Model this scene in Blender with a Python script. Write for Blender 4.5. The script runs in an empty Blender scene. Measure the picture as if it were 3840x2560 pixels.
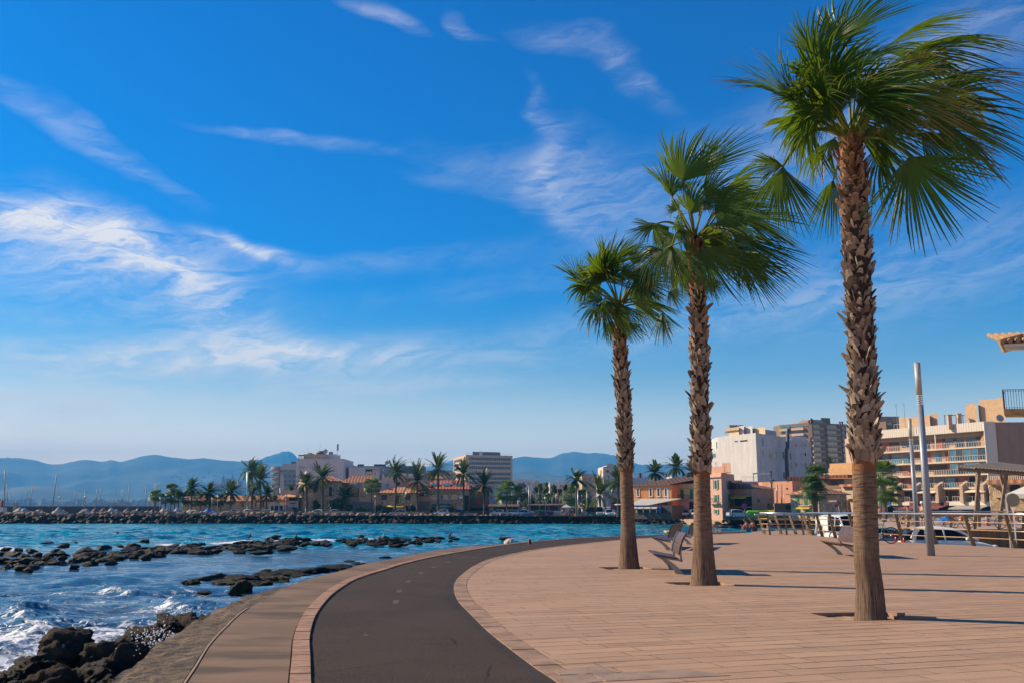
import bpy, bmesh, math, random
import numpy as np
from mathutils import Vector, Matrix, noise
from mathutils.geometry import tessellate_polygon
R=random.Random(7)
scn=bpy.context.scene
COL=scn.collection
rad=math.radians
# ------------------------------------------------------------------ camera, sky, sun, exposure
FP=3600.0; HZ=1910.0; CZ=1.5; PT=math.atan((HZ-1280)/FP); CP,SP=math.cos(PT),math.sin(PT)
cam=bpy.data.cameras.new('camera'); camo=bpy.data.objects.new('camera',cam); COL.objects.link(camo)
cam.lens=36*FP/3840; cam.sensor_width=36; cam.clip_start=.1; cam.clip_end=40000
camo.location=(0,0,CZ); camo.rotation_euler=(math.pi/2+PT,0,0); scn.camera=camo
SUN_EL=rad(32); SUN_AZ=rad(-70)       # azimuth from +Y towards +X; the sun stands to the left, slightly ahead
sv=Vector((math.sin(SUN_AZ)*math.cos(SUN_EL),math.cos(SUN_AZ)*math.cos(SUN_EL),math.sin(SUN_EL)))
sl=bpy.data.lights.new('sun','SUN'); sl.energy=5.0; sl.angle=rad(.55); sl.color=(1,.81,.57)
so=bpy.data.objects.new('sun',sl); COL.objects.link(so); so.rotation_euler=sv.to_track_quat('Z','Y').to_euler()
scn.view_settings.view_transform='Standard'; scn.view_settings.look='None'
scn.view_settings.exposure=0.78; scn.view_settings.gamma=1

class S:
    """socket with arithmetic, for building node expressions"""
    def __init__(s,nt,k): s.nt=nt; s.k=k
    def m(s,op,b=None,c=None,clamp=False):
        n=s.nt.nodes.new('ShaderNodeMath'); n.operation=op; n.use_clamp=clamp
        for i,v in enumerate((s,b,c)):
            if v is None: continue
            if isinstance(v,S): s.nt.links.new(v.k,n.inputs[i])
            else: n.inputs[i].default_value=v
        return S(s.nt,n.outputs[0])
    def __add__(s,b): return s.m('ADD',b)
    def __radd__(s,b): return s.m('ADD',b)
    def __sub__(s,b): return s.m('SUBTRACT',b)
    def __rsub__(s,b): return (s*-1)+b
    def __mul__(s,b): return s.m('MULTIPLY',b)
    def __rmul__(s,b): return s.m('MULTIPLY',b)
    def __truediv__(s,b): return s.m('DIVIDE',b)
    def __pow__(s,b): return s.m('POWER',b)
    def clamp(s): return s.m('ADD',0.0,clamp=True)
def node(nt,t,ins=None,**kw):
    n=nt.nodes.new(t)
    for k,v in kw.items(): setattr(n,k,v)
    for k,v in (ins or {}).items():
        if isinstance(v,S): v=v.k
        if hasattr(v,'node'): nt.links.new(v,n.inputs[k])
        else: n.inputs[k].default_value=v
    return n
def smooth(x,a,b,lo=0.,hi=1.):
    n=node(x.nt,'ShaderNodeMapRange',{0:x,1:a,2:b,3:lo,4:hi},interpolation_type='SMOOTHSTEP')
    return S(x.nt,n.outputs[0])
def comb(nt,x,y,z): return node(nt,'ShaderNodeCombineXYZ',{0:x,1:y,2:z}).outputs[0]
def mixc(nt,f,a,b,bt='MIX'):
    n=nt.nodes.new('ShaderNodeMix'); n.data_type='RGBA'; n.blend_type=bt
    for i,v in ((0,f),(6,a),(7,b)):
        if isinstance(v,S): v=v.k
        if hasattr(v,'node'): nt.links.new(v,n.inputs[i])
        else: n.inputs[i].default_value=v if i==0 else (tuple(v)+(1,))[:4]
    return n.outputs[2]
def noi(nt,vec,scale,detail=3,rough=.5,dist=0,dim='3D'):
    n=node(nt,'ShaderNodeTexNoise',{'Scale':scale,'Detail':detail,'Roughness':rough,'Distortion':dist},noise_dimensions=dim)
    if vec is not None: nt.links.new(vec,n.inputs['Vector'])
    return S(nt,n.outputs[0])

def ray(px,py):
    u=(px-1920)/FP; v=(1280-py)/FP
    return Vector((u,CP-v*SP,SP+v*CP))
def azel(px,py):
    d=ray(px,py).normalized(); return math.atan2(d.x,d.y),math.asin(d.z)
# sky: physical sky, with a thin cirrus layer added by direction
wd=bpy.data.worlds.new('World'); scn.world=wd; wd.use_nodes=True; nt=wd.node_tree; nt.nodes.clear()
sky=node(nt,'ShaderNodeTexSky',sky_type='NISHITA',sun_disc=False,sun_elevation=SUN_EL,sun_rotation=SUN_AZ,altitude=0,air_density=1.0,dust_density=.35,ozone_density=3.2)
tc=nt.nodes.new('ShaderNodeTexCoord'); sx=node(nt,'ShaderNodeSeparateXYZ',{0:tc.outputs['Generated']})
X,Y,Z=[S(nt,o) for o in sx.outputs]
az=X.m('ARCTAN2',Y); el=Z.m('ARCSINE')
wq=noi(nt,comb(nt,az*3.0,el*6.0,0.0),1.6,3,.55)
def blob(px,py,wx,wy,ang,w):
    a,e=azel(px,py); c,s=math.cos(rad(ang)),math.sin(rad(ang))
    da=az-a+(wq-.5)*.12; de=el-e+(wq-.5)*.05
    p=(da*c+de*s)*(1/(wx/FP)); q=(de*c-da*s)*(1/(wy/FP))
    return ((p*p+q*q)*-1.0).m('EXPONENT')*w
bl=[(120,818,600,44,-3,1.55),(300,910,520,84,-10,1.0),(620,1060,420,110,-32,.8),(900,1250,380,110,-40,.42),(120,1010,520,100,-4,.6),(980,1340,700,70,2,.5),(960,905,150,26,-12,1.5),(300,1300,560,55,3,.75),(860,1365,820,46,4,.95),
    (1500,1440,420,36,3,.55),(100,1500,700,70,0,.9),(2400,1230,1100,90,6,.34),(3300,1050,900,200,10,.42),(3000,560,800,220,18,.42),(3500,200,500,120,20,.3),
    (2250,600,330,120,-40,.16),(2040,420,36,150,35,.3),(2040,620,46,150,-25,.35),(1440,58,170,40,-14,.55),(1755,95,90,26,-25,.42),(2120,150,210,70,-8,.38),(2360,290,170,70,-48,.42),
    (180,450,400,44,-22,.40),(480,560,330,44,-28,.30),(1100,515,330,26,-6,.45),(2150,790,200,60,-45,.25),(1850,640,380,90,-12,.30),(2150,720,240,120,-30,.32),(1650,700,260,40,-5,.22),(1500,980,520,60,6,.28),(60,1150,500,30,0,.3),(1700,1100,700,60,8,.2)]
dens=None
for b in bl:
    e_=blob(*b); dens=e_ if dens is None else dens+e_
dens=(dens-.10).m('MAXIMUM',0.0)
v1=comb(nt,az*2.6,el*9.0,0.3); wv=noi(nt,v1,2.2,4,.6)
fib=noi(nt,comb(nt,az*7.5+el*4.0+wv*1.6,el*34.0-az*5.0+wv*3.0,1.0),1.9,9,.64,.3)
soft=noi(nt,comb(nt,az*4.0,el*10.0,4.0),1.3,4,.55)
cl=(dens*(smooth(fib*.70+soft*.30,.34,.69)*.92+.08)).m('MULTIPLY',.78,clamp=True)
low=smooth(el,.02,.20,.50,0.0)*smooth(az,-.5,.5,1.4,.6)
cl=(cl+low*smooth(soft,.35,.7,.65,1.)).clamp()
hsv=node(nt,'ShaderNodeHueSaturation',{'Saturation':1.32,'Value':1.0,'Color':sky.outputs[0]})
tcol=mixc(nt,smooth(el,.05,.14),(3.6,2.15,1.45),mixc(nt,smooth(el,.08,.25),(1.2,1.2,1.08),(.0,.82,1.24)))
tint=mixc(nt,1.0,hsv.outputs[0],tcol,'MULTIPLY')
withc=mixc(nt,cl*.95,tint,(8.8,8.4,8.3))
bg=node(nt,'ShaderNodeBackground',{'Color':withc,'Strength':.066}); out=nt.nodes.new('ShaderNodeOutputWorld'); nt.links.new(bg.outputs[0],out.inputs[0])

# ------------------------------------------------------------------ pixel to place helpers (photo 3840 x 2560)
def G(px,py,z=0.0):
    d=ray(px,py); t=(z-CZ)/d.z; return Vector((d.x*t,d.y*t,z))
def D(px,py,Y):
    d=ray(px,py); t=Y/d.y; return Vector((d.x*t,Y,CZ+d.z*t))
def H(px,Y): return (px-1920)/FP*Y*CP
class Wall:
    def __init__(s,A,B):
        s.A=Vector(A[:2]); s.B=Vector(B[:2]); s.L=(s.B-s.A).length; s.t=(s.B-s.A)/s.L; s.n=Vector((s.t.y,-s.t.x))
    def at(s,px,py):
        d=ray(px,py); dn=d.x*s.n.x+d.y*s.n.y; t=s.A.dot(s.n)/dn
        p=Vector((d.x*t,d.y*t)); return (p-s.A).dot(s.t),CZ+d.z*t
    def P(s,u,z,d=0.): q=s.A+s.t*u+s.n*d; return Vector((q.x,q.y,z))

# ------------------------------------------------------------------ mesh builder
class MB:
    def __init__(s): s.v=[]; s.f=[]; s.m=[]; s.fx=[]
    def vert(s,p,fx=None):
        s.v.append((p[0],p[1],p[2])); s.fx.append(fx or (0,0,0,1)); return len(s.v)-1
    def face(s,ix,m=0): s.f.append(tuple(ix)); s.m.append(m)
    def poly(s,ps,m=0,fx=None): s.face([s.vert(p,fx) for p in ps],m)
    def hexa(s,c,m=0):   # 8 corners: bottom 4 then top 4
        i=[s.vert(p) for p in c]
        for q in ((0,3,2,1),(4,5,6,7),(0,1,5,4),(1,2,6,5),(2,3,7,6),(3,0,4,7)): s.face([i[k] for k in q],m)
        return s
    def box(s,x0,x1,y0,y1,z0,z1,m=0):
        return s.hexa([(x0,y0,z0),(x1,y0,z0),(x1,y1,z0),(x0,y1,z0),(x0,y0,z1),(x1,y0,z1),(x1,y1,z1),(x0,y1,z1)],m)
    def wbox(s,w,u0,u1,z0,z1,d0,d1,m=0):
        return s.hexa([w.P(u0,z0,d1),w.P(u1,z0,d1),w.P(u1,z0,d0),w.P(u0,z0,d0),w.P(u0,z1,d1),w.P(u1,z1,d1),w.P(u1,z1,d0),w.P(u0,z1,d0)],m)
    def prism(s,pl,z0,z1,m=0,mt=None):
        n=len(pl); a=[s.vert((p[0],p[1],z0)) for p in pl]; b=[s.vert((p[0],p[1],z1)) for p in pl]
        for i in range(n): s.face((a[i],a[(i+1)%n],b[(i+1)%n],b[i]),m)
        s.face(b,m if mt is None else mt); s.face(a[::-1],m); return s
    def tube(s,pts,rs,n=8,m=0,cap=True,fx=None):
        pts=[Vector(p) for p in pts]
        if not hasattr(rs,'__len__'): rs=[rs]*len(pts)
        rings=[]; ref=None
        for i,p in enumerate(pts):
            t=(pts[min(i+1,len(pts)-1)]-pts[max(i-1,0)]).normalized()
            if ref is None: ref=Vector((1,0,0)) if abs(t.x)<.8 else Vector((0,1,0))
            a=(ref-t*ref.dot(t)).normalized(); b=t.cross(a); ref=a
            rings.append([s.vert(p+(a*math.cos(2*math.pi*k/n)+b*math.sin(2*math.pi*k/n))*rs[i],fx) for k in range(n)])
        for i in range(len(rings)-1):
            for k in range(n): s.face((rings[i][k],rings[i][(k+1)%n],rings[i+1][(k+1)%n],rings[i+1][k]),m)
        if cap: s.face(rings[0][::-1],m); s.face(rings[-1],m)
        return s
    def bar(s,a,b,w,h,m=0):  # rectangular bar
        a=Vector(a); b=Vector(b); t=(b-a).normalized(); up=Vector((0,0,1)) if abs(t.z)<.9 else Vector((0,1,0))
        sd=t.cross(up).normalized()*w/2; u=sd.cross(t).normalized()*h/2
        return s.hexa([a-sd-u,a+sd-u,b+sd-u,b-sd-u,a-sd+u,a+sd+u,b+sd+u,b-sd+u],m)
    def ball(s,c,r,m=0,seg=10,rg=6,sc=(1,1,1)):
        c=Vector(c); rows=[]
        for i in range(rg+1):
            t=math.pi*i/rg
            rows.append([s.vert(c+Vector((sc[0]*r*math.sin(t)*math.cos(2*math.pi*k/seg),sc[1]*r*math.sin(t)*math.sin(2*math.pi*k/seg),sc[2]*r*math.cos(t)))) for k in range(seg)])
        for i in range(rg):
            for k in range(seg): s.face((rows[i][k],rows[i+1][k],rows[i+1][(k+1)%seg],rows[i][(k+1)%seg]),m)
        return s
    def lathe(s,c,prof,n=12,m=0):
        c=Vector(c); rows=[[s.vert(c+Vector((r*math.cos(2*math.pi*k/n),r*math.sin(2*math.pi*k/n),z))) for k in range(n)] for r,z in prof]
        for i in range(len(rows)-1):
            for k in range(n): s.face((rows[i][k],rows[i][(k+1)%n],rows[i+1][(k+1)%n],rows[i+1][k]),m)
        s.face(rows[-1],m); s.face(rows[0][::-1],m); return s
    def sheet(s,outer,holes,z,m=0):
        polys=[[Vector((p[0],p[1],0)) for p in outer]]+[[Vector((p[0],p[1],0)) for p in h] for h in holes]
        flat=[p for q in polys for p in q]; base=len(s.v)
        for p in flat: s.vert((p.x,p.y,z))
        for t in tessellate_polygon(polys): s.face([base+i for i in t],m)
        return s
    def build(s,name,mats,par=None,sm=False,fx=False,norm=True):
        if not isinstance(mats,(list,tuple)): mats=[mats]
        me=bpy.data.meshes.new(name); off=par.location if par is not None else Vector((0,0,0))
        if par is not None and par.get('_off') is not None: off=Vector(par['_off'])
        ox,oy,oz=off
        me.from_pydata([(a-ox,b-oy,c-oz) for a,b,c in s.v],[],s.f)
        for mt in mats: me.materials.append(mt)
        me.polygons.foreach_set('material_index',s.m)
        if sm: me.polygons.foreach_set('use_smooth',[True]*len(s.f))
        if fx:
            a=me.color_attributes.new('fx','FLOAT_COLOR','POINT'); a.data.foreach_set('color',[c for q in s.fx for c in q])
        if norm:
            bm=bmesh.new(); bm.from_mesh(me); bmesh.ops.recalc_face_normals(bm,faces=bm.faces); bm.to_mesh(me); bm.free()
        me.update()
        o=bpy.data.objects.new(name,me); COL.objects.link(o)
        if par is not None:
            o.parent=par
            o['_off']=tuple(off)
        return o
def sub(par,name,mb,mats,**kw):
    """child of a mesh part whose own geometry is stored relative to the thing"""
    return mb.build(name,mats,par,**kw)
def T(o,label=None,cat=None,group=None,kind=None):
    if label: o['label']=label
    if cat: o['category']=cat
    if group: o['group']=group
    if kind: o['kind']=kind
    return o
def E(name,loc,label,cat,group=None,rz=0):
    o=bpy.data.objects.new(name,None); COL.objects.link(o); o.location=loc; o.rotation_euler=(0,0,rz); o.empty_display_size=.3
    return T(o,label,cat,group)
def dup(root,loc,rz=0,sc=1,label=None,group=None):
    def cp(o,par):
        c=o.copy(); COL.objects.link(c); c.parent=par
        for ch in list(o.children): cp(ch,c)
        return c
    r=cp(root,None); r.location=loc; r.rotation_euler=(0,0,rz); r.scale=(sc,sc,sc) if not hasattr(sc,'__len__') else sc
    if label: r['label']=label
    if group: r['group']=group
    return r
def struct(o): o['kind']='structure'; return o

# ------------------------------------------------------------------ materials
MC={}
def newmat(name):
    m=bpy.data.materials.new(name); m.use_nodes=True; nt=m.node_tree; nt.nodes.clear()
    b=nt.nodes.new('ShaderNodeBsdfPrincipled'); o=nt.nodes.new('ShaderNodeOutputMaterial'); nt.links.new(b.outputs[0],o.inputs[0])
    return m,nt,b
def coords(nt,kind='Object'):
    t=nt.nodes.new('ShaderNodeTexCoord'); return t.outputs[kind]
def bumpn(nt,b,h,strength,dist=.02):
    n=node(nt,'ShaderNodeBump',{'Strength':strength,'Distance':dist,'Height':h}); nt.links.new(n.outputs[0],b.inputs['Normal'])
def mat(name,col,rough=.7,var=.12,scale=1.5,bump=0.,bs=20,metal=0.,spec=.5,streak=False):
    if name in MC: return MC[name]
    m,nt,b=newmat(name); c=coords(nt)
    v=c
    if streak:
        sp=node(nt,'ShaderNodeSeparateXYZ',{0:c}); v=comb(nt,S(nt,sp.outputs[0])*2.2,S(nt,sp.outputs[1])*2.2,S(nt,sp.outputs[2])*.35)
    n1=noi(nt,v,scale,4,.6)
    f=smooth(n1,.25,.75)
    c0=[max(0,x*(1-var)) for x in col]; c1=[min(1,x*(1+var)) for x in col]
    nt.links.new(mixc(nt,f,c0,c1),b.inputs['Base Color'])
    b.inputs['Roughness'].default_value=rough; b.inputs['Metallic'].default_value=metal; b.inputs['Specular IOR Level'].default_value=spec
    if bump: bumpn(nt,b,noi(nt,c,bs,3,.6),bump)
    MC[name]=m; return m
def plaster(name,col):
    k=.92
    return mat(name,[q*k for q in col],.85,.10,.5,.15,6,streak=True,spec=.2)
GLASS=mat('window_glass',(.03,.045,.06),.08,.3,.5,spec=.9)
GLASSB=mat('blue_glass',(.05,.16,.22),.08,.3,.5,spec=.9)
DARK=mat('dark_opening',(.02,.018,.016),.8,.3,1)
WHITE=mat('white_paint',(.56,.56,.55),.5,.06,3)
STEEL=mat('galvanised_steel',(.42,.44,.46),.42,.15,3,.1,40,metal=.75)
GREEN=mat('green_shutter_paint',(.01,.16,.06),.55,.2,3)
BROWNS=mat('brown_shutter_paint',(.11,.055,.035),.6,.2,3)
BLACK=mat('black_rubber',(.015,.015,.016),.6,.2,5)
def stone(name,a,b2,g=(.12,.09,.06),sc=1.1):
    m,nt,b=newmat(name); c=coords(nt)
    vo=node(nt,'ShaderNodeTexVoronoi',{'Scale':sc,'Vector':c}); ve=node(nt,'ShaderNodeTexVoronoi',{'Scale':sc,'Vector':c},feature='DISTANCE_TO_EDGE')
    sp=node(nt,'ShaderNodeSeparateColor',{0:vo.outputs['Color']})
    col=mixc(nt,S(nt,sp.outputs[0]),a,b2); col=mixc(nt,smooth(S(nt,ve.outputs[0]),.02,.07,.75,0.),col,g)
    nt.links.new(col,b.inputs['Base Color']); b.inputs['Roughness'].default_value=.9; return m
STONE=stone('rubble_stone',(.58,.43,.30),(.40,.28,.18))
STONE2=stone('gold_stone',(.50,.36,.20),(.32,.21,.11))
def tile(name,a,b2,pitch=.85):
    m,nt,b=newmat(name); c=coords(nt); sp=node(nt,'ShaderNodeSeparateXYZ',{0:c})
    x=S(nt,sp.outputs[0]); w=(x*(2*math.pi/pitch)).m('SINE')*.5+.5
    n=noi(nt,c,1.3,4,.6); n2=noi(nt,c,5,2,.5)
    col=mixc(nt,smooth(n2,.35,.65),a,b2); col=mixc(nt,w*.85,col,[q*.35 for q in b2])
    nt.links.new(mixc(nt,smooth(n,.4,.75)*.4,col,(.16,.09,.05)),b.inputs['Base Color']); b.inputs['Roughness'].default_value=.85
    bumpn(nt,b,w,.5,.08); return m
TILE=tile('clay_tile',(.66,.29,.13),(.50,.20,.09)); TILER=tile('red_clay_tile',(.60,.17,.09),(.48,.13,.07)); TILEB=tile('brown_clay_tile',(.13,.05,.035),(.09,.035,.025))
# ------------------------------------------------------------------ the setting: sea, shore, paving, path, hills
SEA=-1.8
def chain(pts,z=0.): return [G(x,y,z) for x,y in pts]
def resample(pts,step):
    P=[Vector((p[0],p[1])) for p in pts]
    # Catmull-Rom smoothing, then even steps
    out=[]
    for i in range(len(P)-1):
        a=P[max(i-1,0)];b=P[i];c=P[i+1];d=P[min(i+2,len(P)-1)]; n=max(2,int((c-b).length/step))
        for k in range(n):
            t=k/n; out.append(.5*((2*b)+(c-a)*t+(2*a-5*b+4*c-d)*t*t+(3*b-a-3*c+d)*t**3))
    out.append(P[-1]); return out
kerbL_out=[(1119,2700),(1117,2560),(1117,2457),(1119,2404),(1128,2354),(1143,2320),(1174,2274),(1212,2236),(1258,2201),(1308,2174),(1365,2151),(1423,2132),(1500,2111),(1613,2086),(1740,2063),(1889,2041),(1995,2029),(2165,2016),(2327,2008.5),(2488,2003.5),(2662,1996),(2800,1991.5)]
kerbL_in=[(1180,2700),(1166,2560),(1163,2457),(1160,2400),(1170,2343),(1189,2297),(1220,2255),(1251,2224),(1289,2197),(1327,2174),(1385,2153),(1442,2136),(1508,2115),(1613,2089.5),(1740,2066),(1889,2043),(1995,2031),(2165,2017.5),(2327,2009.5),(2488,2004.3),(2662,1996.6),(2800,1992)]
pathR=[(2230,2700),(2097,2560),(2017,2508),(1910,2428),(1825,2360),(1761,2296),(1719,2253),(1702,2211),(1706,2181),(1727,2156),(1774,2122),(1825,2098),(1889,2081),(1995,2060),(2123,2043),(2327,2022),(2488,2012),(2662,2002),(2800,1996)]
kerbR=[(2290,2700),(2148,2560),(2017,2466),(1838,2343),(1761,2270),(1727,2224),(1723,2194),(1740,2160),(1783,2128),(1851,2096.5),(1905,2079),(2003,2058),(2130,2041.5),(2332,2021),(2490,2011.3),(2664,2001.5),(2800,1995.6)]
walkL=[(640,2660),(696,2560),(739,2495),(778,2429),(817,2382),(856,2343),(900,2300),(964,2258),(1021,2228),(1078,2197),(1174,2163),(1270,2140),(1365,2113),(1500,2088),(1613,2064),(1740,2049),(1889,2037),(2038,2024),(2327,2007),(2488,2002),(2662,1994),(2800,1990)]
def off(pts,d):
    o=[]
    for i,p in enumerate(pts):
        t=(pts[min(i+1,len(pts)-1)]-pts[max(i-1,0)]).normalized(); o.append(p+Vector((-t.y,t.x))*d)
    return o
KL=resample(chain(kerbL_in),.5); PR=resample(chain(pathR),.5); WL=resample(chain(walkL),.6)
# both kerbs are 0.2 m wide bands beside the path
KLo=off(KL,.20); KRo=off(PR,-.26)
def strip(mb,a,b,z,m=0):
    n=max(len(a),len(b)); ia=[mb.vert((p[0],p[1],z)) for p in a]; ib=[mb.vert((p[0],p[1],z)) for p in b]
    i=j=0
    while i<len(a)-1 or j<len(b)-1:
        if j>=len(b)-1 or (i<len(a)-1 and (Vector(a[i+1][:2])-Vector(b[j][:2])).length<(Vector(a[i][:2])-Vector(b[j+1][:2])).length):
            mb.face((ia[i],ia[i+1],ib[j]),m); i+=1
        else: mb.face((ia[i],ib[j+1],ib[j]),m); j+=1
RA=rad(17); RC,RS=math.cos(RA),math.sin(RA)
# --- paving material: long stone setts in rows turned 17 degrees
def rowmat(name,cols,rowh,lenx,ang,joint=(.028,.015,.010),radial=False):
    m,nt,b=newmat(name); c=coords(nt); sp=node(nt,'ShaderNodeSeparateXYZ',{0:c}); x,y=S(nt,sp.outputs[0]),S(nt,sp.outputs[1])
    u=x*math.cos(ang)+y*math.sin(ang); v=y*math.cos(ang)-x*math.sin(ang)
    wob=noi(nt,c,.6,2,.5)-.5
    v=v+wob*.03
    row=(v*(1/rowh)).m('FLOOR'); wn=node(nt,'ShaderNodeTexWhiteNoise',{'W':row},noise_dimensions='1D'); sh=S(nt,wn.outputs[0])
    uu=u*(1/lenx)+sh*7.3; cell=uu.m('FLOOR')
    wn2=node(nt,'ShaderNodeTexWhiteNoise',{'Vector':comb(nt,cell,row,0.)},noise_dimensions='3D'); cr=S(nt,wn2.outputs[0])
    fv=(v*(1/rowh)).m('FRACT'); fu=uu.m('FRACT')
    dv=(fv-.5).m('ABSOLUTE'); du=(fu-.5).m('ABSOLUTE')
    jv=smooth(dv,.5-.020/rowh,.5-.007/rowh); ju=smooth(du,.5-.012/lenx,.5-.004/lenx)
    jn=noi(nt,comb(nt,u*.7,row*3.1,0.),1.0,3,.6); jn2=noi(nt,c,6,3,.6)
    j=(jv*smooth(jn,.40,.56,.12,1.)*1.0+ju*smooth(jn2,.35,.6,.3,.7)).clamp()
    n1=noi(nt,c,.35,4,.6); n2=noi(nt,comb(nt,u*2,v*9,0.),1.5,5,.7); n3=noi(nt,c,45,2,.6); n4=noi(nt,c,1.7,5,.65)
    col=mixc(nt,cr,cols[0],cols[1]); col=mixc(nt,smooth(n1,.35,.65)*.6,col,cols[2]); col=mixc(nt,smooth(n4,.5,.75)*.4,col,cols[3])
    wr=node(nt,'ShaderNodeTexWhiteNoise',{'W':row+57.3},noise_dimensions='1D'); n5=noi(nt,comb(nt,u*.45,v*3.6,3.),1.0,5,.7); col=mixc(nt,S(nt,wr.outputs[0])*.22,col,(.15,.095,.065)); col=mixc(nt,smooth(n5,.50,.66)*.4,col,(.17,.11,.075)); col=mixc(nt,smooth(n2,.54,.76)*.5,col,(.10,.065,.045)); col=mixc(nt,smooth(n3,.60,.70)*.6,col,(.10,.07,.055)); col=mixc(nt,j,col,joint)
    nt.links.new(col,b.inputs['Base Color']); b.inputs['Roughness'].default_value=.82; b.inputs['Specular IOR Level'].default_value=.25
    h=(j*-1.0)+n3*.18+n2*.25+cr*.35
    bumpn(nt,b,h,.5,.012); return m
PAVE=rowmat('pink_stone_paving',((.43,.265,.165),(.355,.22,.14),(.40,.265,.175),(.27,.175,.115)),.31,1.05,RA)
def asphalt(name,col,sp=.5):
    m,nt,b=newmat(name); c=coords(nt); n1=noi(nt,c,80,2,.75); n2=noi(nt,c,.5,4,.6); n3=noi(nt,c,130,1,.5); n4=noi(nt,c,9,4,.7)
    n6=noi(nt,c,.16,4,.6); cc=mixc(nt,smooth(n2,.3,.7)*.6+smooth(n6,.35,.65)*.4,[q*.68 for q in col],[q*1.5 for q in col]); cc=mixc(nt,smooth(n1,.52,.66)*sp,cc,(.21,.155,.115)); cc=mixc(nt,smooth(n4,.5,.75)*.3,cc,[q*.55 for q in col])
    cc=mixc(nt,smooth(n3,.3,.5,.6,0.),cc,(.012,.010,.010))
    nt.links.new(cc,b.inputs['Base Color']); b.inputs['Roughness'].default_value=.85; b.inputs['Specular IOR Level'].default_value=.15; vo=node(nt,'ShaderNodeTexVoronoi',{'Scale':.32,'Vector':node(nt,'ShaderNodeMix',{0:.12,4:c,5:node(nt,'ShaderNodeTexNoise',{'Vector':c,'Scale':1.2,'Detail':5.}).outputs['Color']},data_type='VECTOR').outputs[1]},feature='DISTANCE_TO_EDGE'); ck=smooth(S(nt,vo.outputs[0]),.0,.006,.75,0.)*smooth(noi(nt,c,.4,2,.5),.5,.6); nt.links.new(mixc(nt,ck,cc,(.008,.006,.005)),b.inputs['Base Color']); bumpn(nt,b,n1+n3*.5,.65,.01); return m
ASPH=asphalt('worn_asphalt',(.034,.0225,.016),.85); ASPHD=asphalt('fresh_asphalt',(.036,.029,.027),.15)
def concrete():
    m,nt,b=newmat('worn_concrete'); c=coords(nt); n1=noi(nt,c,.45,5,.6); n2=noi(nt,c,30,3,.6)
    sp=node(nt,'ShaderNodeSeparateXYZ',{0:c}); x,y=S(nt,sp.outputs[0]),S(nt,sp.outputs[1])
    n3=noi(nt,comb(nt,x*.5,y*1.6,0.),.8,4,.6)
    col=mixc(nt,smooth(n1,.3,.7),(.205,.132,.085),(.135,.090,.060)); col=mixc(nt,smooth(n3,.46,.66)*.75,col,(.055,.040,.030)); col=mixc(nt,smooth(n2,.55,.75)*.35,col,(.13,.09,.065))
    nt.links.new(col,b.inputs['Base Color']); b.inputs['Roughness'].default_value=.85; b.inputs['Specular IOR Level'].default_value=.2; bumpn(nt,b,n2+n1*2,.3,.01); return m
CONC=concrete()
KERBM=mat('pink_kerb_block',(.30,.18,.12),.85,.25,5,.3,40,spec=.2)
DIRT=mat('sandy_soil',(.36,.235,.135),.95,.4,8,.8,30)
# promenade with tree pits
PALMS=[(3266,2304,14.05),(2640,2183,20.15),(2358,2122,25.6)]
pits=[]
for px,py,dd in PALMS:
    c=D(px,1910,dd); c.z=0
    q=[]
    for sx_,sy_ in ((-1,-1),(1,-1),(1,1),(-1,1)):
        a,b_=sx_*.62,sy_*.52+.18
        q.append((c.x-.05+a*math.cos(RA*.6)-b_*math.sin(RA*.6),c.y+a*math.sin(RA*.6)+b_*math.cos(RA*.6)))
    pits.append(q)
railA=[G(2873,2003),G(3048,2005.5)]; 
railB=[G(3048,2005.5),G(3084,2010),G(3134,2016),G(3388,2031),G(3511,2039),G(3652,2045),G(3808,2054)]
rB=[Vector((p.x,p.y)) for p in railB]; d_=(rB[-1]-rB[-2]).normalized(); rB.append(rB[-1]+d_*12); rB.append(Vector((rB[-1].x+1,2)))
outer=[p for p in KRo]+[Vector(G(2842,1988)[:2]),Vector(G(3040,1986)[:2])]+[p+Vector((.12,0)) for p in rB]+[Vector((26,3))]
mb=MB(); mb.sheet(outer,pits,0.0)
# sides of the paving along the drop to the parking ground
ed=[Vector(G(3040,1986)[:2])]+[p+Vector((.12,0)) for p in rB]
struct(mb.build('promenade',PAVE,norm=False))
mb=MB()
for a,b_ in zip(ed[:-1],ed[1:]): mb.poly([(a.x,a.y,-1.2),(b_.x,b_.y,-1.2),(b_.x,b_.y,-.004),(a.x,a.y,-.004)])
struct(mb.build('retaining_edge',CONC))
for q in pits:
    mb=MB(); n=4
    for i in range(4):
        a,b_=q[i],q[(i+1)%4]; mb.poly([(a[0],a[1],-.16),(b_[0],b_[1],-.16),(b_[0],b_[1],-.003),(a[0],a[1],-.003)])
    struct(mb.build('pit_edge',KERBM))
    mb=MB(); k=14
    g=[[None]*(k+1) for _ in range(k+1)]
    for i in range(k+1):
        for j in range(k+1):
            a=Vector(q[0]).lerp(Vector(q[1]),i/k); b_=Vector(q[3]).lerp(Vector(q[2]),i/k); p=a.lerp(b_,j/k)
            g[i][j]=mb.vert((p.x,p.y,-.055+.05*noise.noise(Vector((p.x*4,p.y*4,1)))))
    for i in range(k):
        for j in range(k): mb.face((g[i][j],g[i+1][j],g[i+1][j+1],g[i][j+1]))
    struct(mb.build('pit_soil',DIRT,sm=True))
mb=MB(); strip(mb,PR,KL,-.012); struct(mb.build('cycle_path',ASPH,norm=False))
dk=resample(chain([(2150,2700),(1995,2547),(1902,2457),(1817,2385),(1757,2326),(1706,2279),(1672,2236),(1670,2198),(1689,2164),(1722,2143)]),.35)
dk=[p+Vector((.03*noise.noise(Vector((p.x*3,p.y*3,0))),0)) for p in dk]
prd=[p for p in PR if p.y<G(1750,2138).y]
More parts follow.
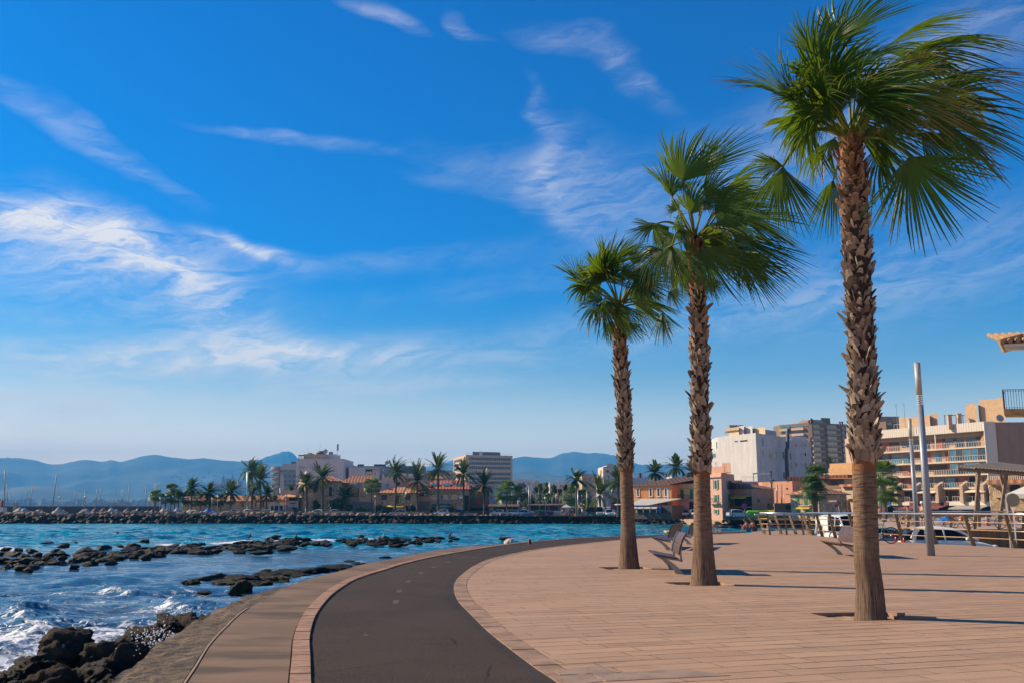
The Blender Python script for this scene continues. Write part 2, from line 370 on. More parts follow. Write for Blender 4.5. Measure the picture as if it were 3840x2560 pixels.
mb=MB(); strip(mb,prd,dk,-.008); struct(mb.build('asphalt_patch',ASPHD,norm=False))
mb=MB()
DASH=mat('faded_road_paint',(.050,.042,.036),.8,.35,30)
for x,y in [(1373,2377),(1485,2253),(1498,2213),(1532,2177),(1579,2146),(1627,2124),(1681,2105),(1736,2088),(1802,2074),(1868,2061),(1938,2050),(2012,2041),(2100,2032)]:
    c=Vector(G(x,y)[:2]); j=min(range(len(PR)-1),key=lambda k:(PR[k]-c).length); t=(PR[j+1]-PR[j]).normalized(); n=Vector((-t.y,t.x))
    a,w=(.32,.05) if y<2300 else (.08,.03)
    mb.poly([tuple(c+t*sx_*a+n*sy_*w)+(-.006,) for sx_,sy_ in ((-1,-1),(1,-1),(1,1),(-1,1))])
struct(mb.build('path_marking',DASH))
# kerb blocks
def kerb(name,a,b_,z0,z1,step=.22):
    mb=MB(); L=0; s0=0
    n=min(len(a),len(b_)); i=0; acc=[0]
    for k in range(1,n): acc.append(acc[-1]+(a[k]-a[k-1]).length)
    tot=acc[-1]; cnt=int(tot/step)
    def at(P,s):
        import bisect
        k=min(max(bisect.bisect_right(acc,s)-1,0),n-2); f=(s-acc[k])/max(1e-6,acc[k+1]-acc[k]); return P[k].lerp(P[k+1],f)
    rr=random.Random(3)
    for k in range(cnt):
        s0_=k*step+.004; s1_=(k+1)*step-.004; dz=rr.uniform(-.004,.004)
        p,q,r_,s_=at(a,s0_),at(a,s1_),at(b_,s1_),at(b_,s0_)
        mb.hexa([(p.x,p.y,z0),(q.x,q.y,z0),(r_.x,r_.y,z0),(s_.x,s_.y,z0),(p.x,p.y,z1+dz),(q.x,q.y,z1+dz),(r_.x,r_.y,z1+dz),(s_.x,s_.y,z1+dz)])
    return struct(mb.build(name,KERBM))
kerb('seaward_kerb',KL,off(KL,.185),-.15,.015,.20); kerb('landward_kerb',[p for p in PR],off(PR,-.252),-.15,.003,.36)
bpy.data.objects['landward_kerb'].data.materials[0]=mat('tan_edging_block',(.27,.175,.12),.85,.3,2.5,.3,40,spec=.2)
# bed below kerbs and the concrete walkway
mb=MB(); strip(mb,[p for p in KLo],WL,-.004); struct(mb.build('walkway',CONC,norm=False))
mb=MB(); strip(mb,[p for p in off(KL,.23)],[p for p in off(PR,-.30)],-.035); struct(mb.build('path_bed',DIRT,norm=False))
LIP=mat('pale_concrete_lip',(.26,.18,.12),.8,.2,6)
lip=[p for p in WL if p.y<G(964,2258).y]
mb=MB(); lo=off(lip,.02); strip(mb,lip,lo,.006)
for i in range(len(lo)-1): mb.poly([tuple(lo[i])+(.006,),tuple(lo[i+1])+(.006,),tuple(lo[i+1])+(-.3,),tuple(lo[i])+(-.3,)])
struct(mb.build('walkway_lip',LIP))
# rough concrete ledge below the walkway, sloping to the sea
led=[(380,2640),(428,2560),(498,2506),(576,2448),(600,2425),(676,2381),(753,2324),(814,2297),(868,2274),(933,2243),(998,2220),(1078,2197),(1174,2163),(1270,2140),(1365,2113),(1500,2089),(1613,2065),(1740,2050),(1889,2038),(2038,2025),(2327,2008),(2488,2003),(2662,1995),(2800,1991)]
ROUGH=None
def roughm():
    m,nt,b=newmat('weathered_ledge_concrete'); c=coords(nt); g=node(nt,'ShaderNodeNewGeometry'); sp=node(nt,'ShaderNodeSeparateXYZ',{0:g.outputs['Position']}); z=S(nt,sp.outputs[2])
    x,y=[S(nt,sp.outputs[i]) for i in (0,1)]
    n1=noi(nt,c,1.1,5,.6); n2=noi(nt,comb(nt,x*2,y*5,z*2),2.6,6,.72); n3=noi(nt,c,22,3,.6)
    col=mixc(nt,smooth(n1,.35,.65),(.30,.19,.105),(.13,.088,.045)); col=mixc(nt,smooth(n2,.42,.56)*.9,col,(.030,.022,.016)); col=mixc(nt,smooth(z+n1*.35,-.38,-.02,.95,0.),col,(.02,.017,.015))
    col=mixc(nt,smooth(n3,.55,.7)*.4,col,(.10,.075,.05))
    nt.links.new(col,b.inputs['Base Color']); nt.links.new(smooth(z,-.8,-.4,.35,.85).k,b.inputs['Roughness']); bumpn(nt,b,n2*2+n3*.4,1.,.09); return m
ROUGH=roughm()
LE=resample([G(x,y,-.22 if y>2200 else -.05) for x,y in led],.5)
mb=MB(); rows=[]
wl2=off(WL,.05)
N=170
def par(P,N):
    L=[0]
    for i in range(1,len(P)): L.append(L[-1]+(P[i]-P[i-1]).length)
    o=[]; k=0
    for i in range(N):
        # denser near the camera
        s=L[-1]*(i/(N-1))**1.7
        while k<len(P)-2 and L[k+1]<s: k+=1
        o.append(P[k].lerp(P[k+1],min(1,(s-L[k])/max(1e-6,L[k+1]-L[k]))))
    return o
A_=par(wl2,N)
B_=[]
for a in A_:  # nearest point outward on ledge line with the same range
    b_=min(LE,key=lambda q:(q-a).length); B_.append(b_)
for i in range(N):
    a,b_=A_[i],B_[i]; n=(b_-a); L=n.length
    dr=(n/L) if L>.08 else (off([A_[max(i-1,0)],A_[i],A_[min(i+1,N-1)]],1.)[1]-A_[i])
    r_=[]
    K=14
    for k in range(K+6):
        if k<=K:
            f=k/K; p=a+dr*max(L,.08)*f; z=-.03-.19*min(1,L)*f
            z+=.07*noise.noise(Vector((p.x*2.2,p.y*2.2,0)))*min(1,f*3)+.05*noise.noise(Vector((p.x*8,p.y*8,5)))*min(1,f*3)
        else:
            f=(k-K)/5; p=a+dr*(max(L,.08)+f*.7+.12*noise.noise(Vector((a.x*2,a.y*2,f*2)))); z=-.03-.19*min(1,L)-2.0*f**.8
        r_.append(mb.vert((p.x,p.y,z)))
    rows.append(r_)
for i in range(N-1):
    for k in range(len(rows[0])-1): mb.face((rows[i][k],rows[i+1][k],rows[i+1][k+1],rows[i][k+1]))
struct(mb.build('shore_ledge',ROUGH,sm=True,norm=False))

# --- sea
REEF=[]   # filled below: (x,y,r)
rr=random.Random(21)
reefpx=[]
def reefband(n,x0,x1,yf,spread,w0,w1):
    for _ in range(n):
        x=rr.uniform(x0,x1); y=yf(x)+rr.gauss(0,1)*spread(x); reefpx.append((x,y,rr.uniform(w0,w1)*(.80 if y>2050 else .66)))
reefband(70,0,560,lambda x:2112-.075*x,lambda x:22,30,75)
reefband(120,480,1120,lambda x:2074-.045*(x-480),lambda x:10,26,75)
reefband(60,1000,1500,lambda x:2047-.02*(x-1000),lambda x:8,24,52)
reefband(24,1400,1720,lambda x:2038-.02*(x-1400),lambda x:5,18,40)
reefpx+=[(45,2085,60),(120,2110,75),(230,2085,50),(110,2135,70),(215,2122,70),(85,2142,60),(20,2110,60),(320,2098,50),(430,2100,60),(880,2058,50),(1895,2028,26),(1650,2026,20)]
shore=[(800,2176,120,.30),(720,2192,60,.25),(900,2180,90,.3),(980,2168,110,.32),(1080,2158,110,.3),(1170,2146,100,.28),(1260,2130,90,.25),(1330,2118,70,.2),(1040,2178,90,.3),(912,2218,56,.45),(880,2223,36,.3),(765,2224,40,.12),(995,2141,34,.12),(1310,2106,30,.12),(1440,2092,40,.12),(960,2196,100,.22),(860,2190,100,.22)]
near=[(20,2520,58,.9),(260,2445,125,1.0),(130,2500,90,.9),(210,2560,110,.8),(330,2520,110,.85),(420,2450,110,.85),(525,2385,80,.9),(480,2430,90,.8),(560,2400,70,.85),(640,2345,110,1.0),(700,2345,80,.8),(770,2310,60,.6),(820,2298,40,.5),(470,2500,130,.95),(560,2460,60,.6),(400,2560,80,.8),(300,2590,80,.8),(70,2560,60,.6),(545,2425,70,.85)]
for x,y,w in reefpx:
    p=G(x,y,SEA); REEF.append((p.x,p.y,w/FP*p.y*.5))
for x,y,w,_ in shore: p=G(x,y,-1.55); REEF.append((p.x,p.y,w/FP*p.y*.6))
for x,y,w,_ in near: p=G(x,y,-1.4); REEF.append((p.x,p.y,w/FP*p.y*.8))
ys=np.concatenate([np.linspace(2680,2060,330),np.linspace(2058,1950,150),np.linspace(1949,1914,26)]); NX=900
pxs=np.linspace(-1400,3320,NX)
v_=(1280-ys)/FP; dz=SP+v_*CP; t_=(SEA-CZ)/dz; Yr=(CP-v_*SP)*t_
XX=np.outer(t_,(pxs-1920)/FP); YY=np.repeat(Yr[:,None],NX,1)
cell=np.maximum(np.gradient(-Yr)*-1,0)[:,None]; cell=np.abs(np.gradient(Yr))[:,None]+0*XX
g=np.random.default_rng(5); hgt=np.zeros_like(XX)
warp=.6*np.sin(XX*.21+YY*.13)+.5*np.sin(YY*.31-XX*.11+1.)
for i in range(54):
    lam=.45*1.085**i if i<40 else g.uniform(4,12); th=g.normal(rad(-62),.55); k=2*np.pi/lam
    A=.0105*lam**.78; A=min(A,.075); ph=g.uniform(0,6.28)
    att=np.clip(lam/(2.6*cell)-.6,0,1)
    s=np.sin(k*(XX*np.cos(th)+YY*np.sin(th)+warp*.5)+ph)
    hgt+=A*att*(s if i%2 else (1-2*np.abs(np.sin(.5*np.arcsin(np.clip(s,-1,1))))**.8*1.0)-.0)*.55
hgt=hgt-hgt.mean(); 
calm=np.clip((YY-45)/20,0,1)*np.clip((88-YY)/15,0,1); hgt*=1-.55*calm
hgt*=1+.9*np.clip((YY-90)/40,0,1)
# breaking waves: ridges along traced crests
foam=np.zeros_like(XX)
def crest(pts,amp,width,fo,run):
    global hgt,foam
    P=resample([G(x,y,SEA) for x,y in pts],.35); best=np.full(XX.shape,1e9); side=np.zeros_like(XX); par_=np.zeros_like(XX)
    m=(YY<max(p.y for p in P)+6)&(YY>min(p.y for p in P)-8)&(XX>min(p.x for p in P)-6)&(XX<max(p.x for p in P)+6)
    xs,yy_=XX[m],YY[m]; b=np.full(xs.shape,1e9); sd=np.zeros_like(xs); pr=np.zeros_like(xs)
    for i in range(len(P)-1):
        t=(P[i+1]-P[i]).normalized(); d=np.hypot(xs-P[i].x,yy_-P[i].y); u=d<b; b[u]=d[u]; sd[u]=((xs-P[i].x)*-t.y+(yy_-P[i].y)*t.x)[u]; pr[u]=i/(len(P)-1)
    env=np.sin(np.pi*np.clip(pr,0.02,.98))**.6*(.72+.28*np.sin(pr*23+xs*1.9)*np.sin(yy_*2.3+xs))
    w=np.where(sd<0,width*.45,width*1.6)
    hg=amp*env*np.exp(-(b/w)**2); hgt[m]+=hg
    ff=fo*env*np.where(sd<0,np.exp(-(b/run)**2),np.exp(-(b/(width*.35))**2)); foam[m]=np.maximum(foam[m],ff)
crest([(-60,2310),(30,2300),(80,2320),(105,2352)],.34,.8,.85,1.8)
crest([(270,2222),(330,2213),(420,2222),(500,2234),(548,2252)],.27,.7,.8,1.8)
crest([(520,2268),(590,2262),(640,2272),(700,2295),(745,2310)],.26,.7,.85,1.5)
crest([(60,2216),(160,2205),(300,2206)],.12,.6,.0,1)
crest([(-80,2420),(60,2412),(160,2425)],.20,.7,.55,1.5)
crest([(150,2345),(330,2335),(480,2345)],.14,.6,.0,1)
crest([(-60,2065),(60,2057),(160,2060)],.22,.8,.9,2.5)
# foam around rocks, streaks of spent foam inshore
for x,y,r in REEF:
    m=(np.abs(XX-x)<r+2.5)&(np.abs(YY-y)<r+3.5); 
    if not m.any(): continue
    d=np.hypot(XX[m]-x,(YY[m]-y)*.8)-r; st=.62 if y<30 else (.42 if y>72 else .40)
    foam[m]=np.maximum(foam[m],st*np.exp(-np.clip(d,0,9)/(.7 if y<30 else .45)))
for p0,p1,w,a in [((600,2046),(1450,2016),2.6,.85),((180,2050),(640,2046),2.0,.45),((0,2062),(150,2052),3,.9)]:
    A0=G(*p0,SEA); B0=G(*p1,SEA); t=(B0-A0).normalized(); u=(XX-A0.x)*t.x+(YY-A0.y)*t.y; v=-(XX-A0.x)*t.y+(YY-A0.y)*t.x
    foam=np.maximum(foam,a*(.62+.38*np.sin(u*.55+np.sin(u*.21)*3))*np.exp(-((v-1.2*np.sin(u*.23))/w)**2)*((u>0)&(u<(B0-A0).length)))
ins=np.clip((37-YY)/10,0,1)*.72; foam=np.maximum(foam,ins)
foam=np.maximum(foam,np.clip((48-YY)/8,0,1)*np.clip((YY-20)/5,0,1)*.52*(XX<-6))
nv=XX.size; me=bpy.data.meshes.new('sea')
co=np.stack([XX,YY,SEA+hgt],-1).reshape(-1,3)
NY=len(ys); idx=np.arange(nv).reshape(NY,NX)
quads=np.stack([idx[:-1,:-1],idx[:-1,1:],idx[1:,1:],idx[1:,:-1]],-1).reshape(-1,4)
ext=np.array([[-9000,2400,SEA-.3],[9000,2400,SEA-.3],[9000,14,SEA-.3],[-9000,14,SEA-.3]],float)
ext2=np.array([[-9000,9000,SEA-.25],[9000,9000,SEA-.25],[9000,2400,SEA-.25],[-9000,2400,SEA-.25]],float)
co=np.concatenate([co,ext,ext2]); quads=np.concatenate([quads,[[nv+3,nv+2,nv+1,nv]],[[nv+7,nv+6,nv+5,nv+4]]])
me.vertices.add(len(co)); me.vertices.foreach_set('co',co.ravel()); me.loops.add(quads.size); me.loops.foreach_set('vertex_index',quads.ravel().astype(np.int32))
me.polygons.add(len(quads)); me.polygons.foreach_set('loop_start',np.arange(0,quads.size,4,dtype=np.int32)); me.polygons.foreach_set('loop_total',np.full(len(quads),4,dtype=np.int32)); me.polygons.foreach_set('use_smooth',np.ones(len(quads),bool))
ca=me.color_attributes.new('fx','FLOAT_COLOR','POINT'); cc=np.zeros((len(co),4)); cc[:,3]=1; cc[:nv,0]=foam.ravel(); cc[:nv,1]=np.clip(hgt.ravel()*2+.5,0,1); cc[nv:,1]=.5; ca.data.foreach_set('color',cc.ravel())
me.update(); me.validate()
def water():
    m,nt,b=newmat('sea_water'); g=node(nt,'ShaderNodeNewGeometry'); pos=g.outputs['Position']; sp=node(nt,'ShaderNodeSeparateXYZ',{0:pos}); x,y=S(nt,sp.outputs[0]),S(nt,sp.outputs[1])
    at=node(nt,'ShaderNodeAttribute',attribute_name='fx'); sc=node(nt,'ShaderNodeSeparateColor',{0:at.outputs['Color']}); fo,hh=S(nt,sc.outputs[0]),S(nt,sc.outputs[1])
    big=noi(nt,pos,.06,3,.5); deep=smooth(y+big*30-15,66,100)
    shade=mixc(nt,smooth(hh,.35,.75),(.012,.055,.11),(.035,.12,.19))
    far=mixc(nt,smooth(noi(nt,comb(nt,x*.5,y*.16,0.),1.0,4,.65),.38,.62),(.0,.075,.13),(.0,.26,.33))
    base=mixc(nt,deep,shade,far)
    murk=smooth(noi(nt,comb(nt,x*.25,y*.25,2.),1,3,.6),.45,.65)*smooth(y,30,44,1.,0.)
    base=mixc(nt,murk*.45,base,(.07,.055,.04))
    n1=noi(nt,comb(nt,x,y*1.5,0.),2.4,5,.66,.7); n2=noi(nt,pos,11,3,.6); lac=node(nt,'ShaderNodeTexVoronoi',{'Scale':1.7,'Vector':pos,'Randomness':1.0},feature='DISTANCE_TO_EDGE')
    n3=noi(nt,comb(nt,x,y*1.7,5.),.9,4,.6,.8)
    la=smooth(S(nt,lac.outputs[0])+n1*.25-.12,.0,.10,1.,0.)
    pat=(n1*.55+n3*.35+n2*.1+la*.06)
    f=smooth(pat+fo*.50,.78,.95)
    f=(f*smooth(fo,.04,.3)).clamp()
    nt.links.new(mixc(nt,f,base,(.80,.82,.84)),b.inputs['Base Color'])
    nt.links.new((f*.6+.09+smooth(y,60,240,0.,.10)).k,b.inputs['Roughness']); b.inputs['IOR'].default_value=1.333; b.inputs['Specular IOR Level'].default_value=.5
    w1=noi(nt,comb(nt,x,y*1.15,0.),3.2,4,.62,.5); w2=noi(nt,comb(nt,x*.45,y*.9,3.),1.0,4,.6,.3); w3=noi(nt,comb(nt,x*.16,y*.3,7.),1.0,4,.62)
    h=w1*.045*smooth(y,40,130,1.,.2)+w2*.20*smooth(y,25,60,.35,1.)+w3*1.25*smooth(y,50,110,0.,1.)+f*.03
    n=node(nt,'ShaderNodeBump',{'Strength':1.0,'Distance':1.0,'Height':h}); nt.links.new(n.outputs[0],b.inputs['Normal']); return m
me.materials.append(water()); seao=bpy.data.objects.new('sea',me); COL.objects.link(seao); struct(seao)

# --- ground of the town, beach, parking level
EARTH=mat('town_ground',(.22,.18,.14),.9,.2,.1,.0); SAND=mat('grey_beach_sand',(.34,.25,.18),.95,.2,.8,.4,8); PARK=asphalt('parking_asphalt',(.10,.085,.075),.2)
gp=lambda x,Y:(H(x,Y),Y)
mb=MB(); mb.sheet([gp(560,246),gp(1400,243),gp(2300,241),gp(2650,225),gp(2740,213),gp(3075,208),gp(3085,150),(140,150),(900,400),(2000,2600),(-600,2600),gp(560,420)],[],.12); struct(mb.build('town_ground',EARTH,norm=False))
mb=MB(); mb.poly([(H(-900,246),246,.12),(H(560,246),246,.12),(H(560,264),264,.12),(H(-900,264),264,.12)]); struct(mb.build('jetty',EARTH))
mb=MB(); mb.sheet([gp(3330,61),(90,61),(140,150.2),gp(3085,150.2),gp(3100,100)],[],.18); struct(mb.build('beach',SAND,norm=False))
mb=MB(); mb.sheet([(19.0,3),(19.0,37),(17.3,56),gp(3060,72),gp(3330,80),(90,80),(60,3)],[],-.86); struct(mb.build('parking_ground',PARK,norm=False))
WALLM=mat('brown_retaining_wall',(.14,.09,.055),.85,.25,1.5,.3,9,streak=True)
w=Wall(gp(3330,60.6),(90,60.6)); mb=MB(); mb.wbox(w,0,w.L,-.9,.32,-.35,0); T(mb.build('retaining_wall',WALLM),'long brown retaining wall between the sunken parking and the beach','wall')
# quay wall and road edge
QW=mat('tan_quay_wall',(.44,.32,.21),.85,.15,.8,.2,4,streak=True)
for (a,b_,y0,y1) in ((gp(2520,231),gp(2740,212.6),-1.9,.55),(gp(2740,212.6),gp(3400,206),-1.9,.62)):
    w=Wall(a,b_); mb=MB(); mb.wbox(w,0,w.L,y0,y1,-.8,0); T(mb.build('quay_wall',QW),'tan quay wall above the rocks '+('in front of the cream house' if a[1]>220 else 'in front of the pink house and behind the railing'),'wall')
# hills
HILL=None
def hillm():
    m,nt,b=newmat('wooded_hills'); c=coords(nt); n=noi(nt,c,.0018,6,.65); n2=noi(nt,c,.02,4,.6)
    col=mixc(nt,smooth(n,.35,.65),(.012,.030,.026),(.095,.105,.075)); col=mixc(nt,smooth(n2,.5,.75)*.4,col,(.08,.08,.06))
    nt.links.new(col,b.inputs['Base Color']); b.inputs['Roughness'].default_value=.95; return m
HILL=hillm()
def range_(prof,Yr,Yf,seed,zb=-3,ext=True):
    if ext: prof=[(-1600,prof[0][1]+12)]+prof+[(4600,prof[-1][1]+10)]
    xs=np.array([p[0] for p in prof],float); yv=np.array([p[1] for p in prof],float)
    n=420; px=np.linspace(xs[0],xs[-1],n); py=np.interp(px,xs,yv)
    mb=MB(); K=26; rows=[]
    for i in range(n):
        r_=[]; X0=H(px[i],Yr); hz=max(4,(HZ-py[i])*Yr*CP/FP)
        jag=noise.noise(Vector((px[i]*.05,seed,0)))*.012+noise.noise(Vector((px[i]*.2,seed,0)))*.006
        for k in range(K+5):
            f=k/K
            if f<=1:
                Y=Yf+(Yr-Yf)*f; X=X0*Y/Yr; q=Vector((X*.0011,Y*.0011,seed*3.))
                rid=abs(noise.fractal(q,1.0,2.1,5))
                e=f**1.25*(1-.75*rid*(1-f)*3*(f>0)); z=hz*max(0,e+jag*f)
            else:
                Y=Yr+(k-K)*400; X=X0*Y/Yr; z=hz*max(0,(1-(k-K)*.17))
            r_.append(mb.vert((X,Y,zb+z+CZ*f)))
        rows.append(r_)
    for i in range(n-1):
        for k in range(K+4): mb.face((rows[i][k],rows[i+1][k],rows[i+1][k+1],rows[i][k+1]))
    return struct(mb.build('hills',HILL,sm=True,norm=False))
range_([(0,1715),(50,1715),(110,1722),(170,1739),(220,1738),(270,1726),(310,1722),(350,1726),(370,1730),(400,1723),(440,1730),(480,1720),(520,1708),(570,1702),(620,1711),(700,1720),(760,1716),(830,1725),(900,1728),(1000,1735),(1110,1741),(1300,1760),(1590,1752),(1640,1740),(1700,1722),(1800,1705),(1925,1717),(1960,1708),(2000,1712),(2065,1717),(2110,1697),(2160,1691),(2200,1697),(2240,1695),(2300,1703),(2330,1712),(2400,1740),(2480,1739),(2600,1741),(2680,1746),(2900,1752),(3840,1800)],7600,4600,1)
range_([(820,1790),(900,1728),(960,1722),(1010,1705),(1050,1693),(1075,1690),(1090,1696),(1105,1712),(1120,1725),(1180,1790)],8900,7900,2,ext=False)
range_([(0,1838),(60,1822),(140,1818),(230,1826),(330,1850),(480,1866),(640,1858),(760,1850),(1200,1868),(1930,1768),(2000,1764),(2060,1775),(2160,1790),(2330,1800),(2700,1830),(3840,1860)],4700,3300,3)
mb=MB(); mb.poly([(-9000,2550,.8),(9000,2550,.8),(9000,14000,.8),(-9000,14000,.8)]); struct(mb.build('far_land',HILL))
# ------------------------------------------------------------------ rocks
def rockmat(name,dry,wet,zw,green=.25):
    m,nt,b=newmat(name); c=coords(nt); g=node(nt,'ShaderNodeNewGeometry'); sp=node(nt,'ShaderNodeSeparateXYZ',{0:g.outputs['Position']}); z=S(nt,sp.outputs[2])
    oi=node(nt,'ShaderNodeObjectInfo'); rnd=S(nt,oi.outputs['Random'])
    n1=noi(nt,c,1.6,5,.65); n2=noi(nt,c,7,5,.7); n3=noi(nt,c,.8,3,.5)
    d=mixc(nt,rnd,dry,[q*.6 for q in dry]); d=mixc(nt,smooth(n2,.45,.7)*.6,d,[q*.45 for q in dry])
    wt=smooth(z+n1*.7-.35+rnd*.25,zw-.25,zw+.25,1.,0.)
    col=mixc(nt,wt,d,wet); col=mixc(nt,smooth(n3,.56,.70)*wt*green,col,(.05,.07,.008))
    nt.links.new(col,b.inputs['Base Color']); nt.links.new((wt*-.38+.85+n2*.3-.15).clamp().k,b.inputs['Roughness']); b.inputs['Specular IOR Level'].default_value=.10
    bumpn(nt,b,n2+noi(nt,c,25,3,.7)*.4,1.,.12); return m
ROCKB=rockmat('breakwater_rock',(.42,.29,.19),(.016,.012,.010),.12,.0); ROCKW=rockmat('wet_black_rock',(.030,.023,.017),(.012,.010,.008),3.,.22); ROCKG=rockmat('algae_rock',(.05,.04,.022),(.03,.028,.018),3.,1.)
ROCKN=rockmat('shore_boulder_rock',(.085,.066,.048),(.012,.010,.008),-1.05,.5)
def rockmesh(seed,sub=3,flat=1.,rough=.35,cuts=7):
    r=random.Random(seed); bm=bmesh.new(); bmesh.ops.create_icosphere(bm,subdivisions=sub,radius=1)
    pl=[]
    for _ in range(cuts):
        n=Vector((r.gauss(0,1),r.gauss(0,1),r.gauss(0,.8))).normalized(); pl.append((n,r.uniform(.45,.8)))
    o=Vector((seed*7.3,seed*1.7,0))
    for v in bm.verts:
        p=v.co.copy()
        for n,dd in pl:
            e=p.dot(n)-dd
            if e>0: p-=n*e*.92
        p+=p.normalized()*(rough*.45*noise.fractal(p*1.6+o,1.,2.1,4)+rough*.22*noise.fractal(p*5+o,.8,2.1,3)*(1 if sub>3 else .5))
        p.z*=flat; v.co=p
    me=bpy.data.meshes.new('rock'); bm.to_mesh(me); bm.free(); me.polygons.foreach_set('use_smooth',[sub>3]*len(me.polygons)); return me
def rock(name,me,m,loc,sc,label,cat,group,rr):
    me=me.copy() if not me.materials else me
    if not me.materials: me.materials.append(m)
    o=bpy.data.objects.new(name,me); COL.objects.link(o); o.location=loc; o.scale=sc; o.rotation_euler=(rr.uniform(-.4,.4),rr.uniform(-.4,.4),rr.uniform(0,6.28))
    return T(o,label,cat,group)
rr=random.Random(4)
BM=[rockmesh(i,3,.85,.3) for i in range(9)]
for q in BM: q.materials.append(ROCKB)
LB='rough brown boulder among the many piled along the far breakwater'
def bwline(px): # waterline distance of the far breakwater
    return np.interp(px,[-200,1400,2300,2650,2720,3100],[244,242,240,222,211,205])
cnt=0; stuffm=MB(); topy=lambda px:np.interp(px,[0,600,1000,1400,1900,2300,2650,2690,3080],[1917,1914,1914,1922,1924,1937,1930,1928,1926])
def addrock(px,Y,z,r,big):
    global cnt
    me=BM[rr.randrange(9)]; loc=(H(px,Y),Y,z); s=(r*rr.uniform(.8,1.25),r*rr.uniform(.8,1.2),r*rr.uniform(.65,.95))
    if big: rock('boulder',me,ROCKB,loc,s,LB,'boulder','breakwater boulders',rr)
    else:
        M_=Matrix.Translation(loc)@Matrix.Rotation(rr.uniform(0,6),4,'Z')@Matrix.Diagonal((s[0],s[1],s[2],1)); b0=len(stuffm.v)
        for v in me.vertices: stuffm.vert(M_@v.co)
        for p in me.polygons: stuffm.face([b0+i for i in p.vertices])
px=-40
while px<3075:
    Y=float(bwline(px)); zt=CZ-(topy(px)-HZ)/FP*Y; hgt_=zt-SEA
    nrow=4 if hgt_>2.2 else 3
    for k in range(nrow):
        f=(k+.5)/nrow; r=rr.uniform(.6,1.25)*hgt_/3.4*(1.15 if k<2 else .95); z=SEA+f*hgt_-r*.35+rr.uniform(-.2,.2); Yk=Y+k*.9+rr.uniform(-.5,.5)
        big=(k in (1,2) or rr.random()<.5) and cnt<298 and not(2740<px<2790 and False)
        if big: cnt+=1
        addrock(px+rr.uniform(-7,7),Yk,z,r,big)
    px+=rr.uniform(15,25)*(240/Y)
stuffm.build('breakwater_rubble',ROCKB,norm=False); T(bpy.data.objects['breakwater_rubble'],'smaller dark rubble filling the gaps of the far breakwater','rubble',kind='stuff')
mb=MB()
for a,b_ in ((-300,1400),(1400,2300),(2300,2650),(2650,2740),(2740,3100)):
    Ya,Yb=float(bwline(a))+1.2,float(bwline(b_))+1.2; za,zb=[CZ-(topy(q)-HZ)/FP*Y-.5 for q,Y in ((a,Ya),(b_,Yb))]
    mb.hexa([(H(a,Ya),Ya,-3),(H(b_,Yb),Yb,-3),(H(b_,Yb+5),Yb+5,-3),(H(a,Ya+5),Ya+5,-3),(H(a,Ya),Ya+2,za),(H(b_,Yb),Yb+2,zb),(H(b_,Yb+5),Yb+5,zb),(H(a,Ya+5),Ya+5,za)])
struct(mb.build('breakwater_bank',mat('dark_bank',(.03,.025,.02),.9)))
RM=[rockmesh(40+i,4,.55,.5,4) for i in range(8)]
for q in RM: q.materials.append(ROCKW)
for i,(x,y,w) in enumerate(reefpx):
    p=G(x,y,SEA); r=w/FP*p.y*.5
    side='in the reef line across the bay'
    o=rock('reef_rock',RM[i%8],ROCKW,(p.x,p.y,SEA+.12+(.16 if x>950 else 0)),(r*rr.uniform(1.0,1.5)*(1.35 if x>950 else 1),r*rr.uniform(.7,1.1),max(.45,min(r,1.))*rr.uniform(.55,1.0)),'low wet black rock poking out of the sea '+side,'rock','low rocks of the reef line',rr)
    o.rotation_euler=(rr.uniform(-.15,.15),rr.uniform(-.15,.15),rr.uniform(0,6.28))
shl=['long flat algae-green slab lying offshore of the walkway bend','green slab at the seaward tip of the shore shelf','flat dark shelf slab holding a turquoise pool','brown shelf slab beside the walkway bend','long brown shelf slab along the walkway edge','wet brown slab where the shelf meets the walkway','narrow slab of shelf near the far walkway','thin tip of the shore shelf far along the walkway','small green slab in front of the pool','square algae-crusted rock standing off the ledge','low rock beside the square algae-crusted rock','half-sunk green rock with a pointed tip','lone half-sunk rock offshore of the shelf','far sliver of rock off the shelf','farthest sliver of rock by the walkway','slab between the pool and the square rock','greenest slab at the waterline of the shelf']
for i,(x,y,w,h) in enumerate(shore):
    p=G(x,y,SEA); r=w/FP*p.y*.62; me=rockmesh(80+i,4,.5,.55,5)
    o=rock('shelf_rock',me,ROCKG if i in(0,1,8,9,11,15,16,10) else ROCKW,(p.x,p.y,SEA+h*.25),(r*1.1,r*.75,h*1.7),shl[i]+(', furthest' if 0 else ''),'rock','flat rocks of the shore shelf',rr)
    o.rotation_euler=(rr.uniform(-.05,.05),rr.uniform(-.08,.08),rr.uniform(-.3,.5))
nl=['black rock cut by the lower left corner of the view','big boulder with yellow-green algae on its flat left side','shiny dark boulder left of the algae boulder','black boulder at the bottom edge below the algae boulder','furrowed grey-brown boulder at the bottom in the near group','pointed dark boulder right of the algae boulder','dark boulder leaning on the ledge where spray flies','dark boulder behind the pointed one','flat-topped boulder touching the rough ledge','largest black boulder hit by the wave at the ledge','black boulder right of the largest one, by the ledge','small dark rock on the ledge slope above the spray','smallest dark rock furthest up the ledge edge','long slanting boulder with a flat lit top near the ledge','small boulder wedged against the ledge','rounded boulder at the very bottom beside the ledge','boulder at the very bottom middle of the near group','low black rock at the bottom left','small boulder between the pointed one and the ledge']
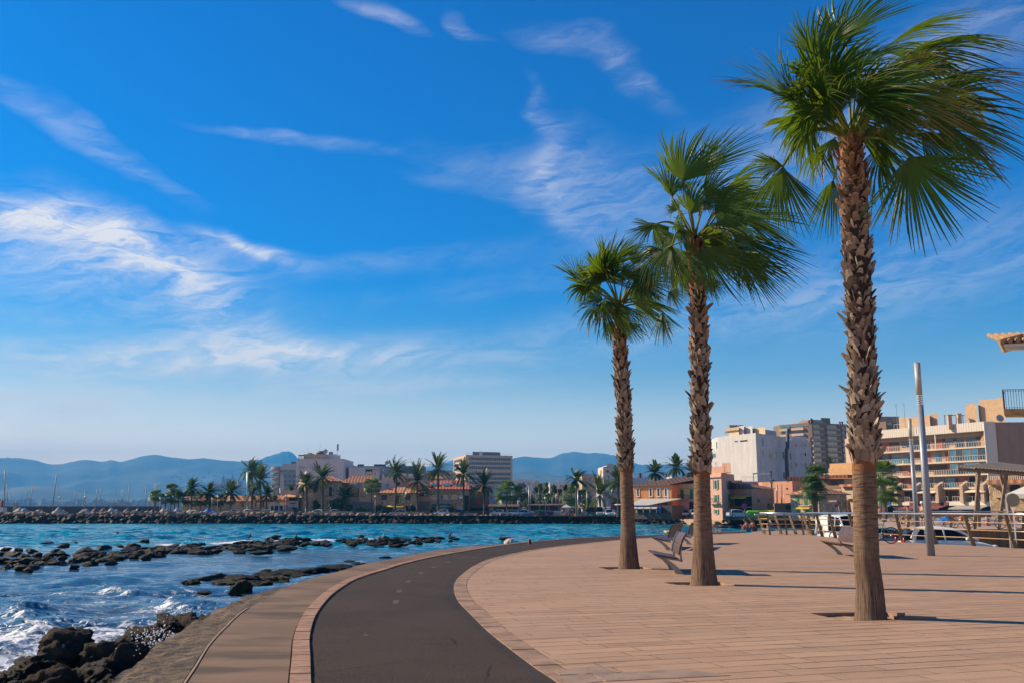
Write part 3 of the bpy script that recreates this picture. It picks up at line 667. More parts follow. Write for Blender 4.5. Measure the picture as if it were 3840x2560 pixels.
for i,(x,y,w,h) in enumerate(near):
    p=G(x,y,-1.25); r=w/FP*p.y*.92; me=rockmesh(120+i,5,.85,.52,9)
    o=rock('shore_boulder',me,ROCKN,(p.x,p.y,-1.52+.12*h),(r*1.25,r*1.1,min(r*1.05,h*.95)),nl[i],'boulder','wet boulders below the ledge',rr)
    o.rotation_euler=(rr.uniform(-.2,.2),rr.uniform(-.2,.2),rr.uniform(0,6.28))
o=rock('pale_rock',rockmesh(301,3,.6,.4),mat('pale_limestone',(.42,.36,.28),.9,.2,4,.3,20),G(1905,2034,-.15),(.62,.3,.28),'pale pinkish rock lying at the far seaward edge of the walkway','rock',None,rr)
# spray
mb=MB(); r2=random.Random(8)
for _ in range(280):
    c=G(r2.gauss(590,52),r2.gauss(2405,26),r2.uniform(-1.2,-.5)) ; mb.ball((c.x,c.y,c.z+abs(r2.gauss(0,.12))),abs(r2.gauss(.007,.005))+.003,seg=5,rg=3)
for _ in range(120):
    c=G(r2.gauss(690,50),r2.gauss(2300,9),SEA+.15); mb.ball((c.x,c.y,c.z+abs(r2.gauss(0,.16))),abs(r2.gauss(.012,.008))+.004,seg=5,rg=3)
for _ in range(160):
    c=G(r2.uniform(640,1500),0,SEA) if False else G(0,2030,SEA); x=r2.uniform(650,1460); c=G(x,2046-(x-650)*.034,SEA); mb.ball((c.x,c.y+r2.gauss(0,.6),c.z+abs(r2.gauss(0,.28))),abs(r2.gauss(.02,.015))+.008,seg=5,rg=3)
T(mb.build('water_spray',mat('white_spray',(.85,.87,.88),.4,.05),sm=True,norm=False),'white spray flying off the rocks','spray',kind='stuff')

# ------------------------------------------------------------------ the three fan palms
def leafm(name,g1,g2,brown,tr=.35):
    m,nt,b=newmat(name); at=node(nt,'ShaderNodeAttribute',attribute_name='fx'); sp=node(nt,'ShaderNodeSeparateColor',{0:at.outputs['Color']}); s,rn,ins=[S(nt,sp.outputs[i]) for i in range(3)]
    col=mixc(nt,rn,g1,g2); col=mixc(nt,smooth(s,0.,.25,.55,0.),col,(.10,.14,.03)); col=mixc(nt,smooth(s+ins*.9,.95,1.5,0.,.9),col,brown)
    nt.links.new(col,b.inputs['Base Color']); b.inputs['Roughness'].default_value=.42; b.inputs['Specular IOR Level'].default_value=.30
    tn=nt.nodes.new('ShaderNodeBsdfTranslucent'); tcx=mixc(nt,.75,col,(.20,.30,.01)); nt.links.new(tcx,tn.inputs[0]); mx=nt.nodes.new('ShaderNodeMixShader'); mx.inputs[0].default_value=tr
    nt.links.new(b.outputs[0],mx.inputs[1]); nt.links.new(tn.outputs[0],mx.inputs[2]); nt.links.new(mx.outputs[0],[n for n in nt.nodes if n.type=='OUTPUT_MATERIAL'][0].inputs[0]); return m
LEAF=leafm('fan_palm_leaf',(.010,.036,.006),(.045,.115,.012),(.36,.16,.045),.36)
PETI=mat('palm_petiole',(.13,.15,.022),.65,.25,4,spec=.2)
def trunkm():
    m,nt,b=newmat('ringed_palm_trunk'); c=coords(nt); sp=node(nt,'ShaderNodeSeparateXYZ',{0:c}); x,y,z=[S(nt,o) for o in sp.outputs]
    ang=y.m('ARCTAN2',x)
    ring=noi(nt,comb(nt,ang*.6,z*26,0.),1.3,4,.65); fis=noi(nt,comb(nt,ang*16,z*1.6,2.),1.0,4,.65); n=noi(nt,c,3,4,.6); gr=noi(nt,comb(nt,ang*14,z*12,5.),1.,2,.5)
    low=smooth(z,.55,1.4,1.,0.)
    col=mixc(nt,smooth(n,.3,.7),(.25,.165,.11),(.17,.11,.075))
    col=mixc(nt,smooth(ring,.47,.62)*(1-low)*.85,col,(.075,.045,.03)); col=mixc(nt,smooth(fis,.5,.6)*(low*.75+.15),col,(.055,.038,.028)); col=mixc(nt,smooth(gr,.55,.65)*.35,col,(.09,.06,.04))
    at=node(nt,'ShaderNodeAttribute',attribute_name='fx'); s2=node(nt,'ShaderNodeSeparateColor',{0:at.outputs['Color']})
    col=mixc(nt,smooth(S(nt,s2.outputs[0])+n*.5-.25,.35,.85),col,(.21,.095,.045))
    col=mixc(nt,S(nt,s2.outputs[1]),col,(.045,.028,.02))  # shaded gaps between the leaf bases painted dark into the trunk colour
    nt.links.new(col,b.inputs['Base Color']); b.inputs['Roughness'].default_value=.9; b.inputs['Specular IOR Level'].default_value=.15
    bumpn(nt,b,(ring*-.9*(1-low))+(fis*-1.2*low)+gr*.3,1.,.03); return m
TRUNK=trunkm()
def bootm():
    m,nt,b=newmat('dry_leaf_bases'); at=node(nt,'ShaderNodeAttribute',attribute_name='fx'); sp=node(nt,'ShaderNodeSeparateColor',{0:at.outputs['Color']}); s,rn,hi=[S(nt,sp.outputs[i]) for i in range(3)]
    c=coords(nt); n=noi(nt,c,30,4,.7)
    grey=mixc(nt,rn,(.34,.26,.195),(.07,.045,.032)); red=mixc(nt,rn,(.28,.125,.055),(.07,.028,.014)); col=mixc(nt,hi,grey,red); col=mixc(nt,smooth(n,.5,.7)*.5,col,(.05,.033,.025)); col=mixc(nt,smooth(s,.8,1.,0.,.35),col,(.50,.40,.31))
    nt.links.new(col,b.inputs['Base Color']); b.inputs['Roughness'].default_value=.8; b.inputs['Specular IOR Level'].default_value=.25; bumpn(nt,b,n,.5,.01); return m
BOOT=bootm()
WIND=Vector((1,-.15,0)).normalized()
def fan(par,base,hast,tip,facing=0,spread=65,nseg=40,petr=.02,rs=None,wind=.28,droop=.30,brown=0.,arch=.15,cup=.25,folded=0.):
    folded=.42 if abs(facing)>44 else folded; rs=rs or R; base,hast,tip=Vector(base),Vector(hast),Vector(tip)
    ax=tip-hast; L=ax.length; ax.normalize()
    toc=(Vector((0,0,CZ))-hast); toc=(toc-ax*toc.dot(ax)).normalized(); n=Matrix.Rotation(rad(facing),3,ax)@toc; sd=ax.cross(n).normalized()
    mb=MB()
    # petiole
    mid=(base+hast)*.5+Vector((0,0,arch*(hast-base).length)); pts=[]
    for i in range(9):
        t=i/8; pts.append(base*(1-t)**2+mid*2*t*(1-t)+hast*t*t)
    g0=rs.random()*.6; cj=Vector((0,0,0)); cup=cup*1.3+rs.uniform(0,.12)
    mb.tube(pts,[petr*(1.25-.55*i/8) for i in range(9)],6,1)
    S_=[0,.06,.16,.30,.44,.58,.70,.82,.92,1.0]
    for i in range(nseg):
        a0=-spread+2*spread*(i+.5)/nseg; a=rad(a0); da=rad(2*spread/nseg)/2
        asym=(abs(a0)/max(spread,1))
        Li=L*(1.0-.34*asym**2.2)*rs.uniform(.84,1.08); split=rs.uniform(.46,.62)
        d=(ax*math.cos(a)+sd*math.sin(a)).normalized(); td=(-ax*math.sin(a)+sd*math.cos(a)).normalized()
        w_=rs.uniform(.75,1.25)*wind*1.25; dr_=rs.uniform(.7,1.35)*droop*1.1
        if i%rs.choice((2,3,4,5))==0: cj=Vector((rs.gauss(0,.07),rs.gauss(0,.07),rs.gauss(0,.06)))
        jt=cj+Vector((rs.gauss(0,.03),rs.gauss(0,.03),rs.gauss(0,.02)))
        rn=min(1,max(0,rs.gauss(g0+.2,.2))); prev=None; bz=min(1,max(0,brown+rs.gauss(0,.08)))
        for s in S_:
            r_=s*Li; p=hast+d*r_+n*(cup*(asym**1.5)*r_*(1 if folded==0 else 1))
            if folded: p+=n*folded*r_*asym
            e=max(0,s-.30)
            p+=Vector((0,0,-1))*(dr_*L*e**2.0)+WIND*(w_*L*e**1.7)+jt*(L*e**1.3)
            hw=r_*math.tan(da) if s<=split else split*Li*math.tan(da)*max(.04,((1-s)/(1-split))**.6)
            hw=max(hw*1.12,.0035); fold=n*hw*.55
            if s>split: fold=fold*.7
            row=(mb.vert(p-td*hw,(s,rn,bz,1)),mb.vert(p+fold,(s,rn,bz,1)),mb.vert(p+td*hw,(s,rn,bz,1)))
            if prev: mb.face((prev[0],prev[1],row[1],row[0])); mb.face((prev[1],prev[2],row[2],row[1]))
            prev=row
    o=mb.build('frond',[LEAF,PETI],par,fx=True,norm=False); 
    if brown>.45: o['label']='frond with browned tips'
    return o
def boots(par,path,z0,z1,rfun,sc,seed,orange_to):
    rs=random.Random(seed); mb=MB(); z=z0; row=0
    def cen(z):
        for i in range(len(path)-1):
            if path[i+1][2]>=z or i==len(path)-2:
                f=(z-path[i][2])/max(1e-6,path[i+1][2]-path[i][2]); return Vector(path[i]).lerp(Vector(path[i+1]),f)
    while z<z1:
        r0=rfun(z); nper=max(7,int(2*math.pi*r0/(.105*sc))); hi=min(1,max(0,(z-orange_to)/max(.1,(z1-orange_to))*1.3))
        for k in range(nper):
            a=2*math.pi*(k+.5*(row%2)+rs.uniform(-.32,.32))/nper; zz=z+rs.uniform(-.04,.04); c=cen(zz); o=Vector((math.cos(a),math.sin(a),0)); tg=Vector((-o.y,o.x,0))
            L=sc*rs.uniform(.12,.235); w=sc*rs.uniform(.048,.085); out=rs.uniform(.2,.85) if rs.random()<.9 else rs.uniform(.9,1.3); tw=rs.gauss(0,.75); tg=(tg*math.cos(tw)+Vector((0,0,1))*math.sin(tw)); rn=rs.random()
            up=Vector((0,0,1)); b0=c+o*(r0*.86); prev=None; bend=rs.uniform(-.4,.5)
            for s in (0,.35,.7,1.):
                p=b0+up*(L*s*.8)+o*(L*out*.62*s**1.3)+tg*(bend*L*s*s*.4); ww=w*(1.15-.55*s)*(1 if s<1 else .75); th=.010*sc
                cu=ww*.8
                row_=[mb.vert(p-tg*ww+o*cu*.2,(s,rn,hi,1)),mb.vert(p+o*(-cu+ .3*th),(s,rn,hi,1)),mb.vert(p+tg*ww*rs.uniform(.6,1.1)+o*cu*.2,(s,rn,hi,1)),mb.vert(p+o*(th*1.6),(s,rn*.7,hi,1))]
                if prev:
                    for q in range(4): mb.face((prev[q],prev[(q+1)%4],row_[(q+1)%4],row_[q]))
                prev=row_
            mb.face(prev)
        z+=sc*.080; row+=1
    # loose fibres
    for _ in range(160):
        zz=rs.uniform(z1-.9,z1); a=rs.uniform(0,6.28); c=cen(zz); o=Vector((math.cos(a),math.sin(a),0)); p=c+o*rfun(zz); q=p+o*rs.uniform(.02,.09)+Vector((rs.gauss(0,.04),rs.gauss(0,.04),rs.uniform(-.12,.08))); t=Vector((0,0,.004))
        mb.poly([p-t,p+t,q],0,(.3,.6,1,1))
    return mb.build('leaf_bases',BOOT,par,fx=True,norm=False)
def fan_palm(label,dd,base,centre,rad_pts,boot_y,boot_r,fr,seed,extra,sc=1.):
    """centre: list of (px,py); rad_pts: (py, halfwidth px) of the bare trunk"""
    b=D(base[0],base[1],dd); root=E('fan_palm',(b.x,dd,0),label,'palm tree','tall fan palms on the promenade')
    P=[]
    for x,y in centre:
        p=D(x,y,dd); P.append(p)
    P[0].z=-.15
    pys=[c[1] for c in centre]
    zz=[p.z for p in P]
    rp=sorted((D(base[0],y,dd).z,hw/FP*dd*1.02) for y,hw in rad_pts)
    rf=lambda z: float(np.interp(z,[q[0] for q in rp],[q[1] for q in rp]))
    mb=MB(); pts=[]; rings=[]; n=28; zs=np.linspace(P[0].z,P[-1].z,150)
    zb=D(base[0],boot_y[0],dd).z
    for z in zs:
        z=float(z); x=float(np.interp(z,zz,[p.x for p in P])); r=rf(z); r*=1+.02*math.sin(z*55)*(1 if z>1 else .3)
        ring=[]
        for k in range(n):
            a=2*math.pi*k/n; rr_=r*(1+.03*noise.noise(Vector((math.cos(a)*2,math.sin(a)*2,z*1.5+seed)))+(.05*max(0,1-z/.5))*noise.noise(Vector((math.cos(a)*4,math.sin(a)*4,seed))))
            og=max(0,1-abs(z-(zb+.0))/.34)**1.2
            ring.append(mb.vert((x+rr_*math.cos(a),dd+rr_*math.sin(a),z),(og,1. if z>zb+.1 else 0,0,1)))
        rings.append(ring)
    for i in range(len(rings)-1):
        for k in range(n): mb.face((rings[i][k],rings[i][(k+1)%n],rings[i+1][(k+1)%n],rings[i+1][k]))
    mb.build('trunk',TRUNK,root,sm=True,fx=True,norm=False)
    z1=D(base[0],boot_y[1],dd).z; path=[(p.x,dd,p.z) for p in P]
    br=lambda z: float(np.interp(z,[zb,z1],[boot_r[0],boot_r[1]]))*(1+.05*math.sin(z*2.3+seed))
    boots(root,path,zb,z1,br,sc,seed,zb+(z1-zb)*.55)
    top=P[-1]; rs=random.Random(seed+50)
    for f in fr:
        hx,hy,tx,ty,dh,dt=f[:6]; kw=f[6] if len(f)>6 else {}
        a=rs.uniform(0,6.28); bs=top+Vector(((hx-centre[-1][0])*.0005,dh*.06,-.02+.0))+Vector((math.cos(a)*.04,math.sin(a)*.04,rs.uniform(-.12,.05)))
        if 'by' in kw: bs=D(kw.pop('bx'),kw.pop('by'),dd+.05)
        fan(root,bs,D(hx,hy,dd+dh),D(tx,ty,dd+dt),rs=rs,**kw)
    for _ in range(extra):   # the crown is full: fronds behind and to the sides
        a=rs.uniform(0,2*math.pi); el_=rs.uniform(-.25,1.1)
        if abs(math.sin(a))<.35: a+=.6
        d=Vector((math.cos(a)*math.cos(el_),math.sin(a)*math.cos(el_),math.sin(el_))); pl=rs.uniform(.35,.85)*sc
        h=top+d*pl; t=h+(d+Vector((.25,0,-.35))).normalized()*rs.uniform(1.0,1.3)*sc
        fan(root,top+Vector((d.x*.08,d.y*.08,rs.uniform(-.1,.02))),h,t,rs=rs,facing=rs.uniform(-60,60),spread=rs.uniform(50,75),nseg=34,droop=.4,brown=rs.uniform(0,.35),arch=.1)
    return root
c1=lambda a,b:(2650+a/1.568,b/1.568)
c2_=lambda a,b:(2000+a/1.651,400+b/1.651)
def FL(cv,rows): return [cv(r[0],r[1])+cv(r[2],r[3])+tuple(r[4:]) for r in rows]
f1=FL(c1,[
 (665,340,640,-10,-.5,-.45,dict(facing=12,spread=72,nseg=46,wind=.22,droop=.12,arch=0,cup=.15)),
 (665,345,640,440,-.5,-.55,dict(facing=15,spread=62,nseg=24,wind=.1,droop=.3,arch=0)),
 (820,250,850,-120,.2,.3,dict(facing=-20,spread=75,nseg=46,wind=.35,droop=.15,arch=0)),
 (1030,300,1330,70,.6,.9,dict(facing=45,spread=40,wind=.4,droop=.45,arch=0)),
 (1190,310,1680,110,.1,.2,dict(facing=62,spread=48,nseg=40,wind=.2,droop=.45,arch=.05)),
 (1290,500,1800,310,-.2,-.2,dict(facing=66,spread=46,nseg=40,wind=.2,droop=.5,brown=.55,arch=.1)),
 (1275,660,1850,740,-.4,-.4,dict(facing=-28,spread=62,nseg=48,wind=.1,droop=.38,arch=.1,brown=.15)),
 (1190,925,1420,1440,-.6,-.7,dict(facing=10,spread=62,nseg=50,wind=.08,droop=.0,arch=.35,brown=.1)),
 (1005,555,1490,440,-.9,-1.1,dict(facing=-30,spread=68,nseg=48,wind=.35,droop=.55,brown=.5,arch=0)),
 (1000,555,830,420,-.9,-1.0,dict(facing=25,spread=66,nseg=34,wind=.5,droop=.4,arch=0)),
 (1020,560,1250,760,-.9,-1.0,dict(facing=-10,spread=70,nseg=34,wind=.3,droop=.3,arch=0,brown=.3)),
 (500,590,30,395,-.3,-.3,dict(facing=66,spread=50,nseg=44,wind=.05,droop=.42,brown=.45,arch=0)),
 (560,590,330,420,-.4,-.2,dict(facing=25,spread=60,nseg=36,wind=.35,droop=.4,arch=0)),
 (600,500,560,250,.3,.5,dict(facing=30,spread=70,nseg=36,wind=.3,droop=.4,arch=0)),
 (445,975,190,930,-.3,-.2,dict(facing=-40,spread=55,nseg=34,wind=.25,droop=.25,arch=.45)),
 (445,985,440,1420,-.35,-.4,dict(facing=-15,spread=42,nseg=34,wind=.05,droop=.0,arch=.45)),
 (450,980,640,1240,-.3,-.1,dict(facing=50,spread=45,nseg=30,wind=.2,droop=.1,arch=.45)),
 (620,760,400,800,.3,.6,dict(facing=-30,spread=60,nseg=34,wind=.45,droop=.4,arch=.1)),
 (745,1060,650,1370,.6,.8,dict(facing=-20,spread=35,nseg=24,wind=.0,droop=.1,arch=.2)),
 (1040,850,1000,1280,.6,.7,dict(facing=40,spread=50,nseg=36,wind=.3,droop=.1,arch=.3,brown=.3)),
 (1260,780,1660,1040,.2,.1,dict(facing=30,spread=44,nseg=40,wind=.15,droop=.12,brown=.55,arch=.2)),
 (1150,700,1560,800,.5,.7,dict(facing=-50,spread=55,nseg=36,wind=.3,droop=.4,arch=.1,brown=.2)),
 (640,640,430,770,-.5,-.6,dict(facing=20,spread=60,nseg=34,wind=.4,droop=.2,arch=0)),
 (880,420,1010,180,-.2,-.1,dict(facing=-30,spread=60,nseg=36,wind=.4,droop=.3,arch=0)),
 (1100,420,1400,260,.4,.5,dict(facing=30,spread=55,nseg=36,wind=.4,droop=.5,arch=0)),
 (700,470,560,380,.1,.3,dict(facing=0,spread=75,nseg=34,wind=.5,droop=.4,arch=0)),
 (720,900,690,1080,-.25,-.3,dict(facing=60,spread=16,nseg=8,wind=.0,droop=.0,brown=1.2,arch=.1)),
])
f2=FL(c2_,[
 (930,465,960,95,-.4,-.3,dict(facing=10,spread=72,nseg=46,wind=.25,droop=.1,arch=0)),
 (930,465,915,540,-.4,-.5,dict(facing=10,spread=75,nseg=22,wind=.1,droop=.3,arch=0)),
 (1070,430,1100,110,.3,.4,dict(facing=-20,spread=62,nseg=42,wind=.45,droop=.15,arch=0)),
 (850,540,660,330,-.1,-.1,dict(facing=58,spread=48,nseg=36,wind=.1,droop=.3,arch=0)),
 (860,560,800,330,.2,.2,dict(facing=30,spread=55,nseg=34,wind=.3,droop=.3,arch=0)),
 (1065,572,1270,400,-.6,-.7,dict(facing=-15,spread=62,nseg=40,wind=.25,droop=.2,arch=0)),
 (1065,575,1130,640,-.6,-.8,dict(facing=0,spread=70,nseg=20,wind=.1,droop=.2,arch=0)),
 (1180,600,1480,560,.2,.3,dict(facing=40,spread=60,nseg=40,wind=.3,droop=.4,arch=0)),
 (1115,735,1390,735,-.9,-1.2,dict(facing=-35,spread=42,nseg=38,wind=.1,droop=.15,arch=.1)),
 (745,737,570,810,-.2,-.1,dict(facing=30,spread=50,nseg=36,wind=.2,droop=.15,arch=.45)),
 (745,737,800,880,-.2,-.1,dict(facing=-30,spread=45,nseg=30,wind=.1,droop=.15,arch=.45)),
 (858,860,890,1170,-.7,-.85,dict(facing=8,spread=46,nseg=44,wind=.15,droop=.0,arch=.65)),
 (1070,872,1200,1210,-.9,-1.05,dict(facing=-8,spread=68,nseg=54,wind=.22,droop=.0,arch=.2)),
 (1240,800,1640,1010,.1,.0,dict(facing=35,spread=46,nseg=42,wind=.15,droop=.18,arch=.1,brown=.2)),
 (1290,900,1530,1170,-.2,-.3,dict(facing=20,spread=50,nseg=44,wind=.12,droop=.05,arch=.2,brown=.2)),
 (1200,870,1400,1130,.2,.2,dict(facing=-20,spread=50,nseg=40,wind=.2,droop=.1,arch=.2)),
 (1300,690,1640,800,.3,.4,dict(facing=-40,spread=52,nseg=40,wind=.2,droop=.4,arch=.05)),
 (1220,500,1400,380,.5,.8,dict(facing=30,spread=60,nseg=38,wind=.4,droop=.4,arch=0)),
 (900,640,800,560,.3,.5,dict(facing=0,spread=70,nseg=36,wind=.4,droop=.5,arch=0)),
 (1100,1060,1130,1180,.4,.5,dict(facing=20,spread=60,nseg=30,wind=.2,droop=.2,arch=.2)),
 (850,1140,900,1230,.3,.2,dict(facing=20,spread=70,nseg=34,wind=.2,droop=.3,arch=.2)),
 (960,1000,940,1200,.3,.3,dict(facing=-30,spread=60,nseg=34,wind=.1,droop=.1,arch=.2,brown=.2)),
 (1120,640,1330,640,.1,.1,dict(facing=0,spread=75,nseg=36,wind=.4,droop=.4,arch=0)),
])
f3=FL(c2_,[
 (480,1000,480,770,-.4,-.35,dict(facing=8,spread=66,nseg=42,wind=.22,droop=.1,arch=0)),
 (480,1000,450,1075,-.4,-.5,dict(facing=8,spread=72,nseg=18,wind=.1,droop=.2,arch=0)),
 (300,1100,95,945,-.2,-.2,dict(facing=60,spread=46,nseg=34,wind=.12,droop=.3,arch=.1)),
 (360,1080,240,930,.1,.1,dict(facing=30,spread=55,nseg=34,wind=.4,droop=.45,arch=0)),
 (430,1195,285,1185,-.3,-.4,dict(facing=40,spread=60,nseg=32,wind=.2,droop=.35,arch=.3)),
 (437,1200,500,1470,-.7,-.85,dict(facing=-5,spread=56,nseg=48,wind=.15,droop=.0,arch=.45)),
 (690,985,660,1250,-.5,-.6,dict(facing=10,spread=50,nseg=40,wind=.1,droop=.0,arch=.25)),
 (620,980,700,830,.2,.3,dict(facing=-20,spread=62,nseg=38,wind=.4,droop=.3,arch=0)),
 (560,930,600,790,.3,.4,dict(facing=20,spread=62,nseg=36,wind=.5,droop=.2,arch=0)),
 (720,960,820,900,.2,.3,dict(facing=20,spread=62,nseg=38,wind=.3,droop=.45,arch=0)),
 (560,1230,620,1460,-.3,-.3,dict(facing=-20,spread=48,nseg=38,wind=.2,droop=.0,arch=.3,brown=.3)),
 (640,1100,760,1230,0,0,dict(facing=20,spread=55,nseg=38,wind=.2,droop=.15,arch=.1)),
 (800,1272,800,1490,-.1,-.1,dict(facing=20,spread=30,nseg=22,wind=.05,droop=.0,arch=.25)),
 (805,1272,920,1370,-.1,-.1,dict(facing=50,spread=40,nseg=24,wind=.1,droop=.0,arch=.25)),
 (430,1130,330,1160,.2,.2,dict(facing=-20,spread=60,nseg=32,wind=.3,droop=.3,arch=.1)),
 (560,1050,640,960,-.5,-.6,dict(facing=0,spread=70,nseg=36,wind=.4,droop=.4,arch=0)),
 (590,1340,650,1440,.3,.3,dict(facing=20,spread=60,nseg=30,wind=.3,droop=.2,arch=.3)),
 (480,1330,500,1470,.3,.3,dict(facing=0,spread=60,nseg=30,wind=.1,droop=.1,arch=.3)),
])
fan_palm('largest and nearest fan palm, its crown cut by the top of the view',14.05,(3265,2304),[(3266,2330),(3262,2200),(3250,2100),(3240,1740),(3240,1500),(3232,1300),(3215,1000),(3205,800),(3195,600),(3188,505)],[(2330,58),(2290,52),(2200,47),(2100,44),(1900,42.5),(1740,42),(1500,42),(1000,48),(700,46),(560,34),(500,24)],(1735,528),(.185,.165),f1,1,16,1.)
fan_palm('middle fan palm of the three, beside the grey plank benches',20.15,(2640,2183),[(2641,2200),(2638,2100),(2634,1900),(2632,1750),(2625,1500),(2622,1300),(2618,1130),(2612,1000),(2606,885)],[(2200,52),(2150,44),(2050,36),(1900,31),(1770,29),(1500,29),(1100,28),(950,20),(880,14)],(1770,900),(.185,.13),f2,2,14,1.05)
fan_palm('smallest and farthest fan palm of the three, nearest the water',25.6,(2358,2122),[(2359,2135),(2357,2050),(2355,1950),(2347,1740),(2338,1500),(2325,1300),(2322,1140)],[(2135,40),(2100,35),(2000,27),(1900,24.5),(1760,22.5),(1500,23),(1250,22),(1140,12)],(1762,1170),(.19,.15),f3,3,11,1.1)
mb=MB(); mb.box(-.07,.07,-.05,.05,0,.11); o=mb.build('paving_block',KERBM); o.location=(D(3358,2270,14.3).x,14.2,-.055); o.rotation_euler=(0,0,.3); T(o,'loose stone block lying in the pit of the nearest palm','paving block')
mb=MB(); mb.box(-.28,.28,-.07,.07,0,.10); o=mb.build('paving_block',KERBM); o.location=(D(3428,2290,14.0).x,13.98,-.075); o.rotation_euler=(0,0,.15); T(o,'sunken pale edging block on the right rim of the nearest palm pit','paving block')

# ------------------------------------------------------------------ benches, railings, lamp posts
WOODB=mat('glossy_bench_plank',(.085,.044,.033),.42,.2,3,.1,60,spec=.28); BST=mat('bench_cast_metal',(.27,.25,.22),.5,.2,8,.15,40,metal=.55)
def bench(label,p,q,sw,mir=1,group='benches of curved planks on metal frames'):
    """p,q ground points of the two frame feet; the seat reaches to the left of the line p->q (mir=1)"""
    p,q=Vector(p[:2]),Vector(q[:2]); L=(q-p).length; t=(q-p)/L; s=Vector((-t.y,t.x))*mir
    root=E('bench',((p.x+q.x)/2,(p.y+q.y)/2,0),label,'bench',group)
    P=lambda a,f,z:Vector(((p+t*a+s*f).x,(p+t*a+s*f).y,z))
    for a in (0,L):
        mb=MB(); th=.035
        def slab(pts): # outline polygon extruded along t
            b0=[P(a-th,f,z) for f,z in pts]; b1=[P(a+th,f,z) for f,z in pts]; n=len(pts)
            i0=[mb.vert(v) for v in b0]; i1=[mb.vert(v) for v in b1]; mb.face(i0[::-1]); mb.face(i1)
            for k in range(n): mb.face((i0[k],i0[(k+1)%n],i1[(k+1)%n],i1[k]))
        # foot sweeping up to the front of the seat
        up=[(-.10,0),(-.02,.10),(.10,.22),(.26,.33),(.44,.405)]; lo=[(.09,0),(.13,.09),(.22,.19),(.36,.30),(.56,.415)]
        for k in range(4): slab([up[k],up[k+1],lo[k+1],lo[k]])
        st=[(.56,.455),(.44,.425),(.25,.385),(.05,.355),(-.08,.33)]; sb=[(.56,.415),(.44,.375),(.25,.335),(.05,.305),(-.08,.27)]
        for k in range(4): slab([st[k],st[k+1],sb[k+1],sb[k]])
        bt=[(-.08,.27),(-.06,.5),(-.09,.70),(-.19,.93)]; bb=[(-.02,.36),(-.01,.5),(-.045,.70),(-.165,.94)]
        for k in range(3): slab([bt[k],bt[k+1],bb[k+1],bb[k]])
        mb.build('frame',BST,root)
    def plank(name,prof):
        mb=MB(); a0,a1=-.12,L+.12; n=len(prof)
        i0=[mb.vert(P(a0,f,z)) for f,z in prof]; i1=[mb.vert(P(a1,f,z)) for f,z in prof]; mb.face(i0[::-1]); mb.face(i1)
        for k in range(n): mb.face((i0[k],i0[(k+1)%n],i1[(k+1)%n],i1[k]))
        mb.build(name,WOODB,root)
    for f0,z0,f1_,z1 in ((.60,.475,.40,.44),(.39,.438,.20,.40),(.19,.398,.02,.37)): plank('seat_plank',[(f0,z0),(f0,z0-.035),(f1_,z1-.035),(f1_,z1)])
    plank('backrest_panel',[(.02,.45),(-.015,.45),(-.045,.62),(-.07,.695),(-.035,.70),(-.01,.62)])
    plank('backrest_panel',[(-.04,.715),(-.075,.71),(-.12,.83),(-.20,.945),(-.165,.955),(-.085,.83)])
    return root
a=G(2548,2150); b=G(2522,2131); bench('glossy plank bench left of the middle palm, seen end on',a,b,.5,1)
bench('plank bench behind, showing the brown back of its seat to us',G(2508,2061),G(2548,2048),.5,1)
bench('farthest plank bench, half hidden behind the middle palm trunk',G(2585,2040),G(2640,2033),.5,1)
bench('plank bench half hidden behind the nearest palm trunk',G(3225,2091),G(3150,2078),.5,1)
POSTM=mat('bronze_flat_post',(.16,.115,.06),.5,.2,3,metal=.4); RAILM=mat('steel_handrail',(.50,.50,.49),.28,.1,5,metal=.85); RODM=mat('brass_coloured_rod',(.50,.32,.15),.35,.15,6,metal=.6)
def railing(label,pts,posts,lean,h=1.33,group=None,ztop=None):
    r0=pts[0]; root=E('railing',(r0[0],r0[1],0),label,'railing',group)
    P=[Vector((p[0],p[1],p[2] if len(p)>2 else 0)) for p in pts]; ln=Vector(lean+(0,))
    mb=MB(); mb.tube([p+ln+Vector((0,0,h)) for p in P],.045,8); mb.build('handrail',RAILM,root,sm=True)
    for f in (.26,.50,.74):
        mb=MB(); mb.tube([p+ln*f+Vector((0,0,h*f)) for p in P],.022,6); mb.build('rod',RODM,root,sm=True)
    for p in posts:
        p=Vector((p[0],p[1],p[2] if len(p)>2 else 0)); mb=MB(); t=(P[-1]-P[0]).normalized(); n=Vector((t.x,t.y,0))*.055; k=ln.normalized()*.10
        mb.hexa([p-n*.5-k,p+n*.5-k,p+n*.5+k,p-n*.5+k]+[q+ln+Vector((0,0,h-.03)) for q in (p-n*.5-k*.8,p+n*.5-k*.8,p+n*.5+k*.8,p-n*.5+k*.8)])
        mb.build('post',POSTM,root)
    return root
rb=[tuple(G(x,y)) for x,y in ((3048,2005.5),(3084,2010),(3134,2016),(3388,2031),(3511,2039),(3652,2045),(3808,2054),(3990,2066))]
ps=[(3050,2005.3),(3084,2010),(3134,2016),(3210,2020.5),(3295,2025.5),(3388,2031),(3511,2039),(3652,2045),(3808,2054),(3990,2066)]
railing('long front railing with bronze posts above the sunken parking',rb,[tuple(G(*p)) for p in ps],(-.30,-.05),group='railings of the promenade')
railing('short front railing at the seaward end with bronze posts',[tuple(G(x,y)) for x,y in ((2860,2003),(3046,2005.2))],[tuple(G(x,2003.5)) for x in (2888,2951,3014)],(-.18,-.25),1.31,group='railings of the promenade')
railing('short rear railing set behind the seaward one with greyer posts',[tuple(G(x,y)) for x,y in ((2852,2001),(3050,1999))],[tuple(G(x,2001)) for x in (2867,2930,2985,3036)],(-.25,.35),1.20,group='railings of the promenade')
yb=62.2
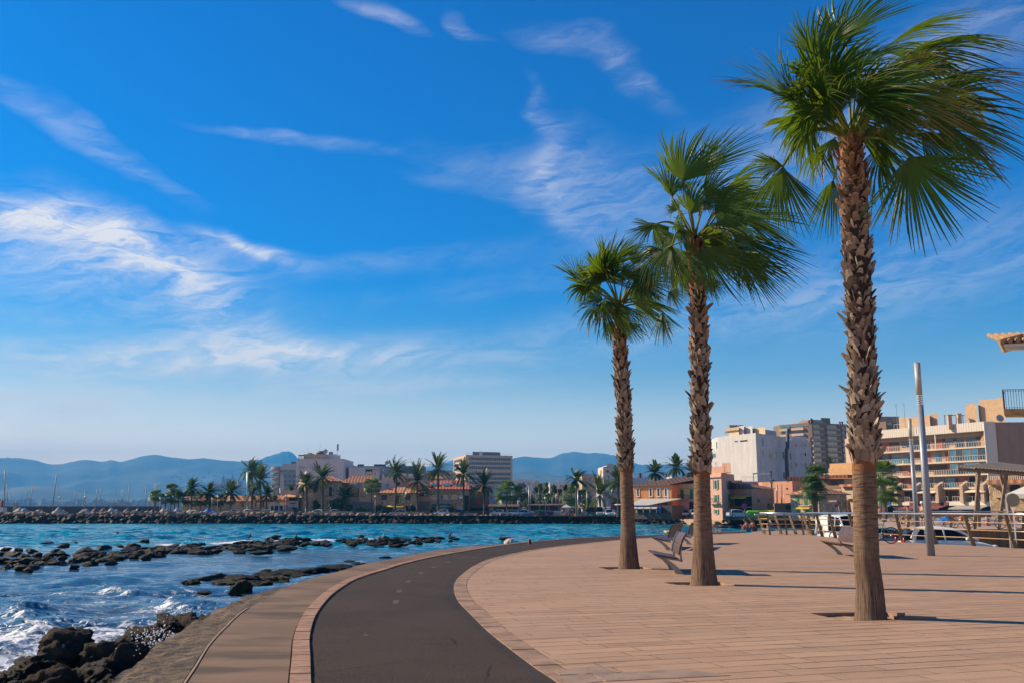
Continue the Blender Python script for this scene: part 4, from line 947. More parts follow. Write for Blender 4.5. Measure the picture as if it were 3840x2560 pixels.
railing('rear railing at the edge of the beach above the brown wall',[(H(x,yb),yb,.3) for x in (3340,3900)],[(H(x,yb),yb,.3) for x in (3400,3480,3560,3650,3740,3830)],(.2,.1),1.10,group='railings of the promenade')
POSTP=mat('grey_lamp_paint',(.22,.25,.29),.45,.06,3,metal=.15)
def lamp_post(label,px,py,Y,top,r,z0=0):
    b_=D(px,py,Y); b_.z=z0; zt=D(px,top,Y).z; root=E('lamp_post',b_,label,'lamp post','tall tubular lamp posts'); h=zt-z0
    mb=MB(); mb.tube([b_,b_+Vector((0,0,h*.775))],[r,r*.82],20); mb.build('pole',POSTP,root,sm=True)
    mb=MB(); z=h*.775
    for k in range(5): mb.lathe(b_+Vector((0,0,z+k*.075)),[(r*.62,0),(r*.86,.005),(r*.86,.045),(r*.62,.05)],20)
    mb.build('louvre_ring',STEEL,root,sm=False)
    mb=MB(); mb.lathe(b_+Vector((0,0,z+.375)),[(r*.80,0),(r*.80,h*.225-.375)],20); mb.build('lamp_head',mat('ribbed_pale_metal',(.38,.37,.32),.5,.15,4,.2,30,metal=.1),root,sm=True)
    mb=MB(); mb.lathe(b_+Vector((0,0,h-.0)),[(r*.84,0),(r*.84,.02),(r*.4,.04)],20); mb.build('cap',STEEL,root)
    return root
lamp_post('nearest thick grey lamp post, right of the nearest palm',3489,2045,32.6,1361,.128)
lamp_post('thinner-looking grey lamp post just left of the thick one',3440,1985,53,1570,.13,.0)
mb=MB(); mb.box(-.30,.30,-.22,.22,.004,.012); o=mb.build('drain_grate',mat('cast_iron',(.05,.045,.04),.6,.2,20,.8,60,metal=.4)); o.location=G(2835,2155); T(o,'small dark drain grate in the paving right of the bench shadow','drain grate')
SL=mat('grey_slab_stone',(.26,.185,.14),.85,.2,3,.3,30,spec=.2)
for i,(pp,lb) in enumerate((([(2080,2513),(2240,2493),(2330,2520),(2100,2528)],'cracked grey slab by the kerb at the bottom of the view'),([(2225,2524),(2560,2506),(2740,2530),(2270,2551)],'large grey slab set in the pink paving at the bottom'),([(2105,2533),(2215,2522),(2260,2552),(2130,2566)],'small grey slab touching the kerb at the bottom'))):
    mb=MB(); q=[G(x,y,.005) for x,y in pp]; mb.prism([(v.x,v.y) for v in q],-.02,.005); T(mb.build('paving_slab',SL),lb,'paving slab','grey slabs replacing pink paving')
# ------------------------------------------------------------------ the town: buildings
Z0=.12
class Bld:
    pass
def building(name,label,pts,ytop,ref,m,depth=14,z0=Z0,cat=None,inset=0.,group=None,mt=None):
    """pts: visible ground corners (photo x, distance), left to right; ytop: photo y of the roof edge at corner ref"""
    b=Bld(); P=[Vector((H(x,Y),Y)) for x,Y in pts]; b.P=P
    for _ in range(3):   # the corner leans with height in the photo: place it by its top
        pass
    b.z1=CZ+(HZ-ytop)/FP*P[ref].y*1.0*CP*1.0/(CP-(1280-ytop)/FP*SP)/1.0 if False else D(pts[ref][0],ytop,P[ref].y).z
    cen=sum(P,Vector((0,0)))/len(P); b.root=E(name,(cen.x,cen.y,z0),label,cat or 'building',group)
    b.walls=[Wall(P[i],P[i+1]) for i in range(len(P)-1)]; b.z0=z0
    if inset: P=[p+Vector((0,inset)) for p in P]
    if len(P)==2: o_=-b.walls[0].n*depth; b.poly=P+[P[1]+o_,P[0]+o_]
    else: o_=(P[0]-P[1]).normalized()*depth*.5; b.poly=P+[P[-1]+o_+Vector((0,depth*.5)),P[0]+Vector((0,depth*.5))]
    mb=MB(); mb.prism([tuple(p) for p in b.poly],z0-.5,b.z1); b.body=mb.build('wall',m,b.root); b.m=m
    return b
def zz(b,wi,px,py): return b.walls[wi].at(px,py)
def block(b,name,m,wi,x0,x1,y0,y1,d0,d1,lab=None,par=None):
    """box on (or behind, d<0) a wall, its face given by a photo rectangle"""
    w=b.walls[wi]; u0,z1=w.at(x0,y0); u1,z0=w.at(x1,y1)
    mb=MB(); mb.wbox(w,min(u0,u1),max(u0,u1),min(z0,z1),max(z0,z1),d0,d1); o=mb.build(name,m,par or b.root)
    if lab: o['label']=lab
    return o
def roofbox(b,name,m,x0,x1,y0,dep0=1.,dep1=6.,zbase=None,wi=0,lab=None):
    """box standing on the roof, front face dep0 behind the wall"""
    w=b.walls[wi]; Y=w.A.y if abs(w.A.y-w.B.y)<2 else (w.A.y+w.B.y)/2
    u0,_=w.at(x0,1850); u1,_=w.at(x1,1850); z1=D((x0+x1)/2,y0,Y+dep0).z
    zb_=zbase if zbase is not None else b.z1-.05; mb=MB(); v=Vector((H(x0,1.),1.)); v1=Vector((H(x1,1.),1.)); p0,p1=w.P(u0,0),w.P(u1,0); q=[(p0.x+v.x*dep0,p0.y+dep0),(p1.x+v1.x*dep0,p1.y+dep0),(p1.x+v1.x*dep1,p1.y+dep1),(p0.x+v.x*dep1,p0.y+dep1)]; mb.hexa([a+(z,) for z in (zb_,z1) for a in q]); o=mb.build(name,m,b.root)
    if lab: o['label']=lab
    return o
def wn(b,wi,u0,u1,z0,z1,fr=WHITE,gl=GLASS,shut=None,fw=.08,bars=0,name='window'):
    w=b.walls[wi]; mb=MB(); u0,u1=min(u0,u1),max(u0,u1); z0,z1=min(z0,z1),max(z0,z1)
    mb.wbox(w,u0,u0+fw,z0,z1,.0,.10); mb.wbox(w,u1-fw,u1,z0,z1,.0,.10); mb.wbox(w,u0+fw,u1-fw,z1-fw,z1,.0,.10); mb.wbox(w,u0-.05,u1+.05,z0-.06,z0+fw*.6,.0,.16)
    for i in range(bars):
        uc=u0+(u1-u0)*(i+1)/(bars+1); mb.wbox(w,uc-.03,uc+.03,z0+fw,z1-fw,.0,.08)
    o=mb.build(name,fr,b.root); mb=MB(); mb.wbox(w,u0+fw,u1-fw,z0+fw*.6,z1-fw,.01,.03); mb.build('pane',gl,o)
    if shut:
        sw=(u1-u0)*.5
        for a,c in ((u0-sw,u0-.02),(u1+.02,u1+sw)):
            mb=MB(); mb.wbox(w,a,c,z0,z1,.02,.09); n=max(3,int((z1-z0)/.22))
            for k in range(n): zc=z0+(k+.5)*(z1-z0)/n; mb.wbox(w,a+.05,c-.05,zc-.04,zc+.05,.09,.12)
            mb.build('shutter',shut,o)
    return o
def win(b,wi,x0,x1,y0,y1,**k):
    w=b.walls[wi]; u0,z1=w.at(x0,y0); u1,z0=w.at(x1,y1); return wn(b,wi,u0,u1,z0,z1,**k)
def closed(b,wi,x0,x1,y0,y1,m,name='shutter'):
    w=b.walls[wi]; u0,z1=w.at(x0,y0); u1,z0=w.at(x1,y1); mb=MB(); mb.wbox(w,u0,u1,z0,z1,.0,.07); n=max(3,int((z1-z0)/.3))
    for k in range(n): zc=z0+(k+.5)*(z1-z0)/n; mb.wbox(w,u0+.06,u1-.06,zc-.04,zc+.05,.07,.10)
    mb.wbox(w,(u0+u1)/2-.03,(u0+u1)/2+.03,z0,z1,.07,.11); return mb.build(name,m,b.root)
def rails(b,wi,u0,u1,z,h=1.0,d=1.2,m=WHITE,step=.5,name='balcony_railing',side=True,thick=.035,rails2=False,par=None):
    w=b.walls[wi]; mb=MB(); n=max(2,int((u1-u0)/step))
    mb.wbox(w,u0,u1,z+h-.05,z+h,d-.05,d)
    mb.wbox(w,u0,u1,z+.06,z+.10,d-.045,d-.005)
    for k in range(n+1): u=u0+(u1-u0-thick)*k/n; mb.wbox(w,u,u+thick,z+.10,z+h-.05,d-.04,d-.01)
    if side and d>.2:
        for u in (u0,u1-.05): mb.wbox(w,u,u+.05,z+h-.05,z+h,0,d-.05)
    return mb.build(name,m,par or b.root)
def balcony(b,wi,x0,x1,yslab,m,rm=WHITE,d=1.2,h=1.0,step=.5,thick=.16,baluster=False):
    w=b.walls[wi]; u0,z=w.at(x0,yslab); u1,_=w.at(x1,yslab); mb=MB(); mb.wbox(w,u0,u1,z-thick,z,.0,d); o=mb.build('balcony',m,b.root)
    rails(b,wi,u0+.02,u1-.02,z,h,d-.02,rm,step if not baluster else .32,thick=.035 if not baluster else .14,par=o,name='railing'); return o
def hip(b,m,over=.5,h=2.2,poly=None,z=None,name='roof',ridge=None,gable=False,dep=None):
    """tiled roof on a four-cornered plan"""
    w=b.walls[0]; A,B=w.A,b.walls[-1].B; z=b.z1 if z is None else z; d_=dep or (b.poly[-1]-A).length
    u0,u1=-over,(B-A).length+over; t=(B-A).normalized(); n=(b.poly[-1]-A).normalized()
    P=lambda u,v,zz_:(A.x+t.x*u+n.x*v,A.y+t.y*u+n.y*v,zz_)
    L=u1-u0; hd=(d_+2*over)/2; r0,r1=(u0+min(hd,L/2-.01),u1-min(hd,L/2-.01)) if not gable else (u0,u1)
    mb=MB(); a=[P(u0,-over,z),P(u1,-over,z),P(u1,d_+over,z),P(u0,d_+over,z)]; e=[(p[0],p[1],p[2]-.14) for p in a]; R0,R1=P(r0,d_/2,z+h),P(r1,d_/2,z+h)
    for q in ((a[0],a[1],R1,R0),(a[2],a[3],R0,R1),(a[1],a[2],R1),(a[3],a[0],R0)): mb.poly(q)
    for i in range(4): mb.poly((e[i],e[(i+1)%4],a[(i+1)%4],a[i]),1)
    mb.poly(e[::-1],1)
    return mb.build(name,[m,EAVE],b.root)
EAVE=mat('eave_board',(.16,.11,.075),.8,.1)
def awning(b,wi,x0,x1,y0,y1,m,out_=1.6,name='awning'):
    w=b.walls[wi]; u0,z1=w.at(x0,y0); u1,_=w.at(x1,y0); _,z0=w.at(x0,y1); mb=MB()
    mb.hexa([w.P(u0,z0-.03,out_),w.P(u1,z0-.03,out_),w.P(u1,z1-.03,.02),w.P(u0,z1-.03,.02),w.P(u0,z0,out_),w.P(u1,z0,out_),w.P(u1,z1,.02),w.P(u0,z1,.02)])
    mb.wbox(w,u0,u1,z0-.22,z0-.035,out_-.03,out_); return mb.build(name,m,b.root)
def antenna(b,px,py,ybase,Y,arms=True):
    p=D(px,ybase,Y); q=D(px,py,Y); mb=MB(); mb.tube([(q.x,Y,b.z1-.1),(q.x,Y,q.z)],.05,5)
    if arms:
        for k in range(3): mb.bar((q.x-.5+.1*k,Y,q.z-.25*k),(q.x+.5-.1*k,Y,q.z-.25*k),.03,.03)
    return mb.build('antenna',STEEL,b.root)
def dish(b,px,py,Y,r,zb=None):
    p=D(px,py,Y); mb=MB(); mb.lathe((0,0,0),[(r,.0),(r*.97,.03),(r*.6,-.08*r),(.02,-.2*r)],14)
    M_=Matrix.Translation(p)@Matrix.Rotation(rad(75),4,'X')@Matrix.Rotation(0,4,'Z')
    mb.v=[tuple(M_@Vector(v)) for v in mb.v]; mb.tube([(p.x,p.y+.3,zb if zb is not None else b.z1),(p.x,p.y+.3,p.z)],.06,5); return mb.build('satellite_dish',mat('dish_grey',(.30,.31,.32),.5),b.root,sm=False)
def chimney(b,x0,x1,y0,y1,Y,m,name='chimney',cap=True):
    a=D(x0,y1,Y); c=D(x1,y0,Y); mb=MB(); mb.box(a.x,c.x,Y-.35,Y+.35,a.z-1.,c.z)
    if cap: mb.box(a.x-.12,c.x+.12,Y-.45,Y+.45,c.z,c.z+.15)
    return mb.build(name,m,b.root)
k2=lambda a,b_:(600+a/3.36,1640+b_/3.36); k3=lambda a,b_:(1000+a/4.704,1640+b_/4.704); k4=lambda a,b_:(1400+a/4.276,1640+b_/4.276)
k5=lambda a,b_:(1850+a/4.276,1640+b_/4.276); k6=lambda a,b_:(2300+a/4.611,1640+b_/4.611); r1=lambda a,b_:(2600+a/3.485,1550+b_/3.485); r2=lambda a,b_:(2900+a/3.92,1500+b_/3.92); r3=lambda a,b_:(3200+a/3.136,1450+b_/3.136)
def Rc(cv,a,b_,c,d): # rectangle in crop coordinates -> x0,x1,y0,y1
    p=cv(a,b_); q=cv(c,d); return p[0],q[0],p[1],q[1]
shade_white=plaster('shade_tinted_white_render',(.60,.53,.53)); grey=plaster('grey_render',(.26,.27,.29)); beige=plaster('beige_render',(.56,.41,.27)); white=plaster('white_render',(.55,.52,.50)); cream=plaster('cream_render',(.62,.46,.26)); salmon=plaster('salmon_render',(.60,.30,.19)); pink=plaster('pink_render',(.62,.36,.26)); orange=plaster('orange_render',(.68,.27,.10)); maroon=plaster('red_brown_render',(.36,.14,.09)); yellow=plaster('yellow_render',(.60,.42,.16)); tan=plaster('tan_render',(.50,.36,.24)); brownr=plaster('brown_concrete',(.23,.155,.10)); darkpink=plaster('dusky_pink_render',(.52,.29,.20)); bluew=plaster('bluish_white_render',(.60,.63,.68)); taupe=plaster('taupe_render',(.34,.22,.155))  # pale lavender: the shade on white fronts, put into the render colour
yaw=mat('yellow_awning_cloth',(.62,.40,.06),.8,.1); baw=mat('blue_awning_cloth',(.03,.22,.36),.8,.1); gaw=mat('grey_awning_cloth',(.30,.29,.26),.85,.1); maw=mat('maroon_awning_cloth',(.20,.05,.05),.85,.15); caw=mat('cream_awning_cloth',(.60,.50,.36),.85,.1); braw=mat('brown_canopy_cloth',(.10,.055,.035),.85,.15)
# low restaurant
b=building('restaurant_building','long low restaurant with red tile roof behind the row of young palms',[(682,268),(1050,268)],1877,0,cream,10)
hip(b,TILE,.4,1.6,gable=True)
for i in range(13):
    x=694+i*26.5
    if 1020<x: break
    block(b,'glazed_bay',GLASS if i%3 else GLASSB,0,x,x+22,1880,1899,.02,.10)
block(b,'dark_beam',EAVE,0,684,1024,1877.5,1880,.1,.5)
b=building('wall_block','beige windowless house behind the white canopy by the grey apartment block',[(1052,276),(1092,276)],1836,0,tan,8); block(b,'white_base',white,0,1053,1082,1878,1893,.0,.1)
# white canopy / kiosk
b=building('cafe_canopy','white framed cafe canopy between the low restaurant and the stone villa',[(1012,262),(1065,262)],1890.5,0,white,5)
block(b,'opening',DARK,0,1017,1060,1895,1912,.0,.05); 
for x in (1010,1028,1046,1064): block(b,'post',WHITE,0,x,x+2,1889,1914,.3,.45)
# grey apartment block with round glass balconies
b=building('apartment_block','grey apartment block with rounded glass balconies on its left corner',[(1046,420),(1112,416)],1744.5,0,grey,18)
for y in (1765,1782.5,1801,1817,1835):
    for x0,x1 in ((1064,1076),(1082,1093),(1098,1108)):
        if y<1775: 
            if x0==1064: win(b,0,1051,1077,y-5,y+5,fr=mat('pale_shutter_box',(.22,.24,.28),.6),gl=mat('grey_blind',(.10,.12,.16),.6),fw=.12)
            elif x0==1082: win(b,0,1083,1106,y-5,y+5,fr=mat('pale_shutter_box',(.22,.24,.28),.6),gl=mat('grey_blind',(.10,.12,.16),.6),fw=.12)
        else: win(b,0,x0+1,x1-1,y-5,y+7,fr=mat('grey_frame',(.12,.14,.18),.6),gl=mat('grey_blind',(.10,.12,.16),.6),fw=.15)
roofbox(b,'penthouse',grey,1056,1112,1737,4,12); roofbox(b,'roof_hut',mat('dark_plant_box',(.06,.06,.065),.8),1088,1104,1729,5,9,zbase=D(1095,1738,425).z)
c0=Vector((H(1047,430),430)); 
for k,y in enumerate((1746,1768,1790,1809,1828,1845,1862)):
    z=D(1030,y,420).z; mb=MB(); r=5.2
    arc=[(c0.x-r*.9*math.sin(a)+.3,c0.y-r*math.cos(a)) for a in [rad(q) for q in range(0,181,15)]]
    mb.prism(arc,z-.45 if k else z-1.2,z+.1); mb.build('balcony_slab',mat('pale_brown_slab',(.30,.24,.22),.8),b.root)
    if k:
        mb=MB(); arc2=[(c0.x+(x-c0.x)*.96,c0.y+(y_-c0.y)*.96) for x,y_ in arc]; mb.prism(arc2,z+.1,z+1.2); mb.build('glass_balustrade',GLASSB,b.root)
        mb=MB(); arc2=[(c0.x+(x-c0.x)*.72,c0.y+(y_-c0.y)*.72) for x,y_ in arc]; mb.prism(arc2,z+.1,z+2.4); mb.build('curved_glazing',GLASS,b.root)
mb=MB(); p=D(1015,1745,420); mb.box(p.x,p.x+2.6,420,424,p.z,p.z+1.1); 
# white block with rooftop kit
b=building('white_block','tall plain white block with a satellite dish and yellow sign on its roof',[(1105,330),(1284,330)],1718.5,0,shade_white,20)
roofbox(b,'penthouse',shade_white,1133.5,1260,1701.5,3,14); roofbox(b,'beige_panel',tan,1133,1217,1702,1.6,2.9); roofbox(b,'side_box',shade_white,1260,1273,1705,3,6)
u,_=b.walls[0].at(1116,1712)
mb=MB(); w=b.walls[0]; zt=D(1120,1706.5,331).z
for k in range(6): uu=w.at(1116+k*3.2,1712)[0]; mb.wbox(w,uu,uu+.1,b.z1-.05,zt,-1.2,-1.1)
mb.wbox(w,w.at(1116,1710)[0],w.at(1134,1710)[0],zt,zt+.25,-2.9,-.9); mb.build('roof_pavilion',mat('dark_plant_box',(.06,.06,.065),.8),b.root)
mb=MB(); Y=336; p0,p1,pt=D(1149,1701,Y),D(1176,1701,Y),D(1160,1694,Y); mb.prism([(p0.x,Y),(p1.x,Y),(p1.x,Y+4),(p0.x,Y+4)],p0.z-.3,p0.z)
mb.poly([(p0.x,Y,p0.z),(p1.x,Y,p0.z),(pt.x,Y+2,pt.z)]); mb.poly([(p1.x,Y,p0.z),(p1.x,Y+4,p0.z),(pt.x,Y+2,pt.z)]); mb.poly([(p0.x,Y,p0.z),(p0.x,Y+4,p0.z),(pt.x,Y+2,pt.z)]); mb.build('dark_roof_tent',DARK,b.root)
zt=D(1200,1701.5,334).z
mb=MB(); p=D(1205,1697,336); mb.tube([(p.x-1.6,336,p.z),(p.x+1.6,336,p.z)],.75,12); mb.build('water_tank',mat('dark_tank',(.08,.085,.09),.6),b.root,sm=True)
dish(b,1220,1691,335,.85,zt); roofbox(b,'plant_box',mat('mauve_box',(.20,.17,.19),.8),1228,1244,1692.5,4,8,zbase=zt-.1)
for x,y in ((1158,1676),(1201,1654)): q=D(x,y,336); mb=MB(); mb.tube([(q.x,336,zt-.2),(q.x,336,q.z)],.045,5); mb.build('antenna',STEEL,b.root)
q=D(1266.5,1663,334); q2=D(1266.5,1687,334); mb=MB(); mb.box(q.x-.22,q.x+.22,333.8,334.8,q2.z,q.z-.2); mb.ball((q.x,334.3,q.z-.2),.3,seg=8,rg=4); mb.build('vertical_sign',mat('ochre_sign',(.30,.22,.06),.7),b.root); mb=MB(); mb.tube([(q.x-.1,334.3,zt-1.),(q.x-.1,334.3,q2.z)],.08,6); mb.build('sign_pole',STEEL,b.root)
block(b,'blind_panel',mat('mauve_panel',(.40,.35,.37),.8),0,1119,1144,1746,1758,.0,.06)
# glass-and-white modern block, right behind
b=building('modern_block','grey modern block with teal glass behind the small white house',[(1283,420),(1440,420),(1475,432)],1745.5,1,grey,16)
block(b,'fascia',mat('blue_grey_cladding',(.22,.26,.32),.6),0,1284,1439,1746,1755,.0,.12)
for i in range(7): 
    x=1414+i*4.3
    block(b,'glazing_strip',GLASSB if i%2 else GLASS,0,x,x+3.4,1776,1810,.0,.08)
block(b,'teal_balustrade',GLASSB,0,1396,1438,1765,1772,.1,.2); block(b,'white_pier',white,0,1441-6,1440,1756,1812,.0,.2)
block(b,'maroon_band',maroon,1,1455,1474,1743,1748,.0,.1); win(b,1,1460,1470,1772,1790,gl=GLASSB)
for x0,x1,y in ((1312,1326,1742),(1338,1362,1739),(1400,1445,1739)): roofbox(b,'roof_unit',mat('dark_plant_box',(.06,.06,.065),.8),x0,x1,y,3,7)
dish(b,1451,1733,424,.9); antenna(b,1453,1716,1740,425)
b=building('dark_block','dark green-grey block topped by railings behind the palms',[(1480,520),(1586,520)],1745,1,mat('dark_block_render',(.10,.12,.12),.8),14)
for x0,x1 in ((1500,1520),(1548,1582)): roofbox(b,'roof_unit',grey,x0,x1,1740,3,7)
# small white house with terrace opening
b=building('white_house','small white house with a terrace opening, right of the tall white block',[(1282,345),(1304,334),(1420,336)],1750.5,1,shade_white,14)
win(b,0,1287,1296,1764,1786,fr=mat('ochre_frame',(.30,.2,.08),.7),gl=GLASS,fw=.18)
block(b,'terrace_opening',DARK,1,1371,1396,1759,1777,.0,.05); block(b,'terrace_glass',GLASSB,1,1373,1396,1766,1776,.05,.12); block(b,'terrace_opening',GLASS,1,1404,1410,1765,1777,.0,.05); block(b,'canopy_slab',grey,1,1368,1418,1757,1760,.0,.6)
# stone villa
b=building('stone_villa','stone villa with a baluster balcony and tall dark windows behind two date palms',[(1116,268),(1150,261),(1280,262)],1803,1,STONE,14)
wv=b.walls[1]
for x0,x1,y0,y1 in ((1143,1153,1822,1848),(1174,1189,1821,1848),(1232,1247,1821,1861),(1272,1279,1822,1861),(1140,1148,1876,1912),(1173,1184,1874,1912)): win(b,1,max(x0,1151),max(x1,1158),y0,y1,fr=mat('stone_trim',(.45,.35,.24),.85),gl=mat('dark_shutters',(.035,.02,.02),.7),fw=.18)
for y0,y1 in ((1823,1848),(1876,1912)): win(b,0,1121,1127,y0,y1,fr=mat('stone_trim',(.45,.35,.24),.85),gl=mat('dark_shutters',(.035,.02,.02),.7),fw=.12)
balcony(b,1,1150,1206,1862,mat('stone_trim',(.45,.35,.24),.85),mat('stone_trim',(.45,.35,.24),.85),1.2,1.0,baluster=True); balcony(b,0,1122,1150,1862,mat('stone_trim',(.45,.35,.24),.85),mat('stone_trim',(.45,.35,.24),.85),1.2,1.0,baluster=True)
block(b,'cornice',mat('stone_trim',(.45,.35,.24),.85),1,1150,1280,1801,1804,.0,.3)
w=b.walls[1]; u0=w.at(1205,1803)[0]; u1=w.L; mb=MB(); zt=D(1225,1783,270).z
mb.poly([w.P(u0,b.z1,.5),w.P(u1+1.5,b.z1-.4,.5),w.P(u1-3.4,zt,-8),w.P(u0+1.2,zt,-8)]); mb.poly([w.P(u1+1.5,b.z1-.4,.5),w.P(u1+1.5,b.z1-.4,-14),w.P(u1-3.4,zt,-8)]); mb.poly([w.P(u0,b.z1,.5),w.P(u0+1.2,zt,-8),w.P(u0,b.z1,-14)]); mb.build('roof',TILE,b.root)
mb=MB(); roofbox(b,'corner_block',mat('stone_trim',(.45,.35,.24),.85),1122,1136,1795,1,4)
# small house with orange awning
b=building('awning_house','little white house with a striped orange awning left of the stone villa',[(1080,264),(1117,264)],1832,0,white,8)
block(b,'pink_parapet',mat('rose_parapet',(.62,.42,.38),.8),0,1086,1116,1832,1850,.0,.1); awning(b,0,1077,1113,1852,1861,mat('orange_awning_cloth',(.70,.36,.14),.8,.2),1.8)
block(b,'dark_porch',DARK,0,1084,1116,1863,1876,.0,.06); rails(b,0,b.walls[0].at(1085,1880)[0],b.walls[0].at(1116,1880)[0],b.walls[0].at(1085,1884)[1],.9,.9,BROWNS,.3); block(b,'blue_round_sign',mat('blue_sign',(.03,.04,.35),.5),0,1099,1103,1892,1897,.3,.35); block(b,'dark_porch',DARK,0,1088,1108,1884,1888,.0,.05)
mb=MB(); mb.box(H(1079,266),H(1117,266),263,266.5,D(1090,1817.5,265).z,D(1090,1816,265).z); mb.build('dark_parasol_roof',DARK,b.root)
# yellow house
b=building('yellow_house','yellow house with a clay roof and terrace behind the small wind-bent palm',[(1279,272),(1345,270),(1424,273)],1806.5,1,yellow,10)
hip(b,TILE,.8,1.9); block(b,'stone_part',STONE,1,1354,1422,1807,1864,.0,.12); block(b,'dark_gap',BROWNS,0,1343,1345,1812,1862,.0,.12)
dish(b,1342,1817,269,.8,b.z1-2); block(b,'white_fascia',WHITE,0,1281,1342,1812,1815,.0,.25)
b=building('garden_terrace','grey garage with a white terrace railing in front of the yellow house',[(1310,262),(1402,262)],1879,0,mat('blue_grey_garage',(.16,.16,.17),.8,.2,1.),8)
rails(b,0,.2,b.walls[0].L-.2,b.z1,1.0,-.1,WHITE,.35,side=False); block(b,'garage_door',mat('slatted_door',(.12,.125,.14),.6),0,1350,1388,1883,1912,.0,.05)
# stone house 1
b=building('stone_house','low rubble-stone house with brown shutters and a yellow awning',[(1412,260),(1562,258)],1846,1,STONE,9)
hip(b,TILE,.7,1.6)
for x0,x1,y0,y1 in ((1431,1451,1854,1873),(1484,1495,1856,1886),(1520,1540,1854,1873)): closed(b,0,x0,x1,y0,y1,BROWNS)
awning(b,0,1458,1522,1891,1898,yaw,2.2); chimney(b,1456,1464,1829,1842,262,STONE); block(b,'dark_opening',DARK,0,1430,1452,1897,1912,.0,.05); block(b,'dark_opening',DARK,0,1522,1556,1896,1915,.0,.05); block(b,'string_course',tan,0,1413,1560,1889,1891,.0,.12)
b=building('white_roof_block','white rendered block standing behind the low stone house roof',[(1428,272),(1477,272)],1803,0,white,6); dish(b,1449,1819,270,.75,b.z1-3)
b=building('terrace_house','peach house with roof terrace boxes behind the stone house',[(1478,280),(1530,280)],1797,1,mat('peach_render',(.45,.28,.20),.85,.1),8); roofbox(b,'roof_room',tan,1500,1528,1780,1,5); block(b,'dark_recess',DARK,0,1484,1500,1806,1818,.0,.05)
b=building('flat_roof_house','pale flat-roofed house row behind the palms with red planted boxes',[(1430,310),(1620,310)],1785,1,mat('pale_peach_render',(.50,.37,.29),.85,.1),8)
for x in (1505,1530,1575): roofbox(b,'roof_room',shade_white,x,x+18,1774,1,4)
# salmon house
b=building('salmon_house','salmon pink house with an arched upper window between two stone houses',[(1562,261),(1613,260)],1819,0,salmon,9)
win(b,0,1568,1604,1837,1858,fr=mat('dark_frame',(.06,.05,.05),.5),gl=GLASS,bars=3,fw=.2); block(b,'arch_top',DARK,0,1573,1599,1834,1837.5,.0,.08)
block(b,'grey_base',mat('grey_base_render',(.17,.16,.15),.8),0,1562,1612,1879,1912,.0,.14); win(b,0,1577,1590,1884,1902,gl=GLASSB,fr=BROWNS); win(b,0,1602,1606,1880,1900); block(b,'ledge',grey,0,1560,1613,1877,1880,.0,.7)
w=b.walls[0]; mb=MB(); u=w.at(1530,1820)[0]; mb.poly([w.P(u,b.z1+1.5,-2),w.P(0,b.z1-.2,-2),w.P(0,Z0,-2),w.P(u,Z0,-2)]); 
b2=building('salmon_annex','sloping salmon wall behind the stone house roof',[(1532,268),(1563,268)],1812,0,salmon,6)
# stone house 2
b=building('stone_house','two-storey stone house with a red tile roof, skylights and blue awning',[(1612,260),(1759,260)],1832,0,STONE,11)
w=b.walls[0]; zt=D(1690,1799.5,265.5).z; mb=MB(); mb.poly([w.P(-.5,b.z1,.6),w.P(w.L+.5,b.z1,.6),w.P(w.L-1.3,zt,-5.5),w.P(-.5,zt,-5.5)]); mb.poly([w.P(-.5,zt,-5.5),w.P(w.L-1.3,zt,-5.5),w.P(w.L+.5,b.z1,-11),w.P(-.5,b.z1,-11)]); mb.poly([w.P(w.L+.5,b.z1,.6),w.P(w.L+.5,b.z1,-11),w.P(w.L-1.3,zt,-5.5)]); rf=mb.build('roof',TILER,b.root)
for x in (1632,1676,1721):
    p=D(x,1814,262.4); s=(zt-b.z1)/6.1; mb=MB(); mb.hexa([(p.x-1,261.4,p.z-s),(p.x+1,261.4,p.z-s),(p.x+1,262.6,p.z+.1),(p.x-1,262.6,p.z+.1),(p.x-1,261.4,p.z-s+.25),(p.x+1,261.4,p.z-s+.25),(p.x+1,262.6,p.z+.35),(p.x-1,262.6,p.z+.35)]); mb.build('skylight',GLASSB,b.root)
chimney(b,1697,1704,1806,1818,263,pink); chimney(b,1741,1749,1800,1812,265,shade_white)
for x0,x1 in ((1620,1648),(1652,1681),(1691,1716),(1720,1740)): win(b,0,x0,x1,1855,1872,fr=WHITE,gl=GLASS,bars=2,fw=.12); block(b,'arch_top',GLASS,0,x0+4,x1-4,1852.5,1855,.0,.06)
balcony(b,0,1618,1734,1884,tan,mat('pale_baluster',(.45,.38,.32),.8),1.0,.95,baluster=True); awning(b,0,1622,1690,1889,1896,baw,2.2); block(b,'dark_opening',DARK,0,1616,1632,1894,1914,.0,.05); block(b,'white_door',white,0,1714,1732,1896,1914,.0,.06); block(b,'eave_beam',EAVE,0,1612,1759,1832.5,1835,.0,.45); block(b,'ivy',mat('dark_ivy',(.02,.03,.012),.9),0,1741,1757,1856,1914,.0,.35)
b=building('roof_house','cream gabled house peeking over the red tile roof',[(1612,284),(1660,284)],1792,0,cream,7); hip(b,TILE,.4,1.0)
b=building('beige_annex','low beige wing with dark window strips left of the big beige office block',[(1575,560),(1700,560)],1766,0,beige,20)
for y in (1776,1791): block(b,'window_strip',GLASS,0,1650,1700,y,y+4,.0,.1)
block(b,'teal_parapet',GLASSB,0,1600,1698,1762,1766,.0,.1)
